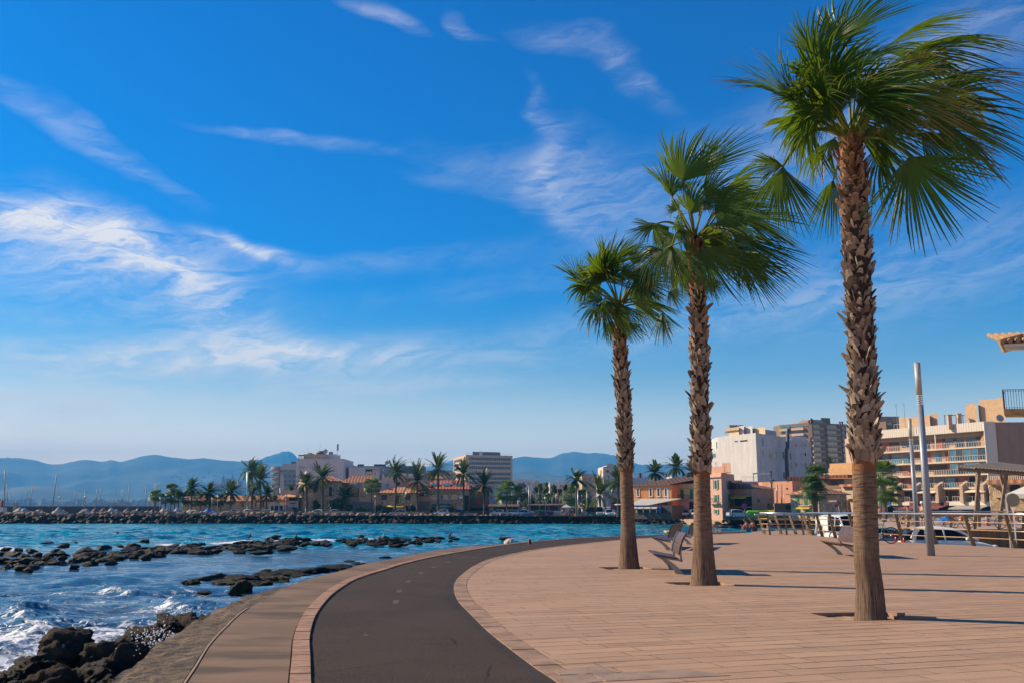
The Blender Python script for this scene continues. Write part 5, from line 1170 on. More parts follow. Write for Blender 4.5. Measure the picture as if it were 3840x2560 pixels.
# red-brown house
b=building('red_brown_house','red-brown house with green shutters and a clay roof',[(1759,262),(1830,262)],1840,0,maroon,9)
hip(b,TILE,.4,1.5,gable=True)
for x0,x1 in ((1768,1781),(1806,1814)): closed(b,0,x0,x1,1849,1880,GREEN)
balcony(b,0,1762,1826,1881,maroon,BLACK,1.0,.9); awning(b,0,1762,1835,1893,1898,mat('grey_brown_awning',(.14,.10,.085),.8),2.); block(b,'dark_shopfront',DARK,0,1764,1826,1899,1914,.0,.05)
# bluish white house
b=building('bluish_house','bluish white gabled house with a dark green door and balcony',[(1833,264),(1893,264)],1843,0,bluew,9)
w=b.walls[0]; mb=MB(); zt=D(1852,1823,264).z; mb.hexa([w.P(0,b.z1,0),w.P(w.L,b.z1,0),w.P(w.L,b.z1,-9),w.P(0,b.z1,-9),w.P(0,zt,0),w.P(1.2,zt,0),w.P(1.2,zt,-9),w.P(0,zt,-9)]); mb.build('gable',bluew,b.root)
closed(b,0,1862,1879,1849,1886,mat('dark_green_door',(.005,.05,.025),.5),'door'); win(b,0,1841,1847,1859,1869,fr=mat('ochre_frame',(.30,.2,.08),.7),fw=.15); balcony(b,0,1856,1893,1887,bluew,BLACK,.9,.95)
b=building('cafe_canopy','wide dark brown restaurant canopy under the bluish white house',[(1832,256),(1948,256)],1890,0,braw,3)
block(b,'opening',DARK,0,1840,1940,1900,1915,.0,.05); awning(b,0,1832,1948,1889,1897,braw,3.)
block(b,'blue_panel',mat('cyan_panel',(.05,.30,.42),.6),0,1837,1851,1901,1912,.06,.1)
# large beige office block
b=building('office_block','large beige office block with six long rows of dark windows',[(1698,790),(1745,740),(1922,752)],1703.5,1,beige,40)
pent=roofbox(b,'penthouse',mat('slate_penthouse',(.13,.14,.17),.7),1771,1876,1693,4,22,wi=1)
w0,w1=b.walls[0],b.walls[1]
for i in range(6):
    z=w1.at(1760,(1718.5,1735,1751.2,1774.5,1791,1807)[i]+.2)[1]
    for k in range(5):
        u0=w1.L*(.075+k*.178); mb=MB(); mb.wbox(w1,u0,u0+w1.L*.17,z-.95,z+1.1,.0,.25)
        for q in range(3): mb.wbox(w1,u0+w1.L*.17*(q+.9)/4,u0+w1.L*.17*(q+.9)/4+.35,z-.95,z+1.1,.25,.32,1)
        mb.build('window_strip',[mat('slate_window',(.045,.06,.085),.3),grey],b.root)
    if i<4:
        for q in range(9): mb=MB(); mb.wbox(w0,w0.L*(.08+q*.07),w0.L*(.08+q*.07)+w0.L*.05,z-.9,z+1.,.0,.2); mb.build('window',GLASS,b.root)
mb=MB(); p=D(1805,1699,744); mb.box(p.x-1.6,p.x+1.,742.5,743.8,p.z-1.8,p.z+1.5); mb.build('roof_sign_logo',white,b.root)
# low horizontal courses of the cladding
mb=MB()
for k in range(22): z=Z0+2+k*2.0; mb.wbox(w1,0,w1.L,z,z+.12,.0,.06)
mb.build('cladding_course',mat('dark_beige_course',(.28,.20,.13),.8),b.root)
# distant blocks in the middle
spec=[('stepped white apartment block seen left of the round green tree',[(1928,640),(2000,640)],1797,white,[(1951,1965,1792),(1965,1975,1797),(1940,1950,1797)]),
('white low block between the poplars and the beige tower group',[(2062,560),(2120,560)],1806,white,[(2085,2094,1801),(2096,2110,1805)]),
('sand-coloured low block in front of the beige towers',[(2092,330),(2160,330)],1838,tan,[(2100,2125,1822),(2112,2150,1815),(2118,2128,1804)]),
('beige tower with curved balconies left of the tallest tower',[(2158,480),(2184,470),(2226,476)],1778,tan,[(2190,2214,1775)]),
('dark beige tower right behind the curved balcony one',[(2213,520),(2246,520)],1788,beige,[(2225,2240,1782)]),
('tallest stepped cream tower with antennas, left of the smallest fan palm',[(2250,560),(2264,548),(2330,556)],1752,mat('tower_cream',(.55,.46,.36),.85),[(2268,2312,1745),(2278,2302,1736),(2262,2276,1749)]),
('white ribbed tower slab below the tallest cream tower',[(2243,500),(2266,492),(2282,494)],1785,white,[(2236,2260,1781)]),
('white flats between the smallest fan palm and the orange house',[(2372,560),(2445,560)],1790,white,[(2378,2388,1774),(2392,2413,1772),(2400,2406,1768),(2418,2440,1786)]),
('white flats right of the left roof palm',[(2440,640),(2520,640)],1788,white,[(2470,2485,1776),(2488,2504,1772),(2500,2504,1768)]),
('white flats right of the right roof palm',[(2522,600),(2610,600)],1784,white,[(2556,2576,1772),(2578,2592,1768),(2560,2566,1764),(2596,2606,1770)]),
('long pale flats behind the poplars',[(1990,720),(2090,720)],1808,tan,[(2005,2022,1800)]),
('sandy warehouse left of the tall wind-bent palm',[(2120,400),(2166,400)],1826,tan,[(2124,2140,1812)]),
('grey office slab at the foot of the tallest tower',[(2262,430),(2330,430)],1812,grey,[(2290,2310,1800)])]
for lb,pts,yt,m,ups in spec:
    b=building('apartment_tower',lb,pts,yt,0,m,20)
    for x0,x1,y in ups: roofbox(b,'upper_floor',m,x0,x1,y,3,12,wi=len(b.walls)-1 if x0>pts[-2][0] else 0)
    w=b.walls[-1]; nf=int((b.z1-4)/3.1); nc=max(2,int(w.L/5))
    for f in range(min(nf,12)):
        z=b.z1-2.4-f*3.1
        for c in range(min(nc,6)):
            u=w.L*(c+.5)/min(nc,6); mb=MB(); mb.wbox(w,u-.9,u+.9,z-.8,z+.7,.0,.12); mb.build('window',GLASS,b.root)
    if len(b.walls)>1: 
        w=b.walls[0]
        for f in range(min(nf,12)): z=b.z1-2.4-f*3.1; mb=MB(); mb.wbox(w,w.L*.35,w.L*.6,z-.8,z+.7,.0,.1); mb.build('window',GLASS,b.root)
for x in (2280,2285,2289,2295,2300,2306): antenna(b,x,1731+R.randint(0,4),1745,557,False)
# orange house
b=building('orange_house','bright orange house with four white-framed windows over a blue cafe terrace',[(2372,209),(2520,203)],1819,0,orange,10)
w=b.walls[0]; rp=[D(2371,1819,204.5),D(2521,1817,202.5)]; zt=D(2480,1788,209).z
mb=MB(); mb.poly([w.P(-.3,b.z1,.5),w.P(w.L,b.z1+.1,.5),w.P(w.L+6.5,zt,-6),w.P(w.L-2.4,zt,-6)]); mb.poly([w.P(-.3,b.z1,.5),w.P(w.L-2.4,zt,-6),w.P(-.3,b.z1,-11)]); mb.poly([w.P(-.3,b.z1,.5),w.P(-.3,b.z1-.15,.5),w.P(w.L,b.z1-.05,.5),w.P(w.L,b.z1+.1,.5)],1); mb.poly([w.P(-.3,b.z1-.01,-11),w.P(w.L-2.4,zt,-6),w.P(w.L+6.5,zt,-6),w.P(w.L,b.z1,-11)]); mb.build('roof',[TILEB,EAVE],b.root,norm=False)
for a,c in ((400,460),(618,683),(750,818),(880,943)): x0,x1,y0,y1=Rc(k6,a,862,c,1015); win(b,0,x0,x1,y0,y1,fr=WHITE,gl=DARK,fw=.20)
block(b,'cream_band',cream,0,2373,2519,1868,1884,.0,.10)
sl=mat('pale_metal_roof',(.42,.42,.38),.6,.1); bl_=mat('royal_blue_paint',(.012,.03,.22),.5)
b=building('cafe_terrace','cafe terrace with a grey roof, royal blue beam and cream blinds below the orange house',[(2366,203),(2520,197)],1893,0,mat('cafe_dark',(.05,.04,.035),.8),5)
w=b.walls[0]; mb=MB(); mb.hexa([w.P(-.4,b.z1-.05,.6),w.P(w.L-5,b.z1-.05,.6),w.P(w.L-.5,b.z1+1.3,-5),w.P(-.4,b.z1+1.3,-5),w.P(-.4,b.z1+.05,.6),w.P(w.L-5,b.z1+.05,.6),w.P(w.L-.5,b.z1+1.4,-5),w.P(-.4,b.z1+1.4,-5)]); mb.build('roof',sl,b.root)
block(b,'blue_beam',bl_,0,2366,2474,1893,1896.5,.1,.7); block(b,'blue_pillar',bl_,0,2474,2484,1896.6,1921,.1,.7)
for i in range(4): awning(b,0,2376+i*25,2398+i*25,1897,1902,caw,1.2,'blind'); block(b,'white_post',WHITE,0,2388+i*25,2391+i*25,1902,1920,.1,.3)
# cream and pink house
b=building('cream_pink_house','cream over pink house with dark green shutters, partly behind the middle palm',[(2522,207),(2664,200.5)],1813,0,cream,10)
w=b.walls[0]; zt=D(2580,1792,206).z; mb=MB(); mb.poly([w.P(-.5,b.z1,.6),w.P(w.L+.3,b.z1+.1,.6),w.P(w.L+.3,zt,-6),w.P(3.2,zt,-6)]); mb.poly([w.P(-.5,b.z1,.6),w.P(3.2,zt,-6),w.P(-.5,b.z1,-10)]); mb.build('roof',tile('salmon_tile',(.42,.16,.09),(.34,.12,.07),.5),b.root)
block(b,'pink_lower_wall',mat('rose_render',(.56,.34,.27),.85,.1),0,2522,2663,1871,1924,.0,.10)
for x0,x1,y0,y1 in ((2552,2565,1834,1868),(2587,2600,1833,1868),(2554,2566,1893,1918),(2632,2644,1834,1868)): closed(b,0,x0,x1,y0,y1,GREEN)
for x0,x1 in ((2541,2578),(2580,2615)): balcony(b,0,x0,x1,1870,tan,BLACK,.8,.9,.3)
block(b,'dark_doorway',DARK,0,2586,2607,1880,1912,.10,.16); block(b,'cornice',tan,0,2536,2660,1827,1830,.0,.15)
# pink three-storey house
b=building('pink_house','pink three-storey corner house with green shutters right of the middle palm',[(2655,184),(2709,180),(2758,190)],1770,1,pink,12)
roofbox(b,'roof_room',darkpink,2664,2726,1749,1.,7,wi=0); roofbox(b,'roof_tower',darkpink,2711,2744,1737,1,4,wi=0,zbase=b.z1)
for x0,x1,y0,y1 in ((2680,2691,1798,1832),(2682,2692,1853,1882),(2682,2692,1908,1925)): win(b,0,x0,x1,y0,y1,fr=WHITE,gl=DARK,shut=GREEN)
for x0,x1,y0,y1 in ((2729,2740,1800,1832),): win(b,1,x0,x1,y0,y1,fr=DARK,gl=DARK,shut=GREEN)
closed(b,1,2731,2741,1851,1878,GREEN); balcony(b,0,2668,2702,1885,tan,BLACK,.8,.9,.3); block(b,'cornice',pink,0,2655,2709,1783,1787,.0,.35); win(b,0,2712-2,2716-2,1738,1749) if False else None
antenna(b,2684,1730,1745,186)
b.root2=None
# low dusky pink house with yellow awning
b=building('dusky_pink_house','dusky pink low house with a yellow awning over its dark terrace',[(2745,187),(2823,182),(2905,184)],1831,1,darkpink,12)
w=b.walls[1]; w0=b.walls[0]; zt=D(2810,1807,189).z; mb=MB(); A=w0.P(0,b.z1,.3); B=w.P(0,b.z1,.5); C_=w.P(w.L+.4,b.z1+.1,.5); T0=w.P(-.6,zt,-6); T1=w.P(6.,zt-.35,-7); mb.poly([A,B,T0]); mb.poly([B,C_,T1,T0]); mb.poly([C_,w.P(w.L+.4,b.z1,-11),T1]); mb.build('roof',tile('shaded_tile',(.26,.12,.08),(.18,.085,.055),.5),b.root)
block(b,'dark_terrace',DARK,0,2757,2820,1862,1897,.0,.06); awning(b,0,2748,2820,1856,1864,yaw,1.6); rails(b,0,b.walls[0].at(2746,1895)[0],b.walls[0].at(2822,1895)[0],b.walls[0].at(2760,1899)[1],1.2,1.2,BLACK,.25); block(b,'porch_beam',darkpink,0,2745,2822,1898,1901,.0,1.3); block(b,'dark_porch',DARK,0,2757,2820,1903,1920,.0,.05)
for x0,x1 in ((2836,2850),(2881,2896)): win(b,1,x0,x1,1867,1883,fr=tan,gl=GREEN if x0<2850 else GLASS,bars=1)
for x in (2846,2884): win(b,1,x,x+10,1908,1914,gl=DARK,fr=BROWNS)
chimney(b,2888,2895,1808,1822,186,tan); win(b,0,2757,2764,1812,1820,fr=pink,gl=DARK) if False else None
b=building('pink_parapet_house','sloping pink parapet wall right behind the pink corner house',[(2752,200),(2860,200)],1808,1,darkpink,8); roofbox(b,'end_wall',darkpink,2752,2785,1799,.5,5)
# salmon long wall
b=building('salmon_block','long windowless salmon block with a white terrace on top',[(2862,197),(2976,190),(3042,194)],1802,1,salmon,14)
roofbox(b,'tile_strip',TILE,2954,3028,1786.5,2,6,wi=1); win(b,0,2949,2953,1827,1831,gl=DARK,fr=DARK); win(b,1,2993,3002,1826,1835,gl=DARK,fr=DARK); block(b,'garage',mat('brown_shed',(.16,.09,.06),.8),0,2920,2976,1884,1922,.0,1.5)
b=building('white_terrace','white roof terrace with a pergola frame below the big white block',[(2785,215),(2912,213)],1803,1,white,8)
rails(b,0,0,b.walls[0].L,b.z1,1.1,-.1,WHITE,.4,side=False)
mb=MB(); w=b.walls[0]
for x in (2824,2886): u=w.at(x,1790)[0]; mb.wbox(w,u,u+.18,b.z1,D(2850,1775,215).z,-.6,-.4)
u0,u1=w.at(2823,1776)[0],w.at(2888,1776)[0]; z=D(2850,1775,215).z; mb.wbox(w,u0,u1,z,z+.2,-.7,-.3); mb.wbox(w,u0,u1,z,z+.2,-4,-3.8); mb.build('pergola_frame',WHITE,b.root)
mb=MB(); mb.wbox(w,w.at(2858,1776)[0],u1,z+.2,z+.3,-4,-.3); mb.build('cloth',caw,b.root)
# big white block
b=building('white_block','big white block with a long dark flue on its shaded side',[(2652,300),(2702,293),(2846,277),(2974,296)],1621.5,2,white,22)
# left wing is lower: rebuild body as two heights
bpy.data.objects.remove(b.body,do_unlink=True); P=b.P; mb=MB(); mb.prism([tuple(P[1]),tuple(P[2]),tuple(P[3]),(P[3].x+1,P[3].y+22),(P[1].x,P[1].y+22)],Z0-.5,b.z1); b.body=mb.build('wall',white,b.root)
zl=D(2676,1683,297).z; mb=MB(); mb.prism([tuple(P[0]),tuple(P[1]+Vector((-.01,0.05))),(P[1].x-.01,P[1].y+20),(P[0].x,P[0].y+20)],Z0-.5,zl); mb.build('low_wing',white,b.root)
w=Wall(P[0],P[1]); mb=MB(); ua,ub=w.at(2681,1670)[0],w.at(2703,1670)[0]; mb.wbox(w,ua,ub,zl,D(2690,1657,297).z,-4,-.4); mb.build('glass_room',GLASSB,b.root); win(b,0,2666,2685,1699,1713,fr=mat('pale_cream_trim',(.6,.55,.4),.7),gl=GLASSB,bars=1); rails(b,0,.1,w.L,zl,.9,-.05,mat('glass_rail',(.3,.4,.42),.3),1.2,side=False)
w=b.walls[2]; w1=b.walls[1]; zr=[w.at(2862,y)[1] for y in (1658,1697,1735,1776)]
for r_,z in enumerate(zr):
    for c,x in enumerate((2861,2886,2909,2936,2963)):
        u=w.at(x,1700)[0]; g_={0:[GLASS,shade_white,shade_white,shade_white,shade_white],1:[tan,tan,tan,BROWNS,maroon],2:[shade_white,shade_white,shade_white,shade_white,GLASS],3:[shade_white,GLASS,shade_white,BROWNS,shade_white]}[r_][c]
        wn(b,2,u-.85,u+.85,z-1.15,z+1.15,fr=WHITE,gl=g_,fw=.10,bars=1)
block(b,'louvre_slot',DARK,1,2755,2767,1652,1655,.0,.05); block(b,'louvre_slot',DARK,1,2775,2803,1650,1653,.0,.05)
fl=mat('sooty_flue',(.055,.05,.055),.6,.2); mb=MB(); q=[D(2954,1610,290),D(2950,1616,289.5),D(2949,1680,289),D(2945,1685,288.8),D(2945,1712,288.6),D(2949,1800,288.5)]; mb.tube([Vector((p.x,p.y-1.2,p.z)) for p in q],.55,10); mb.build('flue',fl,b.root,sm=True)
u=w.at(2893,1710)[0]; mb=MB(); p=w.P(u,w.at(2893,1710)[1],.6); mb.ball(p,.75,seg=12,rg=6,sc=(1,.3,1)); mb.build('satellite_dish',mat('pale_dish',(.50,.47,.44),.6),b.root)
for x,y in ((2943,1788),): block(b,'air_conditioner',grey,2,x-6,x,y-4,y+4,.0,.5)
ry=roofbox(b,'roof_room',cream,2742,2780,1611,3,9,wi=1); roofbox(b,'roof_slab',tan,2728,2781,1600,2,10,wi=1,zbase=D(2750,1611,287).z); roofbox(b,'roof_room',shade_white,2781,2800,1598,4,9,wi=1); roofbox(b,'roof_room',shade_white,2800,2832,1603,6,12,wi=1); roofbox(b,'roof_room',cream,2832,2880,1612,8,13,wi=1); roofbox(b,'roof_room',mat('mauve_panel',(.40,.35,.37),.8),2880,2922,1613,8,13,wi=2)
tk=mat('brown_water_tank',(.20,.13,.10),.6)
for x in (2748,2759,2770,2782,2792): p=D(x,1600,288); mb=MB(); mb.lathe((p.x,291,p.z-.3),[(.42,0),(.42,1.15),(.38,1.2)],10); mb.build('water_tank',tk,b.root,sm=False)
antenna(b,2910,1593,1612,290); antenna(b,2902,1595,1612,291,False)
b=building('white_block','narrower white block with small windows and closed ochre blinds, right of the flue',[(2975,300),(3053,303)],1650,0,white,14)
roofbox(b,'parapet_step',shade_white,2972,3035,1635,3,9)
ocb=mat('ochre_blind',(.25,.17,.06),.7)
for r_,y in enumerate((1667,1702,1740,1776)):
    for c,x in enumerate((2986,3007,3020,3040)):
        if r_==3 and c>1: continue
        g_={0:[salmon,DARK,salmon,salmon],1:[shade_white,GLASS,DARK,GLASS],2:[ocb,GLASS,ocb,ocb],3:[shade_white,shade_white,shade_white,shade_white]}[r_][c]; hw=4 if c!=1 else 2
        win(b,0,x-hw,x+hw,y-7,y+7,fr=WHITE if r_ not in (0,2) else white,gl=g_,fw=.10)
block(b,'air_conditioner',grey,0,3021,3030,1749,1758,.0,.5)
# brown balconied tower
b=building('balcony_tower','tall brown balconied tower behind the white block',[(2940,512),(3035,500),(3052,498),(3192,508)],1583,2,brownr,26)
w=b.walls[0]; wR=b.walls[2]; pale=mat('pale_balcony_band',(.50,.35,.23),.8)
z=D(3040,1600,500).z; k=0
tops=[w.at(2980,1590)[1]]
for k in range(12):
    zf=D(3000,1610+k*21.2,503).z
    if k<5:
        for u0,u1 in ((.02,.46),(.50,.98)):
            mb=MB(); mb.wbox(w,w.L*u0,w.L*u1,zf-.2,zf+1.0,.0,1.2); mb.build('balcony',pale,b.root); mb=MB(); mb.wbox(w,w.L*(u0+.05),w.L*(u1-.05),zf+1.02,zf+2.5,.0,.2); mb.build('window',GLASS if k%2 else GLASSB,b.root)
    for u0,u1,m_ in ((.03,.33,brownr),(.42,.78,brownr),(.84,.99,brownr)):
        off_=.0
        mb=MB(); mb.wbox(wR,wR.L*u0,wR.L*u1,zf-.3,zf+.8,.0,1.6); mb.build('balcony',mat('tan_balcony_band',(.33,.235,.155),.8),b.root); mb=MB(); mb.wbox(wR,wR.L*(u0+.04),wR.L*(u1-.06),zf+.82,zf+2.5,.0,.15); mb.build('window',GLASS,b.root)
for x0,x1,y,wi in ((2942,2985,1586,0),(2984,3034,1575,0),(3052,3120,1573,2)):
    w_=b.walls[wi]; u0,u1=w_.at(x0,1700)[0],w_.at(x1,1700)[0]; zt=D((x0+x1)/2,y,506).z; zb=b.z1-1.5
    mb=MB(); mb.hexa([w_.P(u0,zb,.3),w_.P(u1,zb,.3),w_.P(u1,zb,-12),w_.P(u0,zb,-12),w_.P(u0+2.,zt,-4),w_.P(u1-2.,zt,-4),w_.P(u1-2.,zt,-10),w_.P(u0+2.,zt,-10)]); mb.build('roof',mat('weathered_sheet_roof',(.30,.20,.15),.85,.3,.4),b.root)
roofbox(b,'stair_tower',brownr,3094,3129,1566,6,14,wi=2); chimney(b,3041,3043,1567,1585,500,DARK,cap=False); chimney(b,3045,3047,1569,1585,500,DARK,cap=False)
for x in (3147,3156): chimney(b,x,x+5,1580,1590,505,brownr)
block(b,'stair_shaft',mat('dark_brown_shaft',(.15,.095,.065),.8),1,3036,3051,1590,1640,.0,1.)
# stepped brown and cream house
b=building('stepped_house','stepped cream and brown house with blue patio windows and a long dark balcony',[(3080,192),(3204,186)],1795,0,tan,10)
roofbox(b,'upper_storey',mat('ochre_render',(.58,.33,.15),.85,.1),3112,3204,1753,3,9,zbase=b.z1); roofbox(b,'parapet',mat('ochre_render',(.58,.33,.15),.85,.1),3117,3204,1736,4,9,zbase=D(3150,1752.8,190).z)
w=b.walls[0]
for x0,x1 in ((3122,3144),(3171,3193)): u0,u1=w.at(x0,1765)[0],w.at(x1,1765)[0]; zt,zb=D(x0,1758,189).z,D(x0,1777,189).z; mb=MB(); mb.wbox(w,u0,u1,zb,zt,-3,-2.85); mb.build('window',GLASSB,b.root)
block(b,'roof_band',tile('maroon_tile',(.30,.08,.05),(.2,.05,.035),.5),0,3078,3196,1782,1790,.0,1.3); block(b,'white_rail',WHITE,0,3092,3118,1772,1776,.2,.3)
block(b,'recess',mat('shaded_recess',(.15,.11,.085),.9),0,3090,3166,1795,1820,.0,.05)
for x0,x1,m_ in ((3105,3120,maroon),(3141,3150,maroon),(3153,3163,GLASSB)): block(b,'door',m_,0,x0,x1,1799,1819,.05,.12)
block(b,'ochre_balustrade',mat('brown_balustrade',(.22,.13,.06),.8),0,3086,3165,1820,1834,.9,1.1); block(b,'balcony_slab',tan,0,3084,3168,1834,1839,.0,1.2)
awning(b,0,3070,3166,1839,1846,mat('pale_green_awning',(.42,.44,.30),.8),1.6); block(b,'recess',DARK,0,3078,3166,1848,1880,.0,.06); block(b,'dark_balcony_glass',mat('dark_smoked_glass',(.02,.03,.035),.15),0,3066,3166,1866,1880,1.2,1.3); block(b,'balcony_slab',mat('ochre_render',(.58,.33,.15),.85,.1),0,3066,3168,1880,1888,.0,1.3)
for x0,x1 in ((3082,3110),(3116,3160)): block(b,'garage_opening',DARK,0,x0,x1,1893,1922,.0,.05)
b=building('narrow_house','narrow cream house with a clay roof strip behind the nearest palm trunk',[(3160,183),(3210,180)],1822,0,tan,8); block(b,'tile_eave',TILE,0,3158,3208,1815,1822,.0,.8); balcony(b,0,3180,3208,1866,tan,caw,.7,.9,baluster=True); block(b,'door',BROWNS,0,3176,3190,1890,1920,.0,.05)
# stone house with green shutters
b=building('stone_cottage','small stone cottage with bright green shutters and door',[(2966,176),(3072,171)],1851,0,STONE,8)
hip(b,TILE,.6,1.5); gs=mat('bright_green_paint',(.0,.26,.07),.55)
for x0,x1,y0,y1 in ((2985,2995,1860,1879),(3017,3029,1860,1893),(3057,3063,1860,1878),(2986,2998,1901,1922),(3022,3034,1904,1922)): closed(b,0,x0,x1,y0,y1,gs,'door' if y1-y0>25 else 'shutter')
balcony(b,0,3004,3045,1893,tan,BLACK,.8,1.3,.3); awning(b,0,3000,3050,1898,1902,yaw,1.2)
b=building('white_pole_shed','grey shed with a dark opening between the salmon block and the cottage',[(2905,176),(2968,176)],1886,0,mat('brown_shed',(.16,.09,.06),.8),5); block(b,'dark_opening',DARK,0,2945,2966,1893,1908,.0,.05)
# big apartment house on the right
b=building('apartment_house','long five-storey beige apartment house with white fascia and balcony rails',[(3196,219),(3720,190)],1580,1,tan,14,inset=0)
bpy.data.objects.remove(b.body,do_unlink=True); w=b.walls[0]; P=b.P; n=w.n
# set the wall line 1.5 m behind the balcony edges
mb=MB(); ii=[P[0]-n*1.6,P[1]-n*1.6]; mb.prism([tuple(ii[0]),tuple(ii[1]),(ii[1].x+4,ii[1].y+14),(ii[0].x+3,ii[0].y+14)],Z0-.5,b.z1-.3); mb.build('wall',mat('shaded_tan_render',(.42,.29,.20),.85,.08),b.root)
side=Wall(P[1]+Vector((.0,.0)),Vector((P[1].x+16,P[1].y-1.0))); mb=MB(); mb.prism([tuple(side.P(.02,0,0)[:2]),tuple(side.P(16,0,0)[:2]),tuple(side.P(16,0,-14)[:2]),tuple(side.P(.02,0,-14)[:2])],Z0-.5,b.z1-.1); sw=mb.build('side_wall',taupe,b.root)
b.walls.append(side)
zf=w.at(3720,1611)[1]; mb=MB(); mb.wbox(w,-.2,w.L+.3,zf,b.z1+.05,-1.5,.15); mb.build('fascia',mat('panelled_white_fascia',(.60,.54,.46),.7,.06,6),b.root)
mb=MB()
for k in range(int(w.L/.55)): mb.wbox(w,k*.55,k*.55+.04,zf+.02,b.z1,.15,.17)
mb.build('fascia_joint',tan,b.root)
mb=MB(); mb.wbox(side,-.3,1.9,Z0,b.z1+.02,.0,.25); mb.build('white_pier',mat('panelled_white_fascia',(.60,.54,.46),.7,.06,6),b.root)
zs=[w.at(3720,1667)[1],w.at(3720,1719)[1],w.at(3720,1771)[1],w.at(3720,1824)[1],w.at(3720,1879)[1]]
zs=[14.35,11.6,8.75,5.95,3.2]; zs=[w.at(3700,y)[1] for y in (1670,1722,1773,1824,1877)]
wood=mat('varnished_window_post',(.28,.12,.04),.5)
for k,z in enumerate(zs):
    mb=MB(); mb.wbox(w,0,w.L,z-.28,z,-1.55,.0); mb.build('floor_slab',mat('cream_slab_edge',(.60,.48,.34),.8),b.root)
    segs=[(0,.455),(.475,.985)] if k<4 else [(0,.23),(.25,.45),(.48,.72),(.75,.98)]
    for a,c in segs: rails(b,0,w.L*a,w.L*c,z,1.0,.0,mat('pale_metal_rail',(.55,.54,.52),.5),.55,side=False,thick=.05)
    rs=random.Random(k+3)
    for c in range(13):
        u=w.L*(c+.35)/13; ww=rs.uniform(.6,1.3); h=2.1 if rs.random()<.6 else 1.2
        g_=rs.choice([GLASS,BROWNS,GLASSB,GLASS,maroon]); mb=MB(); zb=z+(.0 if h>2 else .9); mb.wbox(w,u-ww,u+ww,zb,zb+h,-1.62,-1.5); o=mb.build('window',g_,b.root)
        if rs.random()<.6: mb=MB(); mb.wbox(w,u+ww+.05,u+ww+.7,zb,zb+h,-1.6,-1.48); mb.build('shutter',BROWNS,o)
    # glazed balcony enclosures with wooden posts
    en={0:[(.0,.145)],1:[(.745,.985)],2:[(.0,.15),(.75,.985)],3:[],4:[]}[k]
    for a,c in en:
        n_=max(3,int((c-a)*w.L/1.5))
        for q in range(n_):
            ua=w.L*a+(c-a)*w.L*q/n_; ub=ua+(c-a)*w.L/n_; mb=MB(); mb.wbox(w,ua+.1,ub-.08,z+.06,z+2.45,-.3,-.2); mb.build('balcony_glazing',GLASSB if q%3!=1 else GLASS,b.root); mb=MB(); mb.wbox(w,ua-.06,ua+.09,z+.02,z+2.5,-.35,-.15); mb.build('wooden_post',wood,b.root)
for a,b0,b1 in ((.58,0,0),(.66,0,0)):
    mb=MB(); mb.wbox(w,w.L*a+.0,w.L*a+.18,zs[0],zf,-.2,-.02); mb.build('white_post',WHITE,b.root)
for a in (.19,.36,.50,.655,.82,.955):  # stepped fins of the two lowest floors
    mb=MB(); u=w.L*a; mb.wbox(w,u,u+.7,zs[4]-.3,zs[3]+.3,-1.5,.9); 
    mb.hexa([w.P(u,zs[3]+.3,.9),w.P(u+.7,zs[3]+.3,.9),w.P(u+.7,zs[3]+.3,-1.5),w.P(u,zs[3]+.3,-1.5),w.P(u,zs[3]+.35,.9),w.P(u+.7,zs[3]+.35,.9),w.P(u+.7,zs[3]+1.5,-1.5),w.P(u,zs[3]+1.5,-1.5)]); mb.build('fin_wall',salmon if False else tan,b.root)
for a in (.50,.83): 
    u0=w.L*a+.8; mb=MB(); mb.hexa([w.P(u0,zs[4]+1.7,1.2),w.P(u0+4.4,zs[4]+1.7,1.2),w.P(u0+4.4,zs[4]+2.4,-.6),w.P(u0,zs[4]+2.4,-.6),w.P(u0,zs[4]+1.76,1.2),w.P(u0+4.4,zs[4]+1.76,1.2),w.P(u0+4.4,zs[4]+2.46,-.6),w.P(u0,zs[4]+2.46,-.6)]); mb.build('awning',caw,b.root)
for x0,x1,m_ in ((3200,3345,mat('shop_blue',(.01,.09,.42),.5)),(3346,3414,mat('panelled_white_fascia',(.60,.54,.46),.7)),(3414,3560,mat('shop_maroon',(.10,.03,.025),.6)),(3562,3716,mat('panelled_white_fascia',(.60,.54,.46),.7))): block(b,'shop_fascia',m_,0,x0,x1,1882,1893,.0,.3)
for x0,x1,m_ in ((3225,3342,mat('pale_green_awning',(.42,.44,.30),.8)),(3402,3554,maw),(3590,3714,gaw)): awning(b,0,x0,x1,1893.5,1904,m_,3.)
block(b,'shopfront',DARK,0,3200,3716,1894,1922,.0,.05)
for x0,x1,y,d0,d1,m_ in ((3390,3508,1562,3,9,mat('ochre_roof_room',(.50,.33,.19),.85)),(3508,3540,1557,4,9,mat('shaded_tan_render',(.42,.29,.20),.85)),(3646,3690,1536,3,10,mat('ochre_roof_room',(.50,.33,.19),.85)),(3700,3795,1526,4,11,mat('ochre_roof_room',(.50,.33,.19),.85)),(3296,3340,1570,6,12,brownr)): roofbox(b,'roof_room',m_,x0,x1,y,d0,d1)
for x0,x1,y0,y1 in ((3675,3690,1518,1560),(3555,3566,1556,1590),(3592,3602,1552,1590)): chimney(b,x0,x1,y0,y1,196,mat('ochre_roof_room',(.50,.33,.19),.85))
mb=MB(); 
for x in (3542,3560,3585,3610): p=D(x,1556,198); mb.tube([(p.x,198,b.z1-.2),(p.x,198,p.z)],.08,5)
for y in (1556,): p,q=D(3542,y,198),D(3616,y,198); mb.bar(p,q,.12,.12)
mb.build('roof_frame',mat('dark_frame',(.06,.05,.05),.5),b.root)
antenna(b,3360,1515,1560,205); antenna(b,3389,1513,1560,204); antenna(b,3703,1507,1570,196); dish(b,3750,1566,187,.75)
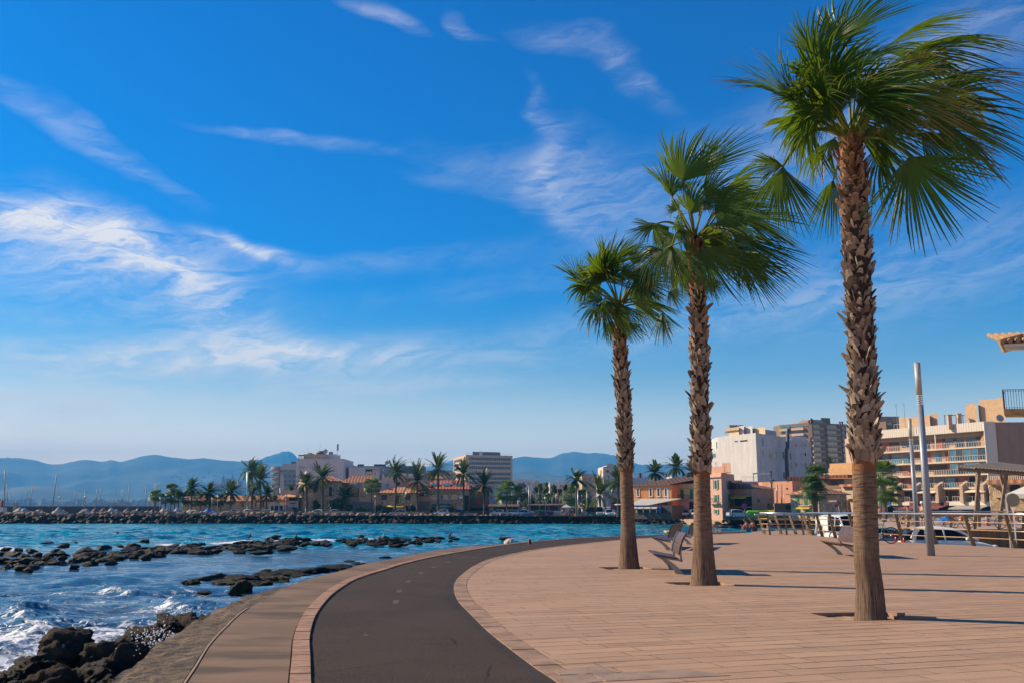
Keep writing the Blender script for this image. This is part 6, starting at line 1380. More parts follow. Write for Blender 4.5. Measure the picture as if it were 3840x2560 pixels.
rails(b,0,w.at(3345,1600)[0],w.at(3420,1600)[0],b.z1,1.1,-.6,WHITE,.8,side=False)
b=building('distant_apartments','brown sheet-roofed apartments peeking over the left end of the long apartment house',[(3290,330),(3398,330)],1585,0,brownr,12); roofbox(b,'attic',mat('weathered_sheet_roof',(.30,.20,.15),.85,.3,.4),3298,3390,1560,1,8); block(b,'window',GLASSB,0,3326,3342,1583,1592,.0,.1)
# stone villa on the right
b=building('arched_villa','golden stone villa with arched openings and balustrades at the right edge',[(3716,158),(3990,150)],1806,0,STONE2,12)
cs=mat('cream_stone_trim',(.62,.46,.30),.8)
block(b,'tile_eave',TILE,0,3710,3990,1799,1808,.0,1.1); block(b,'eave_band',cs,0,3712,3990,1808,1812,.0,.9)
w=b.walls[0]; rails(b,0,.2,w.L,D(3760,1795,150).z,.75,-.2,cs,.32,side=False,thick=.15,name='balustrade')
for x0,x1,y0,y1,m_ in ((3743,3757,1821,1845,wood),(3786,3828,1821,1857,DARK),(3750,3768,1885,1905,BROWNS)):
    block(b,'arched_opening',m_,0,x0,x1,y0+4,y1,.0,.07); u0,z=w.at(x0,y0+4); u1,_=w.at(x1,y0+4); mb=MB(); r=(u1-u0)/2; c=(u0+u1)/2
    pts=[w.P(c+r*math.cos(a),z+r*.6*math.sin(a),.06) for a in [math.pi*q/8 for q in range(9)]]; mb.poly(pts); mb.build('arch_top',m_,b.root)
for x0,x1 in ((3732,3760),(3812,3840)): balcony(b,0,x0,x1,1860,cs,cs,.8,.9,baluster=True)
# near house at the right edge: only its eave and a balcony corner show
b=Bld(); Yn=48.; A=D(3875,1300,Yn); b.root=E('street_house',(A.x+4,Yn+4,-.86),'near white house at the right edge, only its clay eave and rusty balcony showing','building'); 
hw=mat('house_white_render',(.62,.58,.52),.85,.08)
x0=H(3925,Yn); mb=MB(); mb.prism([(x0,Yn+.6),(x0+9,Yn-3),(x0+14,Yn+5),(x0+5.2,Yn+9)],-.9,D(3840,1300,Yn).z); mb.build('wall',hw,b.root)
e0=D(3757,1302,Yn); zt=e0.z; mb=MB(); mb.hexa([(e0.x+a_,Yn+b_,zt+c_) for c_ in (0,.14) for a_,b_ in ((0,-.2),(12,-3.8),(12.7,-2.5),(.75,1.0))]); mb.build('soffit',hw,b.root)
mb=MB()
for k in range(26):
    xx=e0.x-.12+k*.33; yy=Yn-.25-k*.099; mb.tube([(xx,yy-.12,zt+.24),(xx+.9,yy+3,zt+1.1)],.12,8)
for k in range(9): mb.tube([(e0.x-.22+k*.19,Yn-.2+k*.33,zt+.24),(e0.x+1.+k*.19,Yn-.2+k*.33,zt+.55)],.12,8)
mb.build('roof_tiles',mat('old_clay_tile',(.32,.19,.09),.85,.35,4),b.root)
s0=D(3766,1554,Yn); mb=MB(); mb.hexa([(s0.x,Yn,s0.z),(s0.x+8,Yn-.6,s0.z),(s0.x+8.8,Yn+1.3,s0.z),(s0.x+.75,Yn+1.3,s0.z),(s0.x,Yn,s0.z+.30),(s0.x+8,Yn-.6,s0.z+.30),(s0.x+8.8,Yn+1.3,s0.z+.30),(s0.x+.75,Yn+1.3,s0.z+.30)]); sb=mb.build('balcony_slab',mat('rust_stained_slab',(.50,.26,.10),.8,.45,2.2),b.root)
mb=MB(); zr_=s0.z+.30; hh=.98
for k in range(30):
    xx=s0.x+.03+k*.13; yy=Yn+.04-k*.01; mb.tube([(xx,yy,zr_),(xx,yy,zr_+hh)],.012,5,cap=False)
for k in range(9): mb.tube([(s0.x+.03+k*.08,Yn+.04+k*.14,zr_),(s0.x+.03+k*.08,Yn+.04+k*.14,zr_+hh)],.012,5,cap=False)
for z in (zr_+.06,zr_+hh*.93,zr_+hh): mb.bar((s0.x+.03,Yn+.04,z),(s0.x+8,Yn-.56,z),.03,.02); mb.bar((s0.x+.03,Yn+.04,z),(s0.x+.75,Yn+1.25,z),.03,.02)
mb.build('balcony_railing',BLACK,b.root)
# cathedral and the far city
p0=H(845,2500); b=building('cathedral','distant sandstone cathedral with two spires on the skyline',[(786,2500),(862,2500),(907,2520)],1812,0,mat('cathedral_stone',(.60,.34,.25),.9,.1,.02),60,z0=0)
w=b.walls[0]; zb=b.z1; cm=mat('cathedral_stone',(.60,.34,.25))
def spike(nm,x,hw,yb,yt,Y=2498,sq=True):
    a=D(x-hw,yb,Y); c=D(x+hw,yb,Y); t=D(x,yt,Y); mb=MB(); m_=(a.z+(t.z-a.z)*.45); wd_=c.x-a.x
    mb.box(a.x,c.x,Y-wd_/2,Y+wd_/2,zb-6,m_); cx=(a.x+c.x)/2
    q=[(a.x,Y-wd_/2,m_),(c.x,Y-wd_/2,m_),(c.x,Y+wd_/2,m_),(a.x,Y+wd_/2,m_)]
    for i in range(4): mb.poly([q[i],q[(i+1)%4],(cx,Y,t.z)])
    mb.build(nm,cm,b.root)
spike('spire',837,5,1808,1776); spike('spire',871,5,1808,1776); spike('central_gable',853,8,1812,1787)
for x in (788,797,807,816,822,828,860,880,888,896): spike('pinnacle',x,1.2,1812,1799 if x>815 else 1801)
mb=MB(); 
for k in range(9): u=w.L*(.05+k*.11); mb.wbox(w,u,u+2,0,zb-4-k%2*5,.0,6)
mb.build('buttress',cm,b.root)
p=D(834,1819,2499); mb=MB(); mb.lathe((0,0,0),[(6.2,0),(5.4,1.)],20); mb.v=[(v[0]+p.x,2499.5-v[2],v[1]+p.z) for v in mb.v]; mb.build('rose_window',DARK,b.root)
block(b,'west_tower',cm,1,889,907,1800,1860,.0,4.)
for y in (1809,1818,1828): block(b,'window',DARK,1,893,897,y,y+5,4.,4.3); block(b,'window',DARK,1,900,903,y,y+5,4.,4.3)
b=building('palace','pale long palace at the foot of the cathedral',[(800,2350),(905,2350)],1836,0,mat('pale_palace_stone',(.46,.36,.30),.9),30,z0=0)
for i in range(9): block(b,'window',DARK,0,806+i*11,811+i*11,1850,1862,.0,.4)
fc=[mat('far_white_render',(.60,.56,.54),.9),mat('far_pink_render',(.50,.36,.32),.9),mat('far_tan_render',(.48,.40,.33),.9)]
def farblock(i):
    mb=MB(); rs=random.Random(i); mb.box(-11,11,0,14,-2,22); mb.box(-5,4,2,9,22,25); root=E('city_block',(0,0,0),'pale apartment block of the far city across the bay','building','apartment blocks of the far city')
    mb.build('wall',fc[i],root); mb=MB()
    for f in range(6):
        for c in range(5): mb.box(-9.5+c*4.2,-7.2+c*4.2,-.25,0,2+f*3.4,4+f*3.4)
    mb.build('windows',GLASS,root); return root
pr=[farblock(i) for i in range(3)]; used=[False]*3; rs=random.Random(12)
for i in range(150):
    if i<105: x=rs.uniform(-30,640); Y=rs.uniform(2620,3100)
    else: x=rs.uniform(560,790); Y=rs.uniform(2620,3000)
    k=rs.randrange(3); s=(rs.uniform(.35,1.3),1,rs.uniform(.5,1.35)); h_=0
    loc=(H(x,Y),Y,.5+(Y-2600)*.01)
    if not used[k]: used[k]=True; pr[k].location=loc; pr[k].scale=s
    else: dup(pr[k],loc,rs.uniform(-.3,.3),s)
from mathutils.bvhtree import BVHTree
_hb=[BVHTree.FromPolygons([v.co for v in o.data.vertices],[tuple(p.vertices) for p in o.data.polygons]) for o in bpy.data.objects if o.name.startswith('hills')]
def hillhit(x,y):
    d=ray(x,y).normalized(); h=[t.ray_cast(Vector((0,0,CZ)),d) for t in _hb]; h=[q for q in h if q[0] is not None]
    return min(h,key=lambda q:q[3])[0] if h else None
for i in range(70):   # villas on the hillside
    x=rs.choice([rs.gauss(680,50),rs.gauss(760,60),rs.gauss(2150,130)]); y=rs.uniform(1772,1835); loc=hillhit(x,y)
    if loc is None: continue
    dup(pr[rs.randrange(3)],loc,0,(rs.uniform(.4,1.2),.7,.22),'pale villa on the far wooded hillside','villas on the far hillside')
HAZE_D=1.5e-4; HAZE_C=(.09,.475,1.,1)
# ------------------------------------------------------------------ trees of the town
DLEAF=leafm('date_palm_leaf',(.014,.034,.010),(.038,.068,.016),(.22,.14,.05),.2); DTR=mat('date_palm_bark',(.11,.075,.05),.95,.35,3,.8,12)
def date_crown(seed,wind,nf=44,L=3.6,spikes=False):
    rs=random.Random(seed); mb=MB()
    for i in range(nf):
        a=2*math.pi*i*.618+rs.uniform(-.2,.2); el_=rad(rs.choice([80,65,50,35,20,5,-12])+rs.uniform(-8,8)); LL=L*rs.uniform(.8,1.1)
        d=Vector((math.cos(a)*math.cos(el_),math.sin(a)*math.cos(el_),math.sin(el_))); P=[]; n=12; p=Vector((0,0,0)); v=d.copy()
        for k in range(n+1):
            P.append(p.copy()); p=p+v*(LL/n); v=(v+Vector((wind*.055,0,-.075-.03*(1-d.z)))).normalized()
        rn=rs.random()
        for k in range(n):
            t=(P[k+1]-P[k]).normalized(); sd=t.cross(Vector((0,0,1)))
            if sd.length<.05: sd=Vector((1,0,0))
            sd.normalize(); up=sd.cross(t); w=.04
            mb.poly([P[k]-sd*w,P[k]+sd*w,P[k+1]+sd*w*.8,P[k+1]-sd*w*.8],0,(.1,rn,0,1))
            if k<1: continue
            for h in (.0,.33,.66):
                q=P[k].lerp(P[k+1],h); l=.80*math.sin(math.pi*min(1,(k+h)/n*.85+.12))+.12
                for s_ in (-1,1):
                    e=q+(sd*s_*.8+t*.75+up*rs.uniform(.0,.35)-Vector((0,0,.25))+Vector((wind*.12,0,0))).normalized()*l*rs.uniform(.8,1.15); b_=t*.085
                    mb.poly([q-b_,q+b_,e],0,(.4+.3*(k/n),rn,.1,1))
    return mb
def smallfan_crown(seed,L=1.3,nf=36):
    rs=random.Random(seed); mb=MB()
    for i in range(nf):
        a=2*math.pi*i*.618; el_=rad(rs.uniform(-45,85)); d=Vector((math.cos(a)*math.cos(el_),math.sin(a)*math.cos(el_),math.sin(el_))); h=d*L*.7
        mb.tube([(0,0,0),h],.02,3,cap=False,fx=(.2,.5,0,1)); sd=d.cross(Vector((0,0,1)));
        if sd.length<.05: sd=Vector((1,0,0))
        sd.normalize(); rn=rs.random()
        for k in range(15):
            th=rad(-75+150*k/14); t=(d*math.cos(th)+sd*math.sin(th)); e=h+t*L*.85*rs.uniform(.85,1.1)+Vector((.15,0,-.25))*L; m_=h+t*L*.5; w=t.cross(d.cross(sd)).normalized()*.055*L/1.3
            i0=mb.vert(h,(.2,rn,0,1)); i1=mb.vert(m_-w,(.5,rn,0,1)); i2=mb.vert(m_+w,(.5,rn,0,1)); i3=mb.vert(e,(.9,rn,.1,1)); mb.face((i0,i1,i3,i2))
    return mb
def ptree(label,px,ybase,ycrown,Y,crownr,seed,kind='date',wind=1.,lean=0.,tr=.28,group=None,trunks=((0,0),),cat='palm tree',z0=Z0):
    b_=D(px,ycrown,Y); gx=D(px+lean,ybase,Y).x; root=E('date_palm' if kind=='date' else 'young_fan_palm',(gx,Y,z0),label,cat,group)
    for dx,dz in trunks:
        top=Vector((b_.x+dx,Y,b_.z+dz)); gp_=Vector((gx+dx*.4,Y,z0-.1)); mid=(top+gp_)*.5+Vector((-(top.x-gp_.x)*.15,0,0))
        mb=MB(); rs=random.Random(seed); pts=[]; rr_=[]
        for k in range(17):
            t=k/16; p=gp_*(1-t)**2+mid*2*t*(1-t)+top*t*t; pts.append(p); rr_.append(tr*(1.15-.25*t if t>.05 else 1.5)*(1+.06*(k%2)))
        mb.tube(pts,rr_,10); mb.build('trunk',DTR,root,sm=False)
        c=date_crown(seed,wind,L=crownr*1.38) if kind=='date' else smallfan_crown(seed,crownr*1.15)
        c.v=[(v[0]+top.x,v[1]+top.y,v[2]+top.z) for v in c.v]; c.build('crown',DLEAF if kind=='date' else LEAF2,root,fx=True,norm=False)
    return root
LEAF2=leafm('young_fan_leaf',(.03,.075,.014),(.07,.14,.02),(.20,.12,.03),.3)
GP='date palms along the far waterfront'
dp=[('tall windblown date palm rising behind the lamp, left of the bushy one',945,1915,1768,262,3.4,1.5,0),
('bushy pale green date palm standing beside the tall lamp pole',977,1915,1800,258,4.2,.6,0),
('lone windblown date palm near the left end of the low restaurant',719,1896,1832,262,2.7,1.4,0),
('date palm behind the red tile roof, second from the left',786,1896,1848,264,2.7,1.2,0),
('short spreading date palm in front of the cathedral',866,1897,1847,262,3.0,.5,0),
('left of two date palms in front of the stone villa, leaning crown',1147,1914,1812,256,3.1,1.6,6),
('right of two date palms in front of the stone villa, taller',1210,1914,1790,257,3.6,1.4,0),
('small wind-bent date palm before the yellow house',1296,1915,1866,254,2.8,1.2,0),
('tallest windblown date palm, before the low stone house',1488,1908,1773,253,3.6,1.7,-8),
('date palm with a wide drooping crown before the salmon house',1565,1914,1803,253,4.3,.3,0),
('tall straight date palm before the red tiled stone house',1643,1914,1760,253,3.6,.4,0),
('date palm with an orange-lit crown right of the skylight roof',1738,1914,1776,252,3.4,.4,0),
('date palm with a round crown before the red-brown house',1816,1914,1820,252,3.4,.5,0),
('tall slim windblown date palm by the yellow banners',2162,1914,1798,225,2.5,1.5,0),
('broad low date palm left of the smallest fan palm',2250,1912,1856,228,4.4,.3,0),
('slim date palm right next to the smallest fan palm trunk',2318,1910,1805,235,2.9,.6,0),
('left date palm rising behind the orange house roof',2457,1850,1772,235,2.4,.2,0),
('right date palm rising behind the orange house roof',2536,1850,1752,232,2.5,.2,0),
('date palm hidden behind the middle fan palm trunk',2598,1860,1768,226,2.4,.4,0),
('short date palm in front of the tall lamp pole',944,1915,1852,266,2.6,.6,0),
('short date palm right of the bushy one',1000,1912,1856,268,2.8,.6,0)]
for i,(lb,px,yb,yc,Y,cr,wi,ln) in enumerate(dp): ptree(lb,px,yb,yc,Y,cr,100+i,'date',wi,ln,.26 if cr>3 else .22,GP)
ptree('small dark date palm beside the brown balconied tower',3120,1800,1755,330,3.5,140,'date',.3)
fp=[('small young fan palm at the left end of the waterfront row',585,1893,1856,262,1.3),('small date-like palm by the jetty parasol',585-5,1895,1862,266,1.2),
('tall young fan palm among the cluster near the parasol',642,1893,1840,262,1.5),('low bushy young fan palm of the cluster near the parasol',655,1895,1862,264,1.7),('rightmost young fan palm of the parasol cluster',670,1893,1868,262,1.4),('small palm left of the parasol cluster',622,1893,1870,262,1.2),
('young fan palm before the restaurant, left of the lone date palm',706,1896,1868,265,1.5),('young fan palm between the two restaurant date palms',752,1896,1868,266,1.6),('small round fan palm at the restaurant eave',790,1896,1878,264,1.1),('round young fan palm under the cathedral',828,1896,1874,264,1.1),
('thin fan palm with a small shiny crown before the yellow house',1394,1920,1822,252,1.7),
('short fan palm with a slanting trunk before the bluish house',1900,1925,1848,243,2.3),
('small palm in the trees right of the sandy warehouse',2142,1890,1862,262,2.0),('small palm beside the grey billboard',2186,1890,1862,262,1.6)]
for i,(lb,px,yb,yc,Y,cr) in enumerate(fp): ptree(lb,px,yb,yc,Y,cr,200+i,'fan',1,0,.14,'young fan palms along the far waterfront')
ptree('twin-trunked fan palm before the stone cottage',3052,1928,1822,166,1.5,231,'fan',1,6,.25,None,((-.5,.0),(.4,1.7),(0.1,-1.2)))
ptree('upper of two fan palms right of the nearest trunk',3312,1925,1778,150,1.6,232,'fan',1,2,.20)
ptree('lower fan palm right of the nearest trunk, before the shops',3318,1928,1842,140,1.6,233,'fan',1,2,.20)
def leafy(label,px,ytop,ybase,Y,rx,seed,cols,n=1500,group=None,name='broadleaf_tree',trunk=True,dep=None,lobes=9,sz=.28,z0=Z0):
    rs=random.Random(seed); t=D(px,ytop,Y); hgt_=t.z-z0; R_=rx/FP*Y; root=E(name,(t.x,Y,z0),label,'tree' if trunk else 'bush',group); zb=D(px,ybase,Y).z
    if trunk:
        mb=MB(); mb.tube([(t.x,Y,z0-.2),(t.x+.2,Y,z0+hgt_*.3),(t.x,Y,z0+hgt_*.7)],[.3,.22,.08],8)
        for k in range(5): a=rs.uniform(0,6.28); mb.tube([(t.x,Y,z0+hgt_*(.25+.08*k)),(t.x+math.cos(a)*R_*.6,Y+math.sin(a)*R_*.6,z0+hgt_*(.5+.08*k))],[.1,.03],5)
        mb.build('trunk',DTR,root)
    mb=MB(); L=[]
    for k in range(lobes):
        f=(k+.5)/lobes; z=zb+(t.z-zb)*(.15+.75*f*rs.uniform(.7,1.1)); e=math.sqrt(max(.12,1-((z-zb)/(t.z-zb)*2-1)**2*.8)); a=rs.uniform(0,6.28); q=R_*.55*e*rs.random()**.5
        L.append((Vector((t.x+math.cos(a)*q,Y+math.sin(a)*q*.7,z)),R_*rs.uniform(.32,.55)*e+.15,rs.random()))
    for _ in range(n):
        c,r,g_=L[rs.randrange(lobes)]; d=Vector((rs.gauss(0,1),rs.gauss(0,1),rs.gauss(0,1))).normalized(); p=c+d*r*(rs.uniform(.55,1.08)); p.z=max(p.z,z0+.1)
        s=sz*rs.uniform(.6,1.4); a=Vector((rs.gauss(0,1),rs.gauss(0,1),rs.gauss(0,.6))).normalized()*s; b_=d.cross(a).normalized()*s*.6; 
        mb.poly([p-a,p-b_,p+a,p+b_],0,(.4,min(1,max(0,g_*.7+rs.gauss(.15,.2))),0,1))
    mb.build('crown' if trunk else 'foliage',cols,root,fx=True,norm=False); return root
OL=leafm('olive_leaf',(.025,.04,.012),(.07,.085,.02),(.1,.08,.03),.15); GR=leafm('bright_tree_leaf',(.03,.065,.01),(.10,.16,.02),(.1,.1,.03),.2); DG=leafm('dark_tree_leaf',(.012,.028,.010),(.03,.055,.018),(.06,.05,.02),.12)
for i,(lb,px,yt,yb,Y,rx,m_,nm) in enumerate((('large round olive-green tree right of the beige office block',1952,1808,1905,300,36,OL,1),('small olive tree low beside the round tree',1925,1835,1905,296,22,OL,1),('left of two tall green poplars',2011,1802,1900,300,11,GR,2),('right of two tall green poplars',2025,1799,1900,302,11,GR,2),('bright green round tree right of the poplars',2050,1801,1885,300,18,GR,1),('grey-green feathery tree behind the marina masts',2072,1806,1900,298,20,OL,1),('dark pine at the right end of the tree group',2095,1813,1905,300,17,DG,1),('bright green bush under the round trees',2048,1838,1895,290,16,GR,1),('low tree at the left foot of the tree group',1990,1870,1905,280,40,DG,1),('low tree filling the middle of the marina',2060,1868,1905,280,45,DG,1),('dark bush behind the marina',2150,1868,1905,275,30,DG,1),('dark hedge tree left of the broad date palm',2195,1862,1905,270,26,DG,1),('dark low tree under the slim date palm',2310,1868,1908,260,26,DG,1),('big dark tree behind the brown shed roof',1985,1850,1900,310,40,DG,1))):
    leafy(lb,px,yt,yb,Y,rx,300+i,m_,1500 if rx>25 else 900,'trees around the small marina')
for i,(lb,px,yt,yb,Y,rx) in enumerate((('bush left of the villa window',1185,1866,1915,256,18),('tall garden bush right of the taller villa palm',1250,1862,1915,256,24),('dark garden bush before the villa corner',1278,1870,1915,257,18),('bush under the small wind-bent palm',1310,1890,1916,252,16),('bright low shrub by the garage',1350,1903,1918,250,20),('bright low shrub right of the garage',1372,1907,1919,250,12),('shrub beside the white globe lamp',1418,1890,1916,254,14),('long bright hedge before the stone house',1455,1907,1918,251,28),('shrub by the salmon house corner',1546,1890,1914,254,12),('dark shrub under the blue awning',1622,1898,1916,254,14),('dark low shrub right of the blue awning',1688,1902,1917,254,24),('green shrub on the restaurant roof corner',1036,1858,1868,268,9),('pale green roof shrub by the striped awning',1093,1822,1834,262,8),('low shrub behind the salmon block',2900,1800,1808,215,6),('bushes at the restaurant by the cathedral foot',850,1845,1875,320,40),('dark palm-like trees low on the far shore',445,1878,1900,700,50))): leafy(lb,px,yt,yb,Y,rx,340+i,GR if 'bright' in lb or 'green' in lb else DG,700,'garden bushes of the far waterfront','garden_bush',False,lobes=6,sz=.22,z0=max(Z0,min(Z0,0)) if Y<500 else .8)
# ------------------------------------------------------------------ lamps, poles, signs, flags
GLB=mat('lamp_globe',(.80,.72,.50),.25,.05,3); PAINT=mat('grey_post_paint',(.30,.31,.32),.5,.1,3)
def globe_lamp(lb,px,yt,yb,Y,z0=Z0):
    t=D(px,yt,Y); root=E('globe_lamp',(t.x,Y,z0),lb,'street lamp','globe street lamps on the far waterfront'); mb=MB(); mb.tube([(t.x,Y,z0),(t.x,Y,t.z-.3)],[.09,.05],8); mb.build('pole',PAINT,root,sm=True); mb=MB(); mb.lathe((t.x,Y,t.z-.45),[(.06,0),(.2,.05),(.18,.14),(.08,.16)],8); mb.build('collar',BLACK,root); mb=MB(); mb.ball((t.x,Y,t.z),.30); mb.build('globe',GLB,root,sm=True)
for lb,px,yt,yb,Y in (('yellowish globe lamp left of the restaurant, on the jetty',320,1862,1915,250),('white globe lamp further left on the jetty',224,1863,1915,250),('small globe lamp before the first young fan palm',601,1867,1905,252),('globe lamp before the young palm under the cathedral',817,1860,1905,253),('globe lamp with a pale head by the restaurant eave',796,1868,1905,255),('globe lamp before the striped awning',1073,1858,1915,250),('globe lamp before the low stone house',1408,1860,1918,249),('globe lamp with yellow sign before the red tiled house',1730,1864,1922,247),('globe lamp with a yellow banner in front of the trees',2045,1866,1932,240),('globe lamp between the orange and cream houses',2522,1868,1930,205),('globe lamp behind the left jetty boats',2,1868,1905,252)): globe_lamp(lb,px,yt,yb,Y)
def pole(lb,px,yt,yb,Y,r=.07,name='light_pole',m=STEEL,arm=0,group='thin light poles of the town',lean=0):
    t=D(px,yt,Y); b_=D(px+lean,yb,Y); root=E(name,(b_.x,Y,Z0),lb,'pole',group); mb=MB(); mb.tube([(b_.x,Y,Z0),(t.x,Y,t.z)],[r,r*.7],8); mb.build('pole',m,root,sm=True)
    if arm: mb=MB(); mb.bar((t.x,Y,t.z),(t.x+arm,Y,t.z+.15),.12,.08); mb.box(t.x+arm-.4,t.x+arm+.4,Y-.15,Y+.15,t.z+.1,t.z+.25); mb.build('lamp_arm',m,root)
    return root
pole('tall thin street lamp pole right of the cathedral',927,1768,1918,250,.16,arm=.5)
pole('slim street lamp before the grey block windows',1050,1826,1900,262,.08,arm=.8)
pole('tall grey light column in front of the orange house',2507,1835,1935,203,.20,m=mat('two_tone_pole',(.40,.43,.46),.4))
pole('tall pale light column before the salmon block',2914,1816,1925,178,.16); pole('pale wooden utility pole right of the light column',2931,1813,1925,180,.16,'utility_pole',mat('weathered_pole',(.33,.27,.21),.9))
pole('thin dark pole on the salmon block wall',2939,1838,1890,182,.05); pole('tall flag pole by the slim date palm',2167,1838,1932,222,.13); pole('pale banner pole right of the yellow banner',2201,1838,1915,228,.11)
pole('steel pole at the tree group',1983,1822,1912,255,.10); pole('thin silver pole before the shops',3299,1815,1925,145,.10)
pole('white pole at the left of the bluish house tree',1920,1840,1905,255,.06); pole('white pole with sign plate in the tree group',1943,1868,1912,255,.08)
yf=mat('yellow_banner_cloth',(.75,.60,.02),.7,.05)
for lb,x0,x1,y0,y1,Y in (('tall yellow feather banner by the pale pole',2194,2200,1880,1908,226),('left yellow feather banner beside the broad date palm',2229,2233,1880,1912,226),('right slanting yellow feather banner beside the broad date palm',2236,2240,1884,1912,226),('short yellow banner hanging on the globe lamp post',2043,2047,1883,1894,240.4)):
    a,c=D(x0,y1,Y),D(x1,y0,Y); root=E('feather_banner',(a.x,Y,Z0),lb,'banner'); mb=MB(); n=8
    for k in range(n):
        f0,f1_=k/n,(k+1)/n; w0=(c.x-a.x)*(1-.5*f0**3); w1_=(c.x-a.x)*(1-.5*f1_**3); s_=.25*f0; s1_=.25*f1_
        mb.hexa([(a.x+s_,Y,a.z+(c.z-a.z)*f0),(a.x+s_+w0,Y,a.z+(c.z-a.z)*f0),(a.x+s_+w0,Y+.03,a.z+(c.z-a.z)*f0),(a.x+s_,Y+.03,a.z+(c.z-a.z)*f0),(a.x+s1_,Y,a.z+(c.z-a.z)*f1_),(a.x+s1_+w1_,Y,a.z+(c.z-a.z)*f1_),(a.x+s1_+w1_,Y+.03,a.z+(c.z-a.z)*f1_),(a.x+s1_,Y+.03,a.z+(c.z-a.z)*f1_)])
    mb.build('cloth',yf,root); mb=MB(); mb.tube([(a.x-.05,Y,Z0),(a.x-.05,Y,c.z)],.04,5); mb.build('mast',BLACK,root)
def roundsign(lb,px,yc,yb,Y,r,col,z0=Z0,back=False):
    c=D(px,yc,Y); root=E('road_sign',(c.x,Y,z0),lb,'sign'); mb=MB(); mb.tube([(c.x,Y+.05,z0),(c.x,Y+.05,c.z+r)],.04,6); mb.build('post',STEEL,root); mb=MB(); mb.lathe((0,0,0),[(r,0),(r,.03)],20); mb.v=[(v[0]+c.x,Y+.0-v[2],v[1]+c.z) for v in mb.v]; mb.build('disc',col,root)
    if not back: mb=MB(); mb.lathe((0,0,0),[(r*.72,0),(r*.72,.01)],16); mb.v=[(v[0]+c.x,Y-.04-v[2],v[1]+c.z) for v in mb.v]; mb.build('disc_face',mat('blue_sign',(.03,.04,.35),.5),root)
red=mat('red_sign_rim',(.5,.02,.02),.5)
roundsign('round no-stopping sign left of the cafe terrace',2311,1899,1930,210,.75,red); roundsign('blue square-and-round sign left of the cafe terrace sign',2299,1898,1930,212,.5,red); roundsign('round sign before the dark porch of the dusky pink house',2792,1896,1925,176,.5,red); roundsign('small blue sign before the garage openings',3139,1894,1920,165,.35,red)
roundsign('big round road sign seen from its grey back at the right edge',3798,1873,2030,52,.36,mat('grey_sign_back',(.10,.09,.088),.6),-.86,True)
mb=MB(); p,q=D(2169,1868,240),D(2180,1847,240); mb.box(p.x,q.x,240,240.3,p.z,q.z); mb.box((p.x+q.x)/2-.1,(p.x+q.x)/2+.1,240.1,240.3,Z0,p.z); T(mb.build('billboard',mat('dark_grey_board',(.06,.065,.07),.7)),'dark grey billboard seen from behind in the marina','billboard')
# street canopies around the marina
for lb,x0,x1,yt,yb,Y,m_ in (('long brown market canopy with its dark shade in the marina car park',1985,2098,1889,1894,262,braw),('brown tiled kiosk roof beside the white tent',2050,2126,1888,1892,268,mat('red_brown_sheet',(.20,.08,.05),.8)),('white-edged cafe shelter right of the tent',2128,2190,1898,1901,258,WHITE),('pale canopy at the left end of the cafe terrace',2312,2372,1889,1893,205,caw)):
    a,c=D(x0,yb,Y),D(x1,yt,Y); root=E('canopy',((a.x+c.x)/2,Y,Z0),lb,'canopy'); mb=MB(); mb.hexa([(a.x,Y,a.z),(c.x,Y,a.z),(c.x,Y+5,a.z+.2),(a.x,Y+5,a.z+.2),(a.x,Y,a.z+.15),(c.x,Y,a.z+.15),(c.x-.5,Y+5,c.z+.1),(a.x+.5,Y+5,c.z+.1)]); mb.build('roof',m_,root)
    for k in range(4): mb=MB(); xx=a.x+.3+(c.x-a.x-.6)*k/3; mb.box(xx-.07,xx+.07,Y+.3,Y+.44,Z0,a.z); mb.build('post',PAINT,root)
    mb=MB(); mb.box(a.x+.4,c.x-.4,Y+4.3,Y+4.5,Z0,a.z-.1); mb.build('back_wall',mat('cafe_dark',(.05,.04,.035),.8),root)
def tent(lb,x0,x1,yt,ye,Y,m_=WHITE,z0=Z0,post=True,name='gazebo_tent'):
    a,c,t=D(x0,ye,Y),D(x1,ye,Y),D((x0+x1)/2,yt,Y); w=c.x-a.x; sx0,sx1=a.x/Y,c.x/Y; root=E(name,((a.x+c.x)/2,Y,z0),lb,'tent'); mb=MB(); q=[(a.x,Y,a.z),(c.x,Y,a.z),(c.x+sx1*w,Y+w,a.z),(a.x+sx0*w,Y+w,a.z)]
    for i in range(4): mb.poly([q[i],q[(i+1)%4],((a.x+c.x)/2+sx0*w/2,Y+w/2,t.z)]); p,r_=q[i],q[(i+1)%4]; mb.poly([p,r_,(r_[0],r_[1],a.z-.25),(p[0],p[1],a.z-.25)])
    mb.build('cloth',m_,root,norm=False)
    for p in q: mb=MB(); mb.tube([(p[0],p[1],z0),(p[0],p[1],a.z)],.05,6); mb.build('pole',PAINT,root)
tent('small white gazebo tent beside the brown kiosk roof',2104,2142,1889,1900,250); tent('white beach parasol tent among the young fan palms',628,662,1879,1885,262)
pg=mat('pale_grey_tent_cloth',(.55,.55,.54),.7,.06); tent('pale grey gazebo tent cut by the right edge',3773,3940,1815,1850,55,pg,-.86)
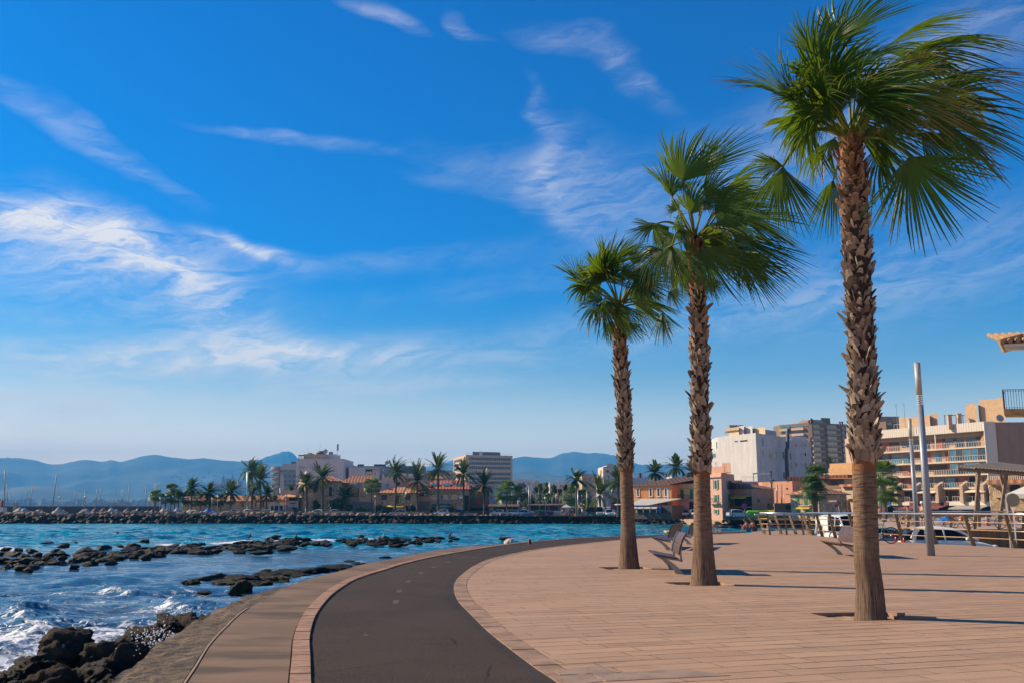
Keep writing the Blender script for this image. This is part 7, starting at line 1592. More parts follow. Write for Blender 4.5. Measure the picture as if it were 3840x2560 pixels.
# pergola on the beach side
PW=mat('weathered_pergola_wood',(.20,.135,.09),.85,.3,4,.3,10)
def pergola():
    Y=74; root=E('pergola',(H(3760,Y),Y+3,.18),'weathered wooden pergola with sloping slats above the beach railing','pergola'); P=lambda x,y,dy: D(x,y,Y+dy)
    lg=[((3640,1772,0),(3662,1970,0)),((3672,1772,0),(3650,1970,.0)) ] 
    def leg(a,b_,dy): mb=MB(); p,q=D(a[0],a[1],Y+dy),D(b_[0],b_[1],Y+dy); q.z=.15; mb.bar(q,p,.22,.18); mb.build('leg',PW,root)
    leg((3671,1770),(3655,1978),0); leg((3775,1768),(3745,1978),0); leg((3752,1780),(3800,1975),3); leg((3664,1775),(3672,1975),4)
    for (x0,y0,x1,y1,dy) in ((3590,1757,3865,1779,0),(3652,1752,3900,1776,1.6),(3716,1748,3940,1775,3.2)):
        mb=MB(); mb.tube([D(x0,y0,Y+dy),D(x1,y1,Y+dy)],.13,8); mb.build('beam',PW,root)
    a0,a1=D(3590,1752,Y-.6),D(3865,1774,Y-.6); b0,b1=D(3750,1737,Y+5),D(3990,1765,Y+5)
    for k in range(22):
        f=k/21; p=a0.lerp(a1,f); q=b0.lerp(b1,f); mb=MB(); mb.bar(p+Vector((0,0,.12)),q+Vector((0,0,.12)),.11,.05); mb.build('slat',mat('pale_pergola_slat',(.42,.34,.25),.8),root)
pergola()
def pergola2():
    Y=120; root=E('pergola',(H(3160,Y),Y,.18),'smaller dark pergola left of the nearest palm trunk','pergola')
    for x0,x1 in ((3146,3156),(3182,3192),(3168,3178)): mb=MB(); p,q=D(x0,1880,Y),D(x1,1935,Y); q.z=.1; mb.bar(q,p,.3,.25); mb.build('leg',PW,root)
    mb=MB(); p,q=D(3122,1877,Y),D(3200,1876,Y); mb.bar(p,q,3.,.2); mb.build('roof_slats',PW,root)
pergola2()
# ------------------------------------------------------------------ cars
def carpaint(n,c): return mat(n,c,.22,.05,2,spec=.7)
CW=carpaint('white_car_paint',(.66,.66,.64)); CS=carpaint('silver_car_paint',(.36,.38,.41)); CB=carpaint('blue_grey_car_paint',(.09,.14,.20)); CK=carpaint('dark_car_paint',(.03,.035,.045)); CR=carpaint('red_car_paint',(.40,.03,.03)); CT=carpaint('teal_car_paint',(.04,.16,.20)); CC=carpaint('cream_car_paint',(.80,.76,.64))
CGL=mat('dark_car_glass',(.008,.010,.013),.12,.1,1,spec=.35); HL=mat('headlamp_glass',(.55,.57,.6),.15,.05); RL=mat('tail_lamp',(.30,.01,.01),.25,.05)
def car(lb,paint,kind,loc,rz,fine=False,group=None,sc=1.):
    """front of the car points to +x of its own axes"""
    root=E('parked_car' if kind!='van' else 'parked_van',(0,0,0),lb,'car' if kind!='van' else 'van',group)
    if kind=='hatch': st=[(-2.05,.45,.62,.80),(-2.0,.30,.92,.84),(-1.3,.20,.96,.87),(-.3,.18,.95,.88),(.7,.18,.93,.88),(1.35,.20,.84,.86),(1.85,.28,.68,.78),(2.05,.40,.52,.62)]; gl=[(-1.98,.92,1.0,.60),(-1.65,.94,1.42,.62),(-.6,.94,1.50,.64),(.25,.94,1.42,.63),(1.12,.90,.92,.66)]
    elif kind=='estate': st=[(-2.3,.45,.65,.80),(-2.25,.28,.92,.82),(-1.4,.2,.94,.84),(0,.18,.92,.85),(.8,.18,.90,.84),(1.6,.2,.84,.82),(2.15,.28,.70,.76),(2.3,.4,.55,.66)]; gl=[(-2.24,.92,1.,.62),(-2.0,.93,1.40,.62),(-.4,.93,1.45,.62),(.3,.92,1.38,.62),(.95,.88,.90,.66)]
    else: st=[(-2.2,.45,.9,.86),(-2.15,.25,1.1,.88),(-1.,.2,1.1,.9),(.3,.2,1.08,.9),(1.2,.2,1.02,.88),(1.9,.25,.85,.82),(2.2,.4,.62,.72)]; gl=[(-2.18,1.1,1.9,.80),(-2.0,1.1,2.05,.78),(-.2,1.1,2.08,.78),(.55,1.08,2.0,.76),(1.45,1.0,1.05,.74)]
    def loft(stn,nm,m_,par,top):
        mb=MB(); rows=[]; n=20
        for s in stn:
            if top: x,z0,z1,w=s; 
            else: x,z0,z1,w=s
            row=[]; pw=.34 if not top else .45
            for k in range(n):
                a=2*math.pi*k/n; ca,sa=math.cos(a),math.sin(a); yy=w*math.copysign(abs(ca)**pw,ca); zz_=(z0+z1)/2+(z1-z0)/2*math.copysign(abs(sa)**pw,sa)
                if top: yy=w*(1.22-.22*max(0,min(1,(zz_-z0)/max(.01,z1-z0))))*math.copysign(abs(ca)**pw,ca)
                row.append(mb.vert((x,yy,zz_)))
            rows.append(row)
        for i in range(len(rows)-1):
            for k in range(n): mb.face((rows[i][k],rows[i][(k+1)%n],rows[i+1][(k+1)%n],rows[i+1][k]))
        mb.face(rows[0][::-1]); mb.face(rows[-1]); o=mb.build(nm,m_,par,sm=True)
        if fine: md=o.modifiers.new('s','SUBSURF'); md.levels=1; md.render_levels=2
        return o
    body=loft(st,'body',paint,root,False)
    g2=[(x,z0-.12,z1,w) for x,z0,z1,w in gl]; loft(g2,'cabin_glass',CGL,root,True)
    # roof and pillars proud of the glass
    mb=MB(); rt=[g for g in gl[1:-1]]; n=10; rows=[]
    for x,z0,z1,w in rt: rows.append([mb.vert((x,w*math.sin(rad(-82+164*k/n))*1.0,z1-.16+.185*abs(math.cos(rad(-82+164*k/n)))**.5)) for k in range(n+1)])
    for i in range(len(rows)-1):
        for k in range(n): mb.face((rows[i][k],rows[i][k+1],rows[i+1][k+1],rows[i+1][k]))
    mb.build('roof',paint,root,sm=True,norm=False)
    mb=MB()
    for sgn in (-1,1):
        for (x0,z0,x1,z1,w0,w1,th) in [(gl[-1][0],gl[-1][2],gl[-2][0],gl[-2][2]-.05,.80,.68,.09),(-.25 if kind!='van' else .35,.93,-.3 if kind!='van' else .3,1.42 if kind!='van' else 1.98,gl[2][3]*1.19,gl[2][3]*1.03,.07),(gl[1][0]+.05,.93,gl[1][0]+.28,gl[1][2]-.04,gl[1][3]*1.19,gl[1][3]*1.02,.30),(-1.1,.93,-1.05,gl[1][2],gl[1][3]*1.2,gl[1][3]*1.03,.05)]:
            if fine: mb=MB()
            mb.bar((x0,sgn*w0,z0),(x1,sgn*w1,z1),.05,th)
            if fine: mb.build('pillar',paint,root)
    if not fine: mb.build('pillars',paint,root)
    if kind=='van': mb=MB(); mb.box(-2.12,-.5,-.915,.915,1.1,1.95); mb.build('panel_sides',paint,root)
    for sx_ in (-1.28,1.30):
        for sy in (-1,1):
            mb=MB(); mb.lathe((0,0,0),[(.20,-.10),(.31,-.11),(.325,-.05),(.325,.05),(.31,.11),(.20,.10)],16); mb.v=[(v[0]+sx_,v[2]+sy*.80,v[1]+.325) for v in mb.v]; w_=mb.build('wheel',BLACK,root)
            mb=MB(); mb.lathe((0,0,0),[(.05,-.125),(.20,-.10),(.20,.10),(.05,.125)],12); mb.v=[(v[0]+sx_,v[2]+sy*.80,v[1]+.325) for v in mb.v]; mb.build('rim',STEEL,w_)
    for sy in (-1,1):
        xf=st[-2][0]; mb=MB(); mb.ball((xf-.02,sy*.60,.63),.17,seg=8,rg=5,sc=(.9,1,.55)); mb.build('headlight',HL,root,sm=True); mb=MB(); mb.ball((st[1][0]+.01,sy*.72,.85),.13,seg=8,rg=5,sc=(.5,.8,1.5)); mb.build('tail_light',RL,root,sm=True)
        mb=MB(); mb.ball((gl[-2][0]+.35,sy*.98,.98),.12,seg=8,rg=5,sc=(.6,1,.75)); mb.build('wing_mirror',paint,root,sm=True)
    mb=MB(); mb.box(st[-1][0]-.02,st[-1][0]+.02,-.26,.26,.36,.47); mb.build('number_plate',WHITE,root)
    root.location=loc; root.rotation_euler=(0,0,rz); root.scale=(sc,sc,sc); return root
def carat(lb,paint,kind,px,Y,rz,z=Z0,fine=False,group='cars parked along the far waterfront',sc=1.): return car(lb,paint,kind,(H(px,Y),Y,z),rad(rz),fine,group,sc)
for a in (('pale silver car behind the boulders by the tall lamp pole',CS,'hatch',890,252,10),('white car between the lamp pole and the date palms',CW,'hatch',940,250,8),('dark red car behind the white one near the lamp pole',CR,'hatch',970,256,5),('grey car before the white cafe canopy',CS,'estate',1010,252,5),('small blue car left of the stone villa',carpaint('blue_car_paint',(.03,.09,.28)),'hatch',1070,252,15),('dark minivan before the stone villa corner',CK,'van',1105,255,5),('white hatchback before the villa palms',CW,'hatch',1187,249,175),('silver hatchback left of the small wind-bent palm',CS,'hatch',1264,249,5),('light blue estate before the low stone house',carpaint('pale_blue_car_paint',(.25,.32,.42)),'estate',1495,249,175),('white car before the blue awning house',CW,'hatch',1658,248,175),('dark green car right of the white one by the blue awning',CK,'estate',1732,248,5),('white car before the dark brown canopy',CW,'hatch',1865,247,178),('white estate right of the slanting palm',CW,'estate',1930,246,5),('dark-windowed silver car next to the white estate',CS,'estate',1968,250,5)): carat(*a)
for a in (('dark people carrier facing us by the yellow banner',CK,'van',2214,226,-95),('silver people carrier facing us beside the dark one',CS,'van',2247,226,-92),('white saloon facing us, third in the marina row',CW,'hatch',2283,224,-88),('white delivery van behind the marina row',CW,'van',2295,234,5),('pale blue saloon facing us by the smallest fan palm',CS,'hatch',2316,222,-85),('dark red estate right of the smallest fan palm trunk',CR,'estate',2395,208,5),('teal hatchback next to the red estate',CT,'hatch',2418,206,10),('white minibus before the cafe terrace',CW,'van',2455,206,175),('dark motor scooter-height car behind the minibus',CK,'hatch',2475,210,0),('silver estate parked right of the blue pillar',CS,'estate',2500,206,-60),('white estate beside the grey light column',CW,'estate',2524,209,-70),('white car facing us left of the cream house door',CW,'hatch',2545,205,-80),('silver hatchback facing us before the cream house',CS,'hatch',2566,202,-95),('white car half hidden by the middle palm trunk',CW,'hatch',2602,200,-90),('silver hatchback on the quay road below the dusky pink house',CS,'hatch',2768,176,10)): carat(*a)
GC='cars parked on the sunken parking by the railing'
carat('white hatchback parked right behind the railing, its long bonnet to the right',CC,'hatch',3540,46.5,-8,-.86,True,GC,1.06); carat('blue-grey old estate behind the railing and the green bicycle',CB,'estate',3322,53,-12,-.86,True,GC)
carat('white panel van behind the railing left of the nearest palm',CW,'van',3170,58,-82,-.86,True,GC,1.0)
carat('light blue car mostly hidden below the promenade by the van',carpaint('pale_blue_car_paint',(.25,.32,.42)),'hatch',3040,68,180,-1.75,False,GC)
# ------------------------------------------------------------------ boats and masts
def sailboat(lb,px,ytop,Y,lean=0,r=.09,stay=True,z=SEA+.2,group='sailing boats moored behind the jetty'):
    t=D(px,ytop,Y); b0=Vector((D(px+lean,1915,Y).x,Y,z)); root=E('sailing_boat',b0,lb,'boat',group); mb=MB(); L=3.6; rows=[]
    for k in range(9):
        f=k/8; x=-L+2*L*f; w=1.15*math.sin(math.pi*min(1,.18+f*.82))**.6 if k<8 else .03; rows.append([mb.vert((b0.x+x,Y-w,z+.75+.25*f*f)),mb.vert((b0.x+x,Y-w*.7,z+.1)),mb.vert((b0.x+x,Y,z-.2)),mb.vert((b0.x+x,Y+w*.7,z+.1)),mb.vert((b0.x+x,Y+w,z+.75+.25*f*f))])
    for i in range(8):
        for k in range(5): mb.face((rows[i][k],rows[i+1][k],rows[i+1][(k+1)%5],rows[i][(k+1)%5]))
    mb.face(rows[0]); mb.build('hull',WHITE,root)
    mb=MB(); mb.box(b0.x-1.5,b0.x+1.2,Y-.7,Y+.7,z+.8,z+1.15); mb.build('cabin',WHITE,root)
    mb=MB(); mb.tube([(b0.x,Y,z+.9),(t.x,Y,t.z)],[r,r*.8],6); mb.build('mast',MAST,root,sm=True); mb=MB(); mb.tube([(b0.x,Y,z+1.6),(b0.x-2.6,Y,z+1.7)],.06,6); mb.build('boom',MAST,root)
    if stay: mb=MB(); mb.tube([(t.x,Y,t.z-.3),(b0.x+3.4,Y,z+1.)],.018,3); mb.tube([(t.x,Y,t.z-.3),(b0.x-3.4,Y,z+.9)],.018,3); mb.build('stays',MAST,root)
    return root
MAST=mat('mast_aluminium',(.20,.20,.21),.45,.1,3,metal=.5)
for px,yt,Y,ln,big in ((18,1761,262,1,'tallest mast at the left edge of the view'),(24,1812,268,12,'leaning thin mast beside the left edge one'),(122,1821,270,-11,'short leaning mast left of the tall leaning one'),(212,1778,256,-17,'tall mast leaning right over the jetty'),(318,1835,280,-3,'mast behind the yellowish globe lamp'),(363,1832,290,2,'thin mast between the globe lamp and the white block'),(378,1830,275,-6,'mast with a flag clip'),(432,1838,285,-5,'leaning mast in the middle of the harbour'),(455,1838,290,0,'left of a pair of near masts'),(460,1835,286,-1,'right of a pair of near masts'),(484,1817,280,-1,'tall thin mast mid harbour'),(548,1824,282,-2,'mast left of the first small palm'),(560,1842,290,0,'short mast left of the first small palm'),(580,1818,280,-2,'mast right behind the first small palm'),(620,1838,290,-2,'short mast near the small palms'),(632,1832,288,0,'mast at the parasol cluster'),(666,1838,285,0,'mast behind the parasol'),(697,1810,290,-2,'tall mast left of the lone date palm'),(725,1845,292,0,'short mast by the lone date palm'),(585,1812,276,12,'crane-like leaning pole by the first small palm'),(97,1835,300,1,'faint mast far back'),(281,1838,300,0,'faint thin mast behind the lamp')):
    sailboat('moored sailing boat, '+big,px,yt,Y,ln,.09 if yt>1790 else .14)
rs=random.Random(31)
for i,(px,yt) in enumerate(((1990,1842),(2003,1838),(2009,1842),(2020,1833),(2014,1848),(2076,1845),(2085,1852),(2091,1835),(2112,1835),(2068,1862),(2098,1855),(2102,1850),(1949,1865),(1953,1880),(2120,1865),(2158,1865),(2235,1870),(2258,1868),(2270,1878),(2302,1870),(2308,1864),(2280,1874))): sailboat('boat ashore in the small marina, its bare mast among many others',px,yt,rs.uniform(262,285),rs.choice([0,0,0,-3,4,-8]),.07,True,Z0,'masts of the small marina')
tarps=[mat('white_tarp',(.38,.345,.31),.85,.12,1.5,.2,4),mat('grey_tarp',(.20,.165,.14),.9,.15,1.5,.2,4),mat('blue_tarp',(.01,.16,.50),.7,.1,1.5),mat('brown_tarp',(.20,.13,.09),.85,.2,2),mat('black_hull',(.03,.03,.035),.5)]
def covered(lb,x0,x1,yt,Y,m_,seed):
    a,c=D(x0,1915,Y),D(x1,1915,Y); zt=D(x0,yt,Y).z; n=14; mb=MB(); rows=[]; zb=Z0+.5
    for k in range(n+1):
        f=k/n; x=a.x+(c.x-a.x)*f; rg=zb+.82*(zt-zb)*max(.3,min(1,(f+.12)*2.2,(1.12-f)*1.5)*(.72+.42*abs(math.sin(f*7+seed*1.7))+.2*noise.noise(Vector((f*6,seed*2.3,0))))); w=1.2*math.sin(math.pi*(.06+.88*f))**.5
        rows.append([mb.vert((x,Y-w,zb)),mb.vert((x,Y-w*.9,zb+(rg-zb)*.45)),mb.vert((x,Y-w*.35,rg*.93)),mb.vert((x,Y+.1,rg)),mb.vert((x,Y+w*.9,zb+(rg-zb)*.5)),mb.vert((x,Y+w,zb))])
    for i in range(n):
        for k in range(6): mb.face((rows[i][k],rows[i+1][k],rows[i+1][(k+1)%6],rows[i][(k+1)%6]))
    mb.face(rows[0]); mb.face(rows[-1]); root=E('covered_boat',((a.x+c.x)/2,Y,Z0),lb,'boat','boats laid up on the jetty'); mb.build('tarpaulin',m_,root,sm=False)
    mb=MB(); mb.hexa([(a.x+.4,Y-.8,Z0+.25),(c.x-.4,Y-.8,Z0+.25),(c.x-.4,Y+.8,Z0+.25),(a.x+.4,Y+.8,Z0+.25),(a.x,Y-1.,Z0+.55),(c.x,Y-1.,Z0+.55),(c.x,Y+1.,Z0+.55),(a.x,Y+1.,Z0+.55)]); mb.build('hull',WHITE,root)
    for f in (.3,.7): mb=MB(); x=a.x+(c.x-a.x)*f; mb.box(x-.2,x+.2,Y-.7,Y+.7,Z0-.05,Z0+.3); mb.build('cradle',BROWNS,root)
for i,(lb,x0,x1,yt,m_) in enumerate((('large boat under a creased white-brown tarp at the left end',50,122,1895,0),('small open boat beside the large covered one',124,170,1908,0),('brown covered boat left of the tall leaning mast',132,175,1903,3),('white covered boat right of the tall leaning mast',197,252,1897,0),('grey-white covered boat below the yellowish globe lamp',298,350,1901,0),('flat tan covered boat in the middle of the row',338,385,1900,3),('brown peaked tarp in the middle of the row',375,402,1896,3),('long white tarp covered boat mid row',398,455,1898,0),('tall pale boat cover left of the dark boat',462,500,1896,1),('black-hulled boat in the row',502,552,1900,4),('dark boat beside the black-hulled one',556,596,1905,4),('big creased white tarp boat near the small palms',596,645,1898,0),('grey white tarp boat beside the big creased one',640,695,1900,0),('white open motor boat left of the blue tarp',695,752,1903,0),('bright blue tarp covered boat at the right end',752,818,1903,2))): covered(lb,x0,x1,yt,252+i%3*1.5,tarps[m_],i)
# jetty wall with railing, red beacon, wall along the waterfront road
w=Wall((H(-300,268),268),(H(600,268),268)); root=E('jetty_wall',(H(150,268),268,0),'long grey harbour wall with a thin railing behind the laid-up boats','wall'); mb=MB(); zt=D(100,1896.5,268).z; mb.wbox(w,0,w.L,-2.,zt,-1,0); mb.build('wall',mat('dark_jetty_wall',(.09,.08,.08),.9),root)
mb=MB(); mb.wbox(w,0,w.L,zt+.9,zt+.96,-.1,-.04); mb.wbox(w,0,w.L,zt+.45,zt+.5,-.1,-.04)
for k in range(int(w.L/2)): mb.wbox(w,k*2.,k*2.+.08,zt,zt+.9,-.1,-.03)
mb.build('railing',PAINT,root)
c=D(7,1898,262); root=E('harbour_beacon',(c.x,262,0),'small red harbour beacon on a white base at the left edge','beacon'); mb=MB(); mb.lathe((c.x,262,c.z),[(.5,-.6),(.32,.0),(.28,1.1),(.42,1.15),(.42,1.3),(.2,1.35),(.2,1.7),(.05,1.95)],12); mb.build('tower',mat('beacon_red',(.30,.015,.015),.5),root); mb=MB(); mb.box(c.x-.9,c.x+.9,261,263,0,c.z-.2); mb.build('base',WHITE,root)
mb=MB(); p,q=D(49,1898,264),D(61,1884,264); mb.box(p.x,q.x,264,265,0,q.z); mb.box(p.x-.15,q.x+.15,263.9,265.1,q.z-.5,q.z-.38); T(mb.build('control_hut',beige),'small beige hut on the harbour wall near the left edge','hut')
fw_=mat('waterfront_wall',(.36,.27,.19),.85,.15,1,.1,5)
for i,(x0,x1,yt,Y) in enumerate(((820,1100,1913,246.5),(1145,1322,1915,246.5),(1338,1394,1917,246.5),(1477,1530,1917,246.5),(1543,1597,1918,246.5),(1672,1725,1919,246),(1740,1790,1921,246),(1960,2330,1930,243),(2420,2520,1930,236))):
    a=Wall((H(x0,Y),Y),(H(x1,Y),Y)); mb=MB(); mb.wbox(a,0,a.L,-.2,D((x0+x1)/2,yt,Y).z,-.4,0); T(mb.build('parapet_wall',fw_),['low tan parapet by the lamp pole','long low tan parapet before the stone villa','short parapet right of the gap by the hedge','parapet under the light blue estate','parapet before the salmon house','parapet right of the white car by the blue awning','parapet before the red-brown house','long low parapet in front of the marina cars','low parapet before the cafe terrace'][i],'wall','parapets along the waterfront road')
w=Wall((H(690,258),258),(H(1010,256),256)); mb=MB(); z=Z0
mb.wbox(w,0,w.L,z+1.9,z+1.96,-.03,.03); mb.wbox(w,0,w.L,z+.2,z+.25,-.03,.03)
for k in range(int(w.L/.8)): mb.wbox(w,k*.8,k*.8+.05,z,z+1.9,-.03,.03)
T(mb.build('wire_fence',PAINT),'pale wire fence in front of the low restaurant','fence')
# bins, bollards
def bin_(lb,px,yt,Y,w,m_,lid=None,name='rubbish_bin',z0=Z0):
    t=D(px,yt,Y); root=E(name,(t.x,Y,z0),lb,'bin'); mb=MB(); h=t.z-z0; mb.hexa([(t.x-w*.42,Y-.5,z0),(t.x+w*.42,Y-.5,z0),(t.x+w*.42,Y+.5,z0),(t.x-w*.42,Y+.5,z0),(t.x-w*.5,Y-.6,z0+h*.75),(t.x+w*.5,Y-.6,z0+h*.75),(t.x+w*.5,Y+.6,z0+h*.75),(t.x-w*.5,Y+.6,z0+h*.75)]); mb.build('tub',m_,root)
    mb=MB(); mb.hexa([(t.x-w*.52,Y-.62,z0+h*.76),(t.x+w*.52,Y-.62,z0+h*.76),(t.x+w*.52,Y+.62,z0+h*.76),(t.x-w*.52,Y+.62,z0+h*.76),(t.x-w*.4,Y-.2,z0+h),(t.x+w*.4,Y-.2,z0+h),(t.x+w*.4,Y+.4,z0+h),(t.x-w*.4,Y+.4,z0+h)]); mb.build('lid',lid or m_,root)
gb=mat('green_bin',(.01,.10,.04),.5); orb=mat('orange_bin',(.60,.13,.02),.5); yb_=mat('yellow_bin',(.75,.55,.02),.5); lg=mat('light_green_bin',(.12,.42,.03),.5)
bin_('dark green container in the marina car park',2026,1910,250,3.2,gb); bin_('small orange bin left of the green container',2014,1918,247,1.1,orb); bin_('dark purple container beside the globe lamp',2056,1912,248,2.8,mat('purple_bin',(.05,.03,.10),.5)); 
for lb,x in (('orange bollard left of the tent',2051),('orange bollard under the tent',2116),('orange bollard by the tall flag pole',2158),('yellow bollard by the grey light column',2500)): bin_(lb,x,1924,242 if x<2400 else 201,.5,orb,name='bollard')
bin_('light green container on the quay road',2841,1911,177,4.,lg); bin_('bright yellow container on the quay road',2878,1911,177,4.2,yb_)
bin_('small yellow litter box at the promenade edge behind the benches',2502,1988,66,.30,yb_,name='litter_box',z0=0.)
o=rock('mooring_stub',rockmesh(333,3,1.,.1),mat('rusty_iron',(.16,.06,.03),.8,.3,9),G(1986,2029,.1),(.10,.10,.17),'small rusty mooring stub on the far walkway edge','mooring stub',None,rr)
# ------------------------------------------------------------------ bicycles
def bike(lb,px,py_,Y,z0,rz,col,sc=1.,fallen=False,group=None):
    root=E('bicycle',(0,0,0),lb,'bicycle',group); r=.335
    for x in (-.52,.52):
        mb=MB(); n=28; m_=6
        rows=[[mb.vert(((r+.022*math.cos(2*math.pi*j/m_))*math.cos(2*math.pi*i/n)+x,.022*math.sin(2*math.pi*j/m_),(r+.022*math.cos(2*math.pi*j/m_))*math.sin(2*math.pi*i/n)+r)) for j in range(m_)] for i in range(n)]
        for i in range(n):
            for j in range(m_): mb.face((rows[i][j],rows[(i+1)%n][j],rows[(i+1)%n][(j+1)%m_],rows[i][(j+1)%m_]))
        w_=mb.build('wheel',BLACK,root,sm=True); mb=MB()
        for k in range(14): a=2*math.pi*k/14; mb.bar((x,0,r),(x+r*math.cos(a),0,r+r*math.sin(a)),.006,.006)
        mb.ball((x,0,r),.04,seg=6,rg=4); mb.build('spokes',STEEL,w_)
    fr=mat('bike_paint_'+str(col),col,.3,.05); mb=MB(); bb=(-.08,0,.30); st=(-.24,0,.86); hd=(.34,0,.80); h2=(.36,0,.68)
    for a,b_,w in ((bb,st,.017),(bb,h2,.02),((-.21,0,.78),hd,.017),(bb,(-.52,0,r),.011),((-.22,0,.8),(-.52,0,r),.010),(h2,hd,.02)): mb.tube([a,b_],w,6)
    mb.build('frame',fr,root,sm=True); mb=MB(); mb.tube([h2,(.46,0,.45),(.52,0,r)],.014,6); mb.build('fork',BLACK,root); mb=MB(); mb.tube([hd,(.33,0,.96)],.014,6); mb.tube([(.36,-.28,.98),(.33,0,.96),(.36,.28,.98)],.012,6); mb.build('handlebar',BLACK,root)
    mb=MB(); mb.tube([st,(-.26,0,.93)],.013,6); mb.ball((-.27,0,.95),.13,seg=8,rg=5,sc=(1,.5,.3)); mb.build('saddle',BLACK,root,sm=True)
    mb=MB(); mb.lathe((0,0,0),[(.09,-.01),(.09,.01)],12); mb.v=[(v[0]-.08,v[2]+.04,v[1]+.30) for v in mb.v]; mb.bar((-.08,.05,.3),(.02,.1,.16),.02,.02); mb.bar((-.08,-.05,.3),(-.18,-.1,.44),.02,.02); mb.build('crankset',STEEL,root)
    root.location=(H(px,Y),Y,z0+.02); root.rotation_euler=(rad(78) if fallen else rad(-6),0,rad(rz)); root.scale=(sc,sc,sc); return root
bike('green mountain bike leaning on the front railing beside the nearest palm',3287,0,44.3,.0,170,(.0,.20,.10),1.05)
bike('small black and red bicycle parked at the seaward edge behind the middle palm',2680,0,62,0,15,(.25,.02,.02),.62)
bike('red bicycle with an orange frame at the rear railing, left one',3590,0,61.6,.32,170,(.5,.03,.02),1.05,group='bicycles at the rear railing'); bike('red bicycle at the rear railing near the right edge',3782,0,61.6,.32,168,(.45,.03,.03),1.05,group='bicycles at the rear railing'); bike('blue loaded bicycle behind the left red one',3545,0,63.5,.32,10,(.0,.10,.45),1.05,group='bicycles at the rear railing')
# ------------------------------------------------------------------ people
SK=[mat('tanned_skin',(.33,.15,.085),.6,.08),mat('light_skin',(.46,.25,.17),.6,.08)]; HA=mat('dark_hair',(.02,.013,.010),.7)
POSE={ # joints relative to the pelvis, facing +x ; z up
'stand':dict(pel=(0,0,.93),ch=(.0,0,1.28),nk=(0,0,1.46),hd=(.02,0,1.60),tp=(.02,0,1.72),sh=(0,.19,1.40),el=(-.03,.25,1.12),ha=(.06,.24,.90),hi=(0,.10,.90),kn=(.03,.11,.49),an=(0,.11,.08),to=(.16,.12,.04)),
'walk':dict(pel=(0,0,.92),ch=(.03,0,1.27),nk=(.04,0,1.45),hd=(.07,0,1.59),tp=(.07,0,1.71),sh=(.03,.19,1.39),el=(.02,.24,1.12),ha=(.2,.22,.98),hi=(0,.10,.89),kn=(.14,.11,.50),an=(.05,.11,.10),to=(.2,.12,.05)),
'sit':dict(pel=(0,0,.12),ch=(.10,0,.45),nk=(.18,0,.63),hd=(.25,0,.75),tp=(.26,0,.86),sh=(.14,.19,.57),el=(.32,.22,.36),ha=(.50,.12,.42),hi=(.02,.11,.12),kn=(.40,.17,.38),an=(.42,.14,.06),to=(.55,.15,.03)),
'lie':dict(pel=(0,0,.14),ch=(-.35,0,.15),nk=(-.52,0,.16),hd=(-.66,0,.17),tp=(-.78,0,.18),sh=(-.46,.19,.13),el=(-.3,.34,.09),ha=(-.08,.33,.08),hi=(.05,.10,.12),kn=(.45,.14,.20),an=(.85,.13,.09),to=(.90,.16,.2))}
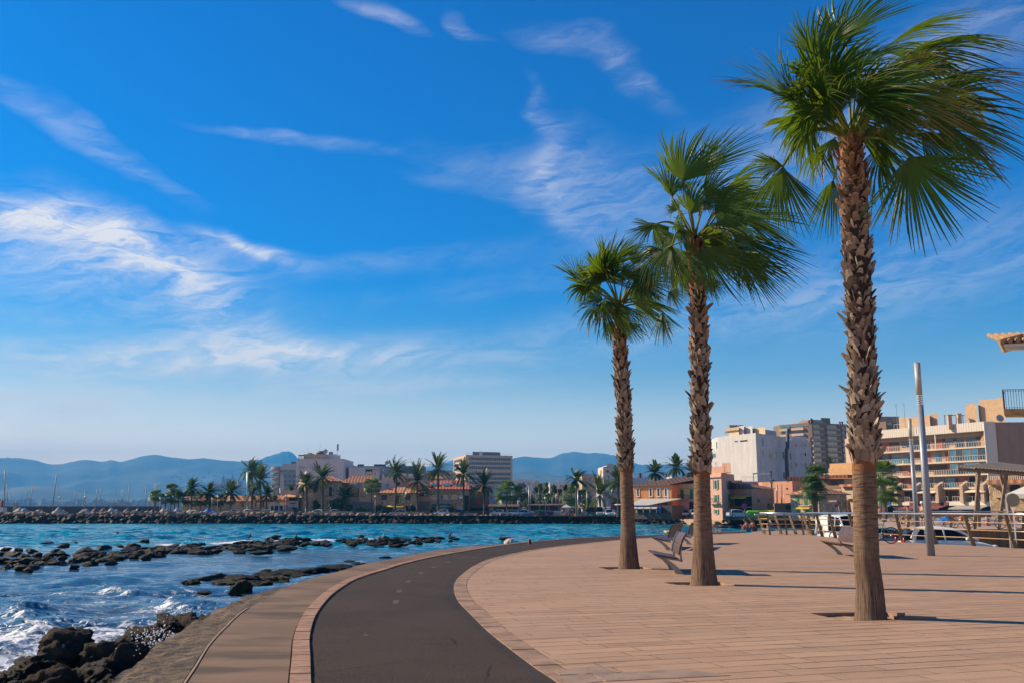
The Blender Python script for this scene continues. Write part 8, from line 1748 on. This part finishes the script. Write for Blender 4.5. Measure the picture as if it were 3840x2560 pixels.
def person(lb,pose,loc,rz,skin=0,top=None,bottom=(.05,.09,.16),hat=None,sc=1.,group=None,fine=False,hair=HA):
    J=POSE[pose]; root=E('person',(0,0,0),lb,'person',group); bm=bmesh.new(); sk=bm.verts.layers.skin.verify(); V={}
    def v(k,p,r,par=None,root_=False):
        q=bm.verts.new(p); q[sk].radius=(r,r); q[sk].use_root=root_; V[k]=q
        if par: bm.edges.new((V[par],q))
        return q
    v('p',J['pel'],.125,root_=True); v('c',J['ch'],.145,'p'); v('n',J['nk'],.055,'c'); v('h',J['hd'],.085,'n'); v('t',J['tp'],.075,'h')
    f=(Vector(J['hd'])+Vector((.10,0,.0) if pose!='lie' else (0,0,.10))); v('nose',f,.015,'h')
    for s in (-1,1):
        m=lambda p:(p[0],p[1]*s,p[2]); k=str(s)
        v('s'+k,m(J['sh']),.062,'c'); v('e'+k,m(J['el']),.042,'s'+k); v('w'+k,m(J['ha']),.028,'e'+k)
        hv=(Vector(J['ha'])-Vector(J['el'])).normalized(); hp=Vector(J['ha'])+hv*.07; v('m'+k,m(tuple(hp)),.026,'w'+k)
        if fine:
            for fi in range(4): e=hp+hv*(.075-.008*abs(fi-1.5))+Vector((.0,(fi-1.5)*.018,-.02)); v('f%d'%fi+k,m(tuple(e)),.009,'m'+k)
            e=hp+Vector((.03,-.03,.02)); v('th'+k,m(tuple(e)),.010,'w'+k)
        v('hi'+k,m(J['hi']),.088,'p'); v('k'+k,m(J['kn']),.058,'hi'+k); v('a'+k,m(J['an']),.038,'k'+k); v('o'+k,m(J['to']),.035,'a'+k)
    me=bpy.data.meshes.new('body'); bm.to_mesh(me); bm.free(); me.materials.append(SK[skin]); o=bpy.data.objects.new('body',me); COL.objects.link(o); o.parent=root; md=o.modifiers.new('k','SKIN'); md.use_smooth_shade=True; m2=o.modifiers.new('s','SUBSURF'); m2.levels=1; m2.render_levels=1
    def cloth(nm,segs,col):
        bm=bmesh.new(); sk=bm.verts.layers.skin.verify(); first=True
        for ch in segs:
            pr=None
            for p,r in ch:
                q=None
                for w_ in bm.verts:
                    if (w_.co-Vector(p)).length<1e-5: q=w_
                if q is None: q=bm.verts.new(p); q[sk].radius=(r,r); q[sk].use_root=first; first=False
                if pr is not None: bm.edges.new((pr,q))
                pr=q
        me=bpy.data.meshes.new(nm); bm.to_mesh(me); bm.free(); me.materials.append(mat('cloth_%s'%(col,),col,.85,.2,8)); o=bpy.data.objects.new(nm,me); COL.objects.link(o); o.parent=root; md=o.modifiers.new('k','SKIN'); md.use_smooth_shade=True; m2=o.modifiers.new('s','SUBSURF'); m2.levels=1; m2.render_levels=1
    P_=Vector(J['pel']); mid=lambda a,b_,t:tuple(Vector(a).lerp(Vector(b_),t)); mm=lambda p,s:(p[0],p[1]*s,p[2])
    cloth('shorts',[[(tuple(P_),.145),(mm(J['hi'],1),.105),(mid(mm(J['hi'],1),mm(J['kn'],1),.6),.085)],[(tuple(P_),.145),(mm(J['hi'],-1),.105),(mid(mm(J['hi'],-1),mm(J['kn'],-1),.6),.085)]],bottom)
    if top: cloth('shirt',[[(mid(J['pel'],J['ch'],.1),.145),(J['ch'],.165),(mid(J['ch'],J['nk'],.6),.10)],[(J['ch'],.165),(mm(J['sh'],1),.080),(mid(mm(J['sh'],1),mm(J['el'],1),.7),.060)],[(J['ch'],.165),(mm(J['sh'],-1),.080),(mid(mm(J['sh'],-1),mm(J['el'],-1),.7),.060)]],top)
    mb=MB(); hd=Vector(J['hd']).lerp(Vector(J['tp']),.72); bk=Vector((-.02,0,.0)); mb.ball(hd+bk,.098,seg=12,rg=7,sc=(1.05,.92,.88)); mb.build('hair',hair,root,sm=True)
    if hat: mb=MB(); mb.lathe(Vector(J['tp'])+Vector((0,0,-.06)),[(.16,-.02),(.105,.0),(.10,.09),(.04,.12)],14); mb.build('hat',mat('cap_cloth',hat,.8),root,sm=True)
    root.location=loc; root.rotation_euler=(0,0,rad(rz)); root.scale=(sc,sc,sc); return root
g=G(2808,1990.5); person('shirtless boy in patterned blue shorts sitting at the promenade edge','sit',(g.x,g.y,0),180,0,None,(.08,.13,.22),sc=1.0,fine=True)
g=G(2836,1989.5); person('second shirtless boy in dark shorts behind the first one','sit',(g.x,g.y+.4,0),185,0,None,(.14,.03,.03),fine=True)
g=G(2895,1989); person('person in a blue shirt sitting with their back to us behind the railing','sit',(g.x,g.y,0),100,1,(.04,.07,.20),(.05,.35,.38),fine=True)
person('man with a white cap and bare chest walking behind the grey lamp post','walk',(H(3462,66),66,.18),200,1,None,(.03,.03,.035),hat=(.65,.62,.60),sc=1.08,fine=True)
person('shirtless man just left of the thinner lamp post on the beach','stand',(H(3431,72),72,.18),160,0,None,(.05,.05,.08),fine=True)
person('woman in a flowered top stooping by the beach railing','walk',(H(3407,68),68,.18),150,1,(.45,.10,.14),(.20,.05,.06),sc=.92)
person('shirtless walker before the shop with the green awning','walk',(H(3297,118),118,.18),20,0,None,(.10,.02,.02)); person('cyclist in dark clothes on the waterfront by the tall lamp pole','stand',(H(913,251),251,Z0),0,0,(.12,.04,.04),(.03,.03,.03)); person('walker in a red top next to the cyclist on the waterfront','walk',(H(897,251),251,Z0),0,0,(.25,.05,.05),(.03,.03,.03))
rs=random.Random(55)
for i,(px,c1_,lb) in enumerate(((2109,(.5,.2,.25),'walker in pink under the white gazebo tent'),(2140,(.06,.05,.12),'dark-dressed walker right of the tent'),(2146,(.25,.22,.3),'walker beside the dark-dressed one'),(2163,(.05,.35,.4),'walker in turquoise by the flag pole'),(2176,(.03,.03,.04),'walker in black with a white bag by the flag pole'),(2194,(.2,.1,.08),'walker in brown by the yellow banner'),(2137,(.05,.05,.2),'walker in navy by the cafe shelter'))): person(lb,'walk',(H(px,240),240,Z0),rs.uniform(0,360),i%2,c1_,(.05,.05,.08),group='people strolling by the marina')
person('white-shirted person sitting on the breakwater boulders before the white estate','sit',(H(1875,242),242,CZ-(1932-HZ)/FP*242),0,0,(.6,.62,.65),(.3,.3,.35))
person('person in a dark coat climbing the boulders by the tent','stand',(H(2136,238),238,CZ-(1945-HZ)/FP*238),0,0,(.08,.06,.05),(.06,.05,.05)); 
towels=[(.05,.30,.62),(.55,.10,.12),(.45,.42,.5),(.65,.35,.1),(.30,.1,.3)]
for i,(px,Y,lb) in enumerate(((3388,95,'pink'),(3415,84,'blue'),(3452,100,'striped'),(3480,86,'orange'),(3520,108,'purple'),(3555,92,'blue'),(3598,115,'pink'),(3640,84,'striped'),(3690,102,'orange'),(3700,82,'purple'),(3728,90,'blue'),(3770,84,'pink'),(3815,96,'striped'),(3350,110,'orange'))):
    t_='sunbather on a %s towel on the beach, %s'%(lb,['left of the thin lamp post','just left of the lamp posts','between the two lamp posts','right of the thick lamp post','beyond the blue bicycle','behind the blue bicycle','beyond the left red bicycle','left of the pergola leg','under the pergola, farther one','under the pergola, nearer one','between the pergola legs','right of the pergola legs','near the right edge','far back beside the shops'][i])
    person(t_,'lie' if i%3 else 'sit',(H(px,Y),Y,.20),rs.uniform(0,360),i%2,None,towels[(i+2)%5],group='sunbathers on the beach')
    mb=MB(); mb.box(-1.,1.,-.45,.45,0,.02); o=mb.build('beach_towel',mat('towel_%d'%(i%5),towels[i%5],.9)); o.location=(H(px,Y),Y,.19); o.rotation_euler=(0,0,rs.uniform(0,3)); T(o,'%s towel lying under a sunbather, %s'%(lb,t_.split(', ',1)[1]),'towel','towels on the beach')
def parasol(lb,px,yt,Y,r,m_):
    t=D(px,yt,Y); root=E('beach_parasol',(t.x,Y,.18),lb,'parasol'); mb=MB(); mb.lathe((t.x,Y,t.z-.45),[(r,0),(r*.7,.22),(r*.3,.40),(.02,.46)],10); mb.build('canopy',m_,root); mb=MB(); mb.tube([(t.x,Y,.15),(t.x,Y,t.z)],.03,6); mb.build('pole',WHITE,root)
parasol('blue-and-white striped parasol low on the beach under the pergola',3700,1942,90,1.3,mat('striped_parasol',(.22,.26,.40),.8,.5,2)); parasol('bright blue parasol and bag heap behind the blue bicycle',3545,1935,76,.9,mat('blue_parasol',(.01,.20,.60),.7))
# swimmer and birds
g=G(438,2001,SEA+.1); mb=MB(); mb.ball((g.x,g.y,SEA+.22),.14,seg=10,rg=7); mb.tube([(g.x+.1,g.y,SEA+.1),(g.x+.7,g.y,SEA+.12),(g.x+1.3,g.y,SEA+.05)],[.12,.17,.08],8); mb.tube([(g.x+.4,g.y-.1,SEA+.15),(g.x+.1,g.y-.3,SEA+.45),(g.x-.3,g.y-.3,SEA+.15)],[.05,.045,.03],6); o=mb.build('person',mat('wet_dark_skin',(.06,.035,.025),.4),sm=True); T(o,'swimmer with dark wet hair far out beyond the reef','person')
for i,(px,py_,Y,lb) in enumerate(((933,2026,0,'dark cormorant standing on the middle of the reef line'),(1107,2028,0,'grey bird perched left of the breaking foam on the reef'),(1436,2023,0,'pale gull standing at the right part of the reef'),(1686,2017,0,'dark bird sitting on the rightmost tall reef rock'))):
    g=G(px,py_+14,SEA); m_=mat('pale_gull_plumage',(.4,.4,.42),.8) if i==2 else mat('dark_plumage',(.03,.028,.03),.8); z=SEA+.55; s=.55
    mb=MB(); mb.tube([(g.x-.28*s,g.y,z+.05),(g.x-.12*s,g.y,z+.12),(g.x+.08*s,g.y,z+.2),(g.x+.17*s,g.y,z+.36),(g.x+.2*s,g.y,z+.46),(g.x+.27*s,g.y,z+.47),(g.x+.38*s,g.y,z+.45)],[.02,.09,.11,.05,.055,.04,.008],8); mb.tube([(g.x,g.y-.04,z+.1),(g.x,g.y-.04,z-.2)],.015,4); mb.tube([(g.x,g.y+.04,z+.1),(g.x,g.y+.04,z-.2)],.015,4); T(mb.build('seabird',m_,sm=True),lb,'bird')
    mb=None
# air
m=bpy.data.materials.new('haze'); m.use_nodes=True; nt=m.node_tree; nt.nodes.clear(); pv=node(nt,'ShaderNodeVolumePrincipled',{'Density':HAZE_D}); pv.inputs['Color'].default_value=HAZE_C; pv.inputs['Anisotropy'].default_value=.0; oo=nt.nodes.new('ShaderNodeOutputMaterial'); nt.links.new(pv.outputs[0],oo.inputs['Volume'])
mb=MB(); mb.box(-9500,9500,-60,9300,-60,560); o=mb.build('haze',m); T(o,'pale blue sea haze over the bay and hills','haze',kind='stuff')
scn.cycles.volume_bounces=0
for o in bpy.data.objects:
    if '_off' in o.keys(): del o['_off']
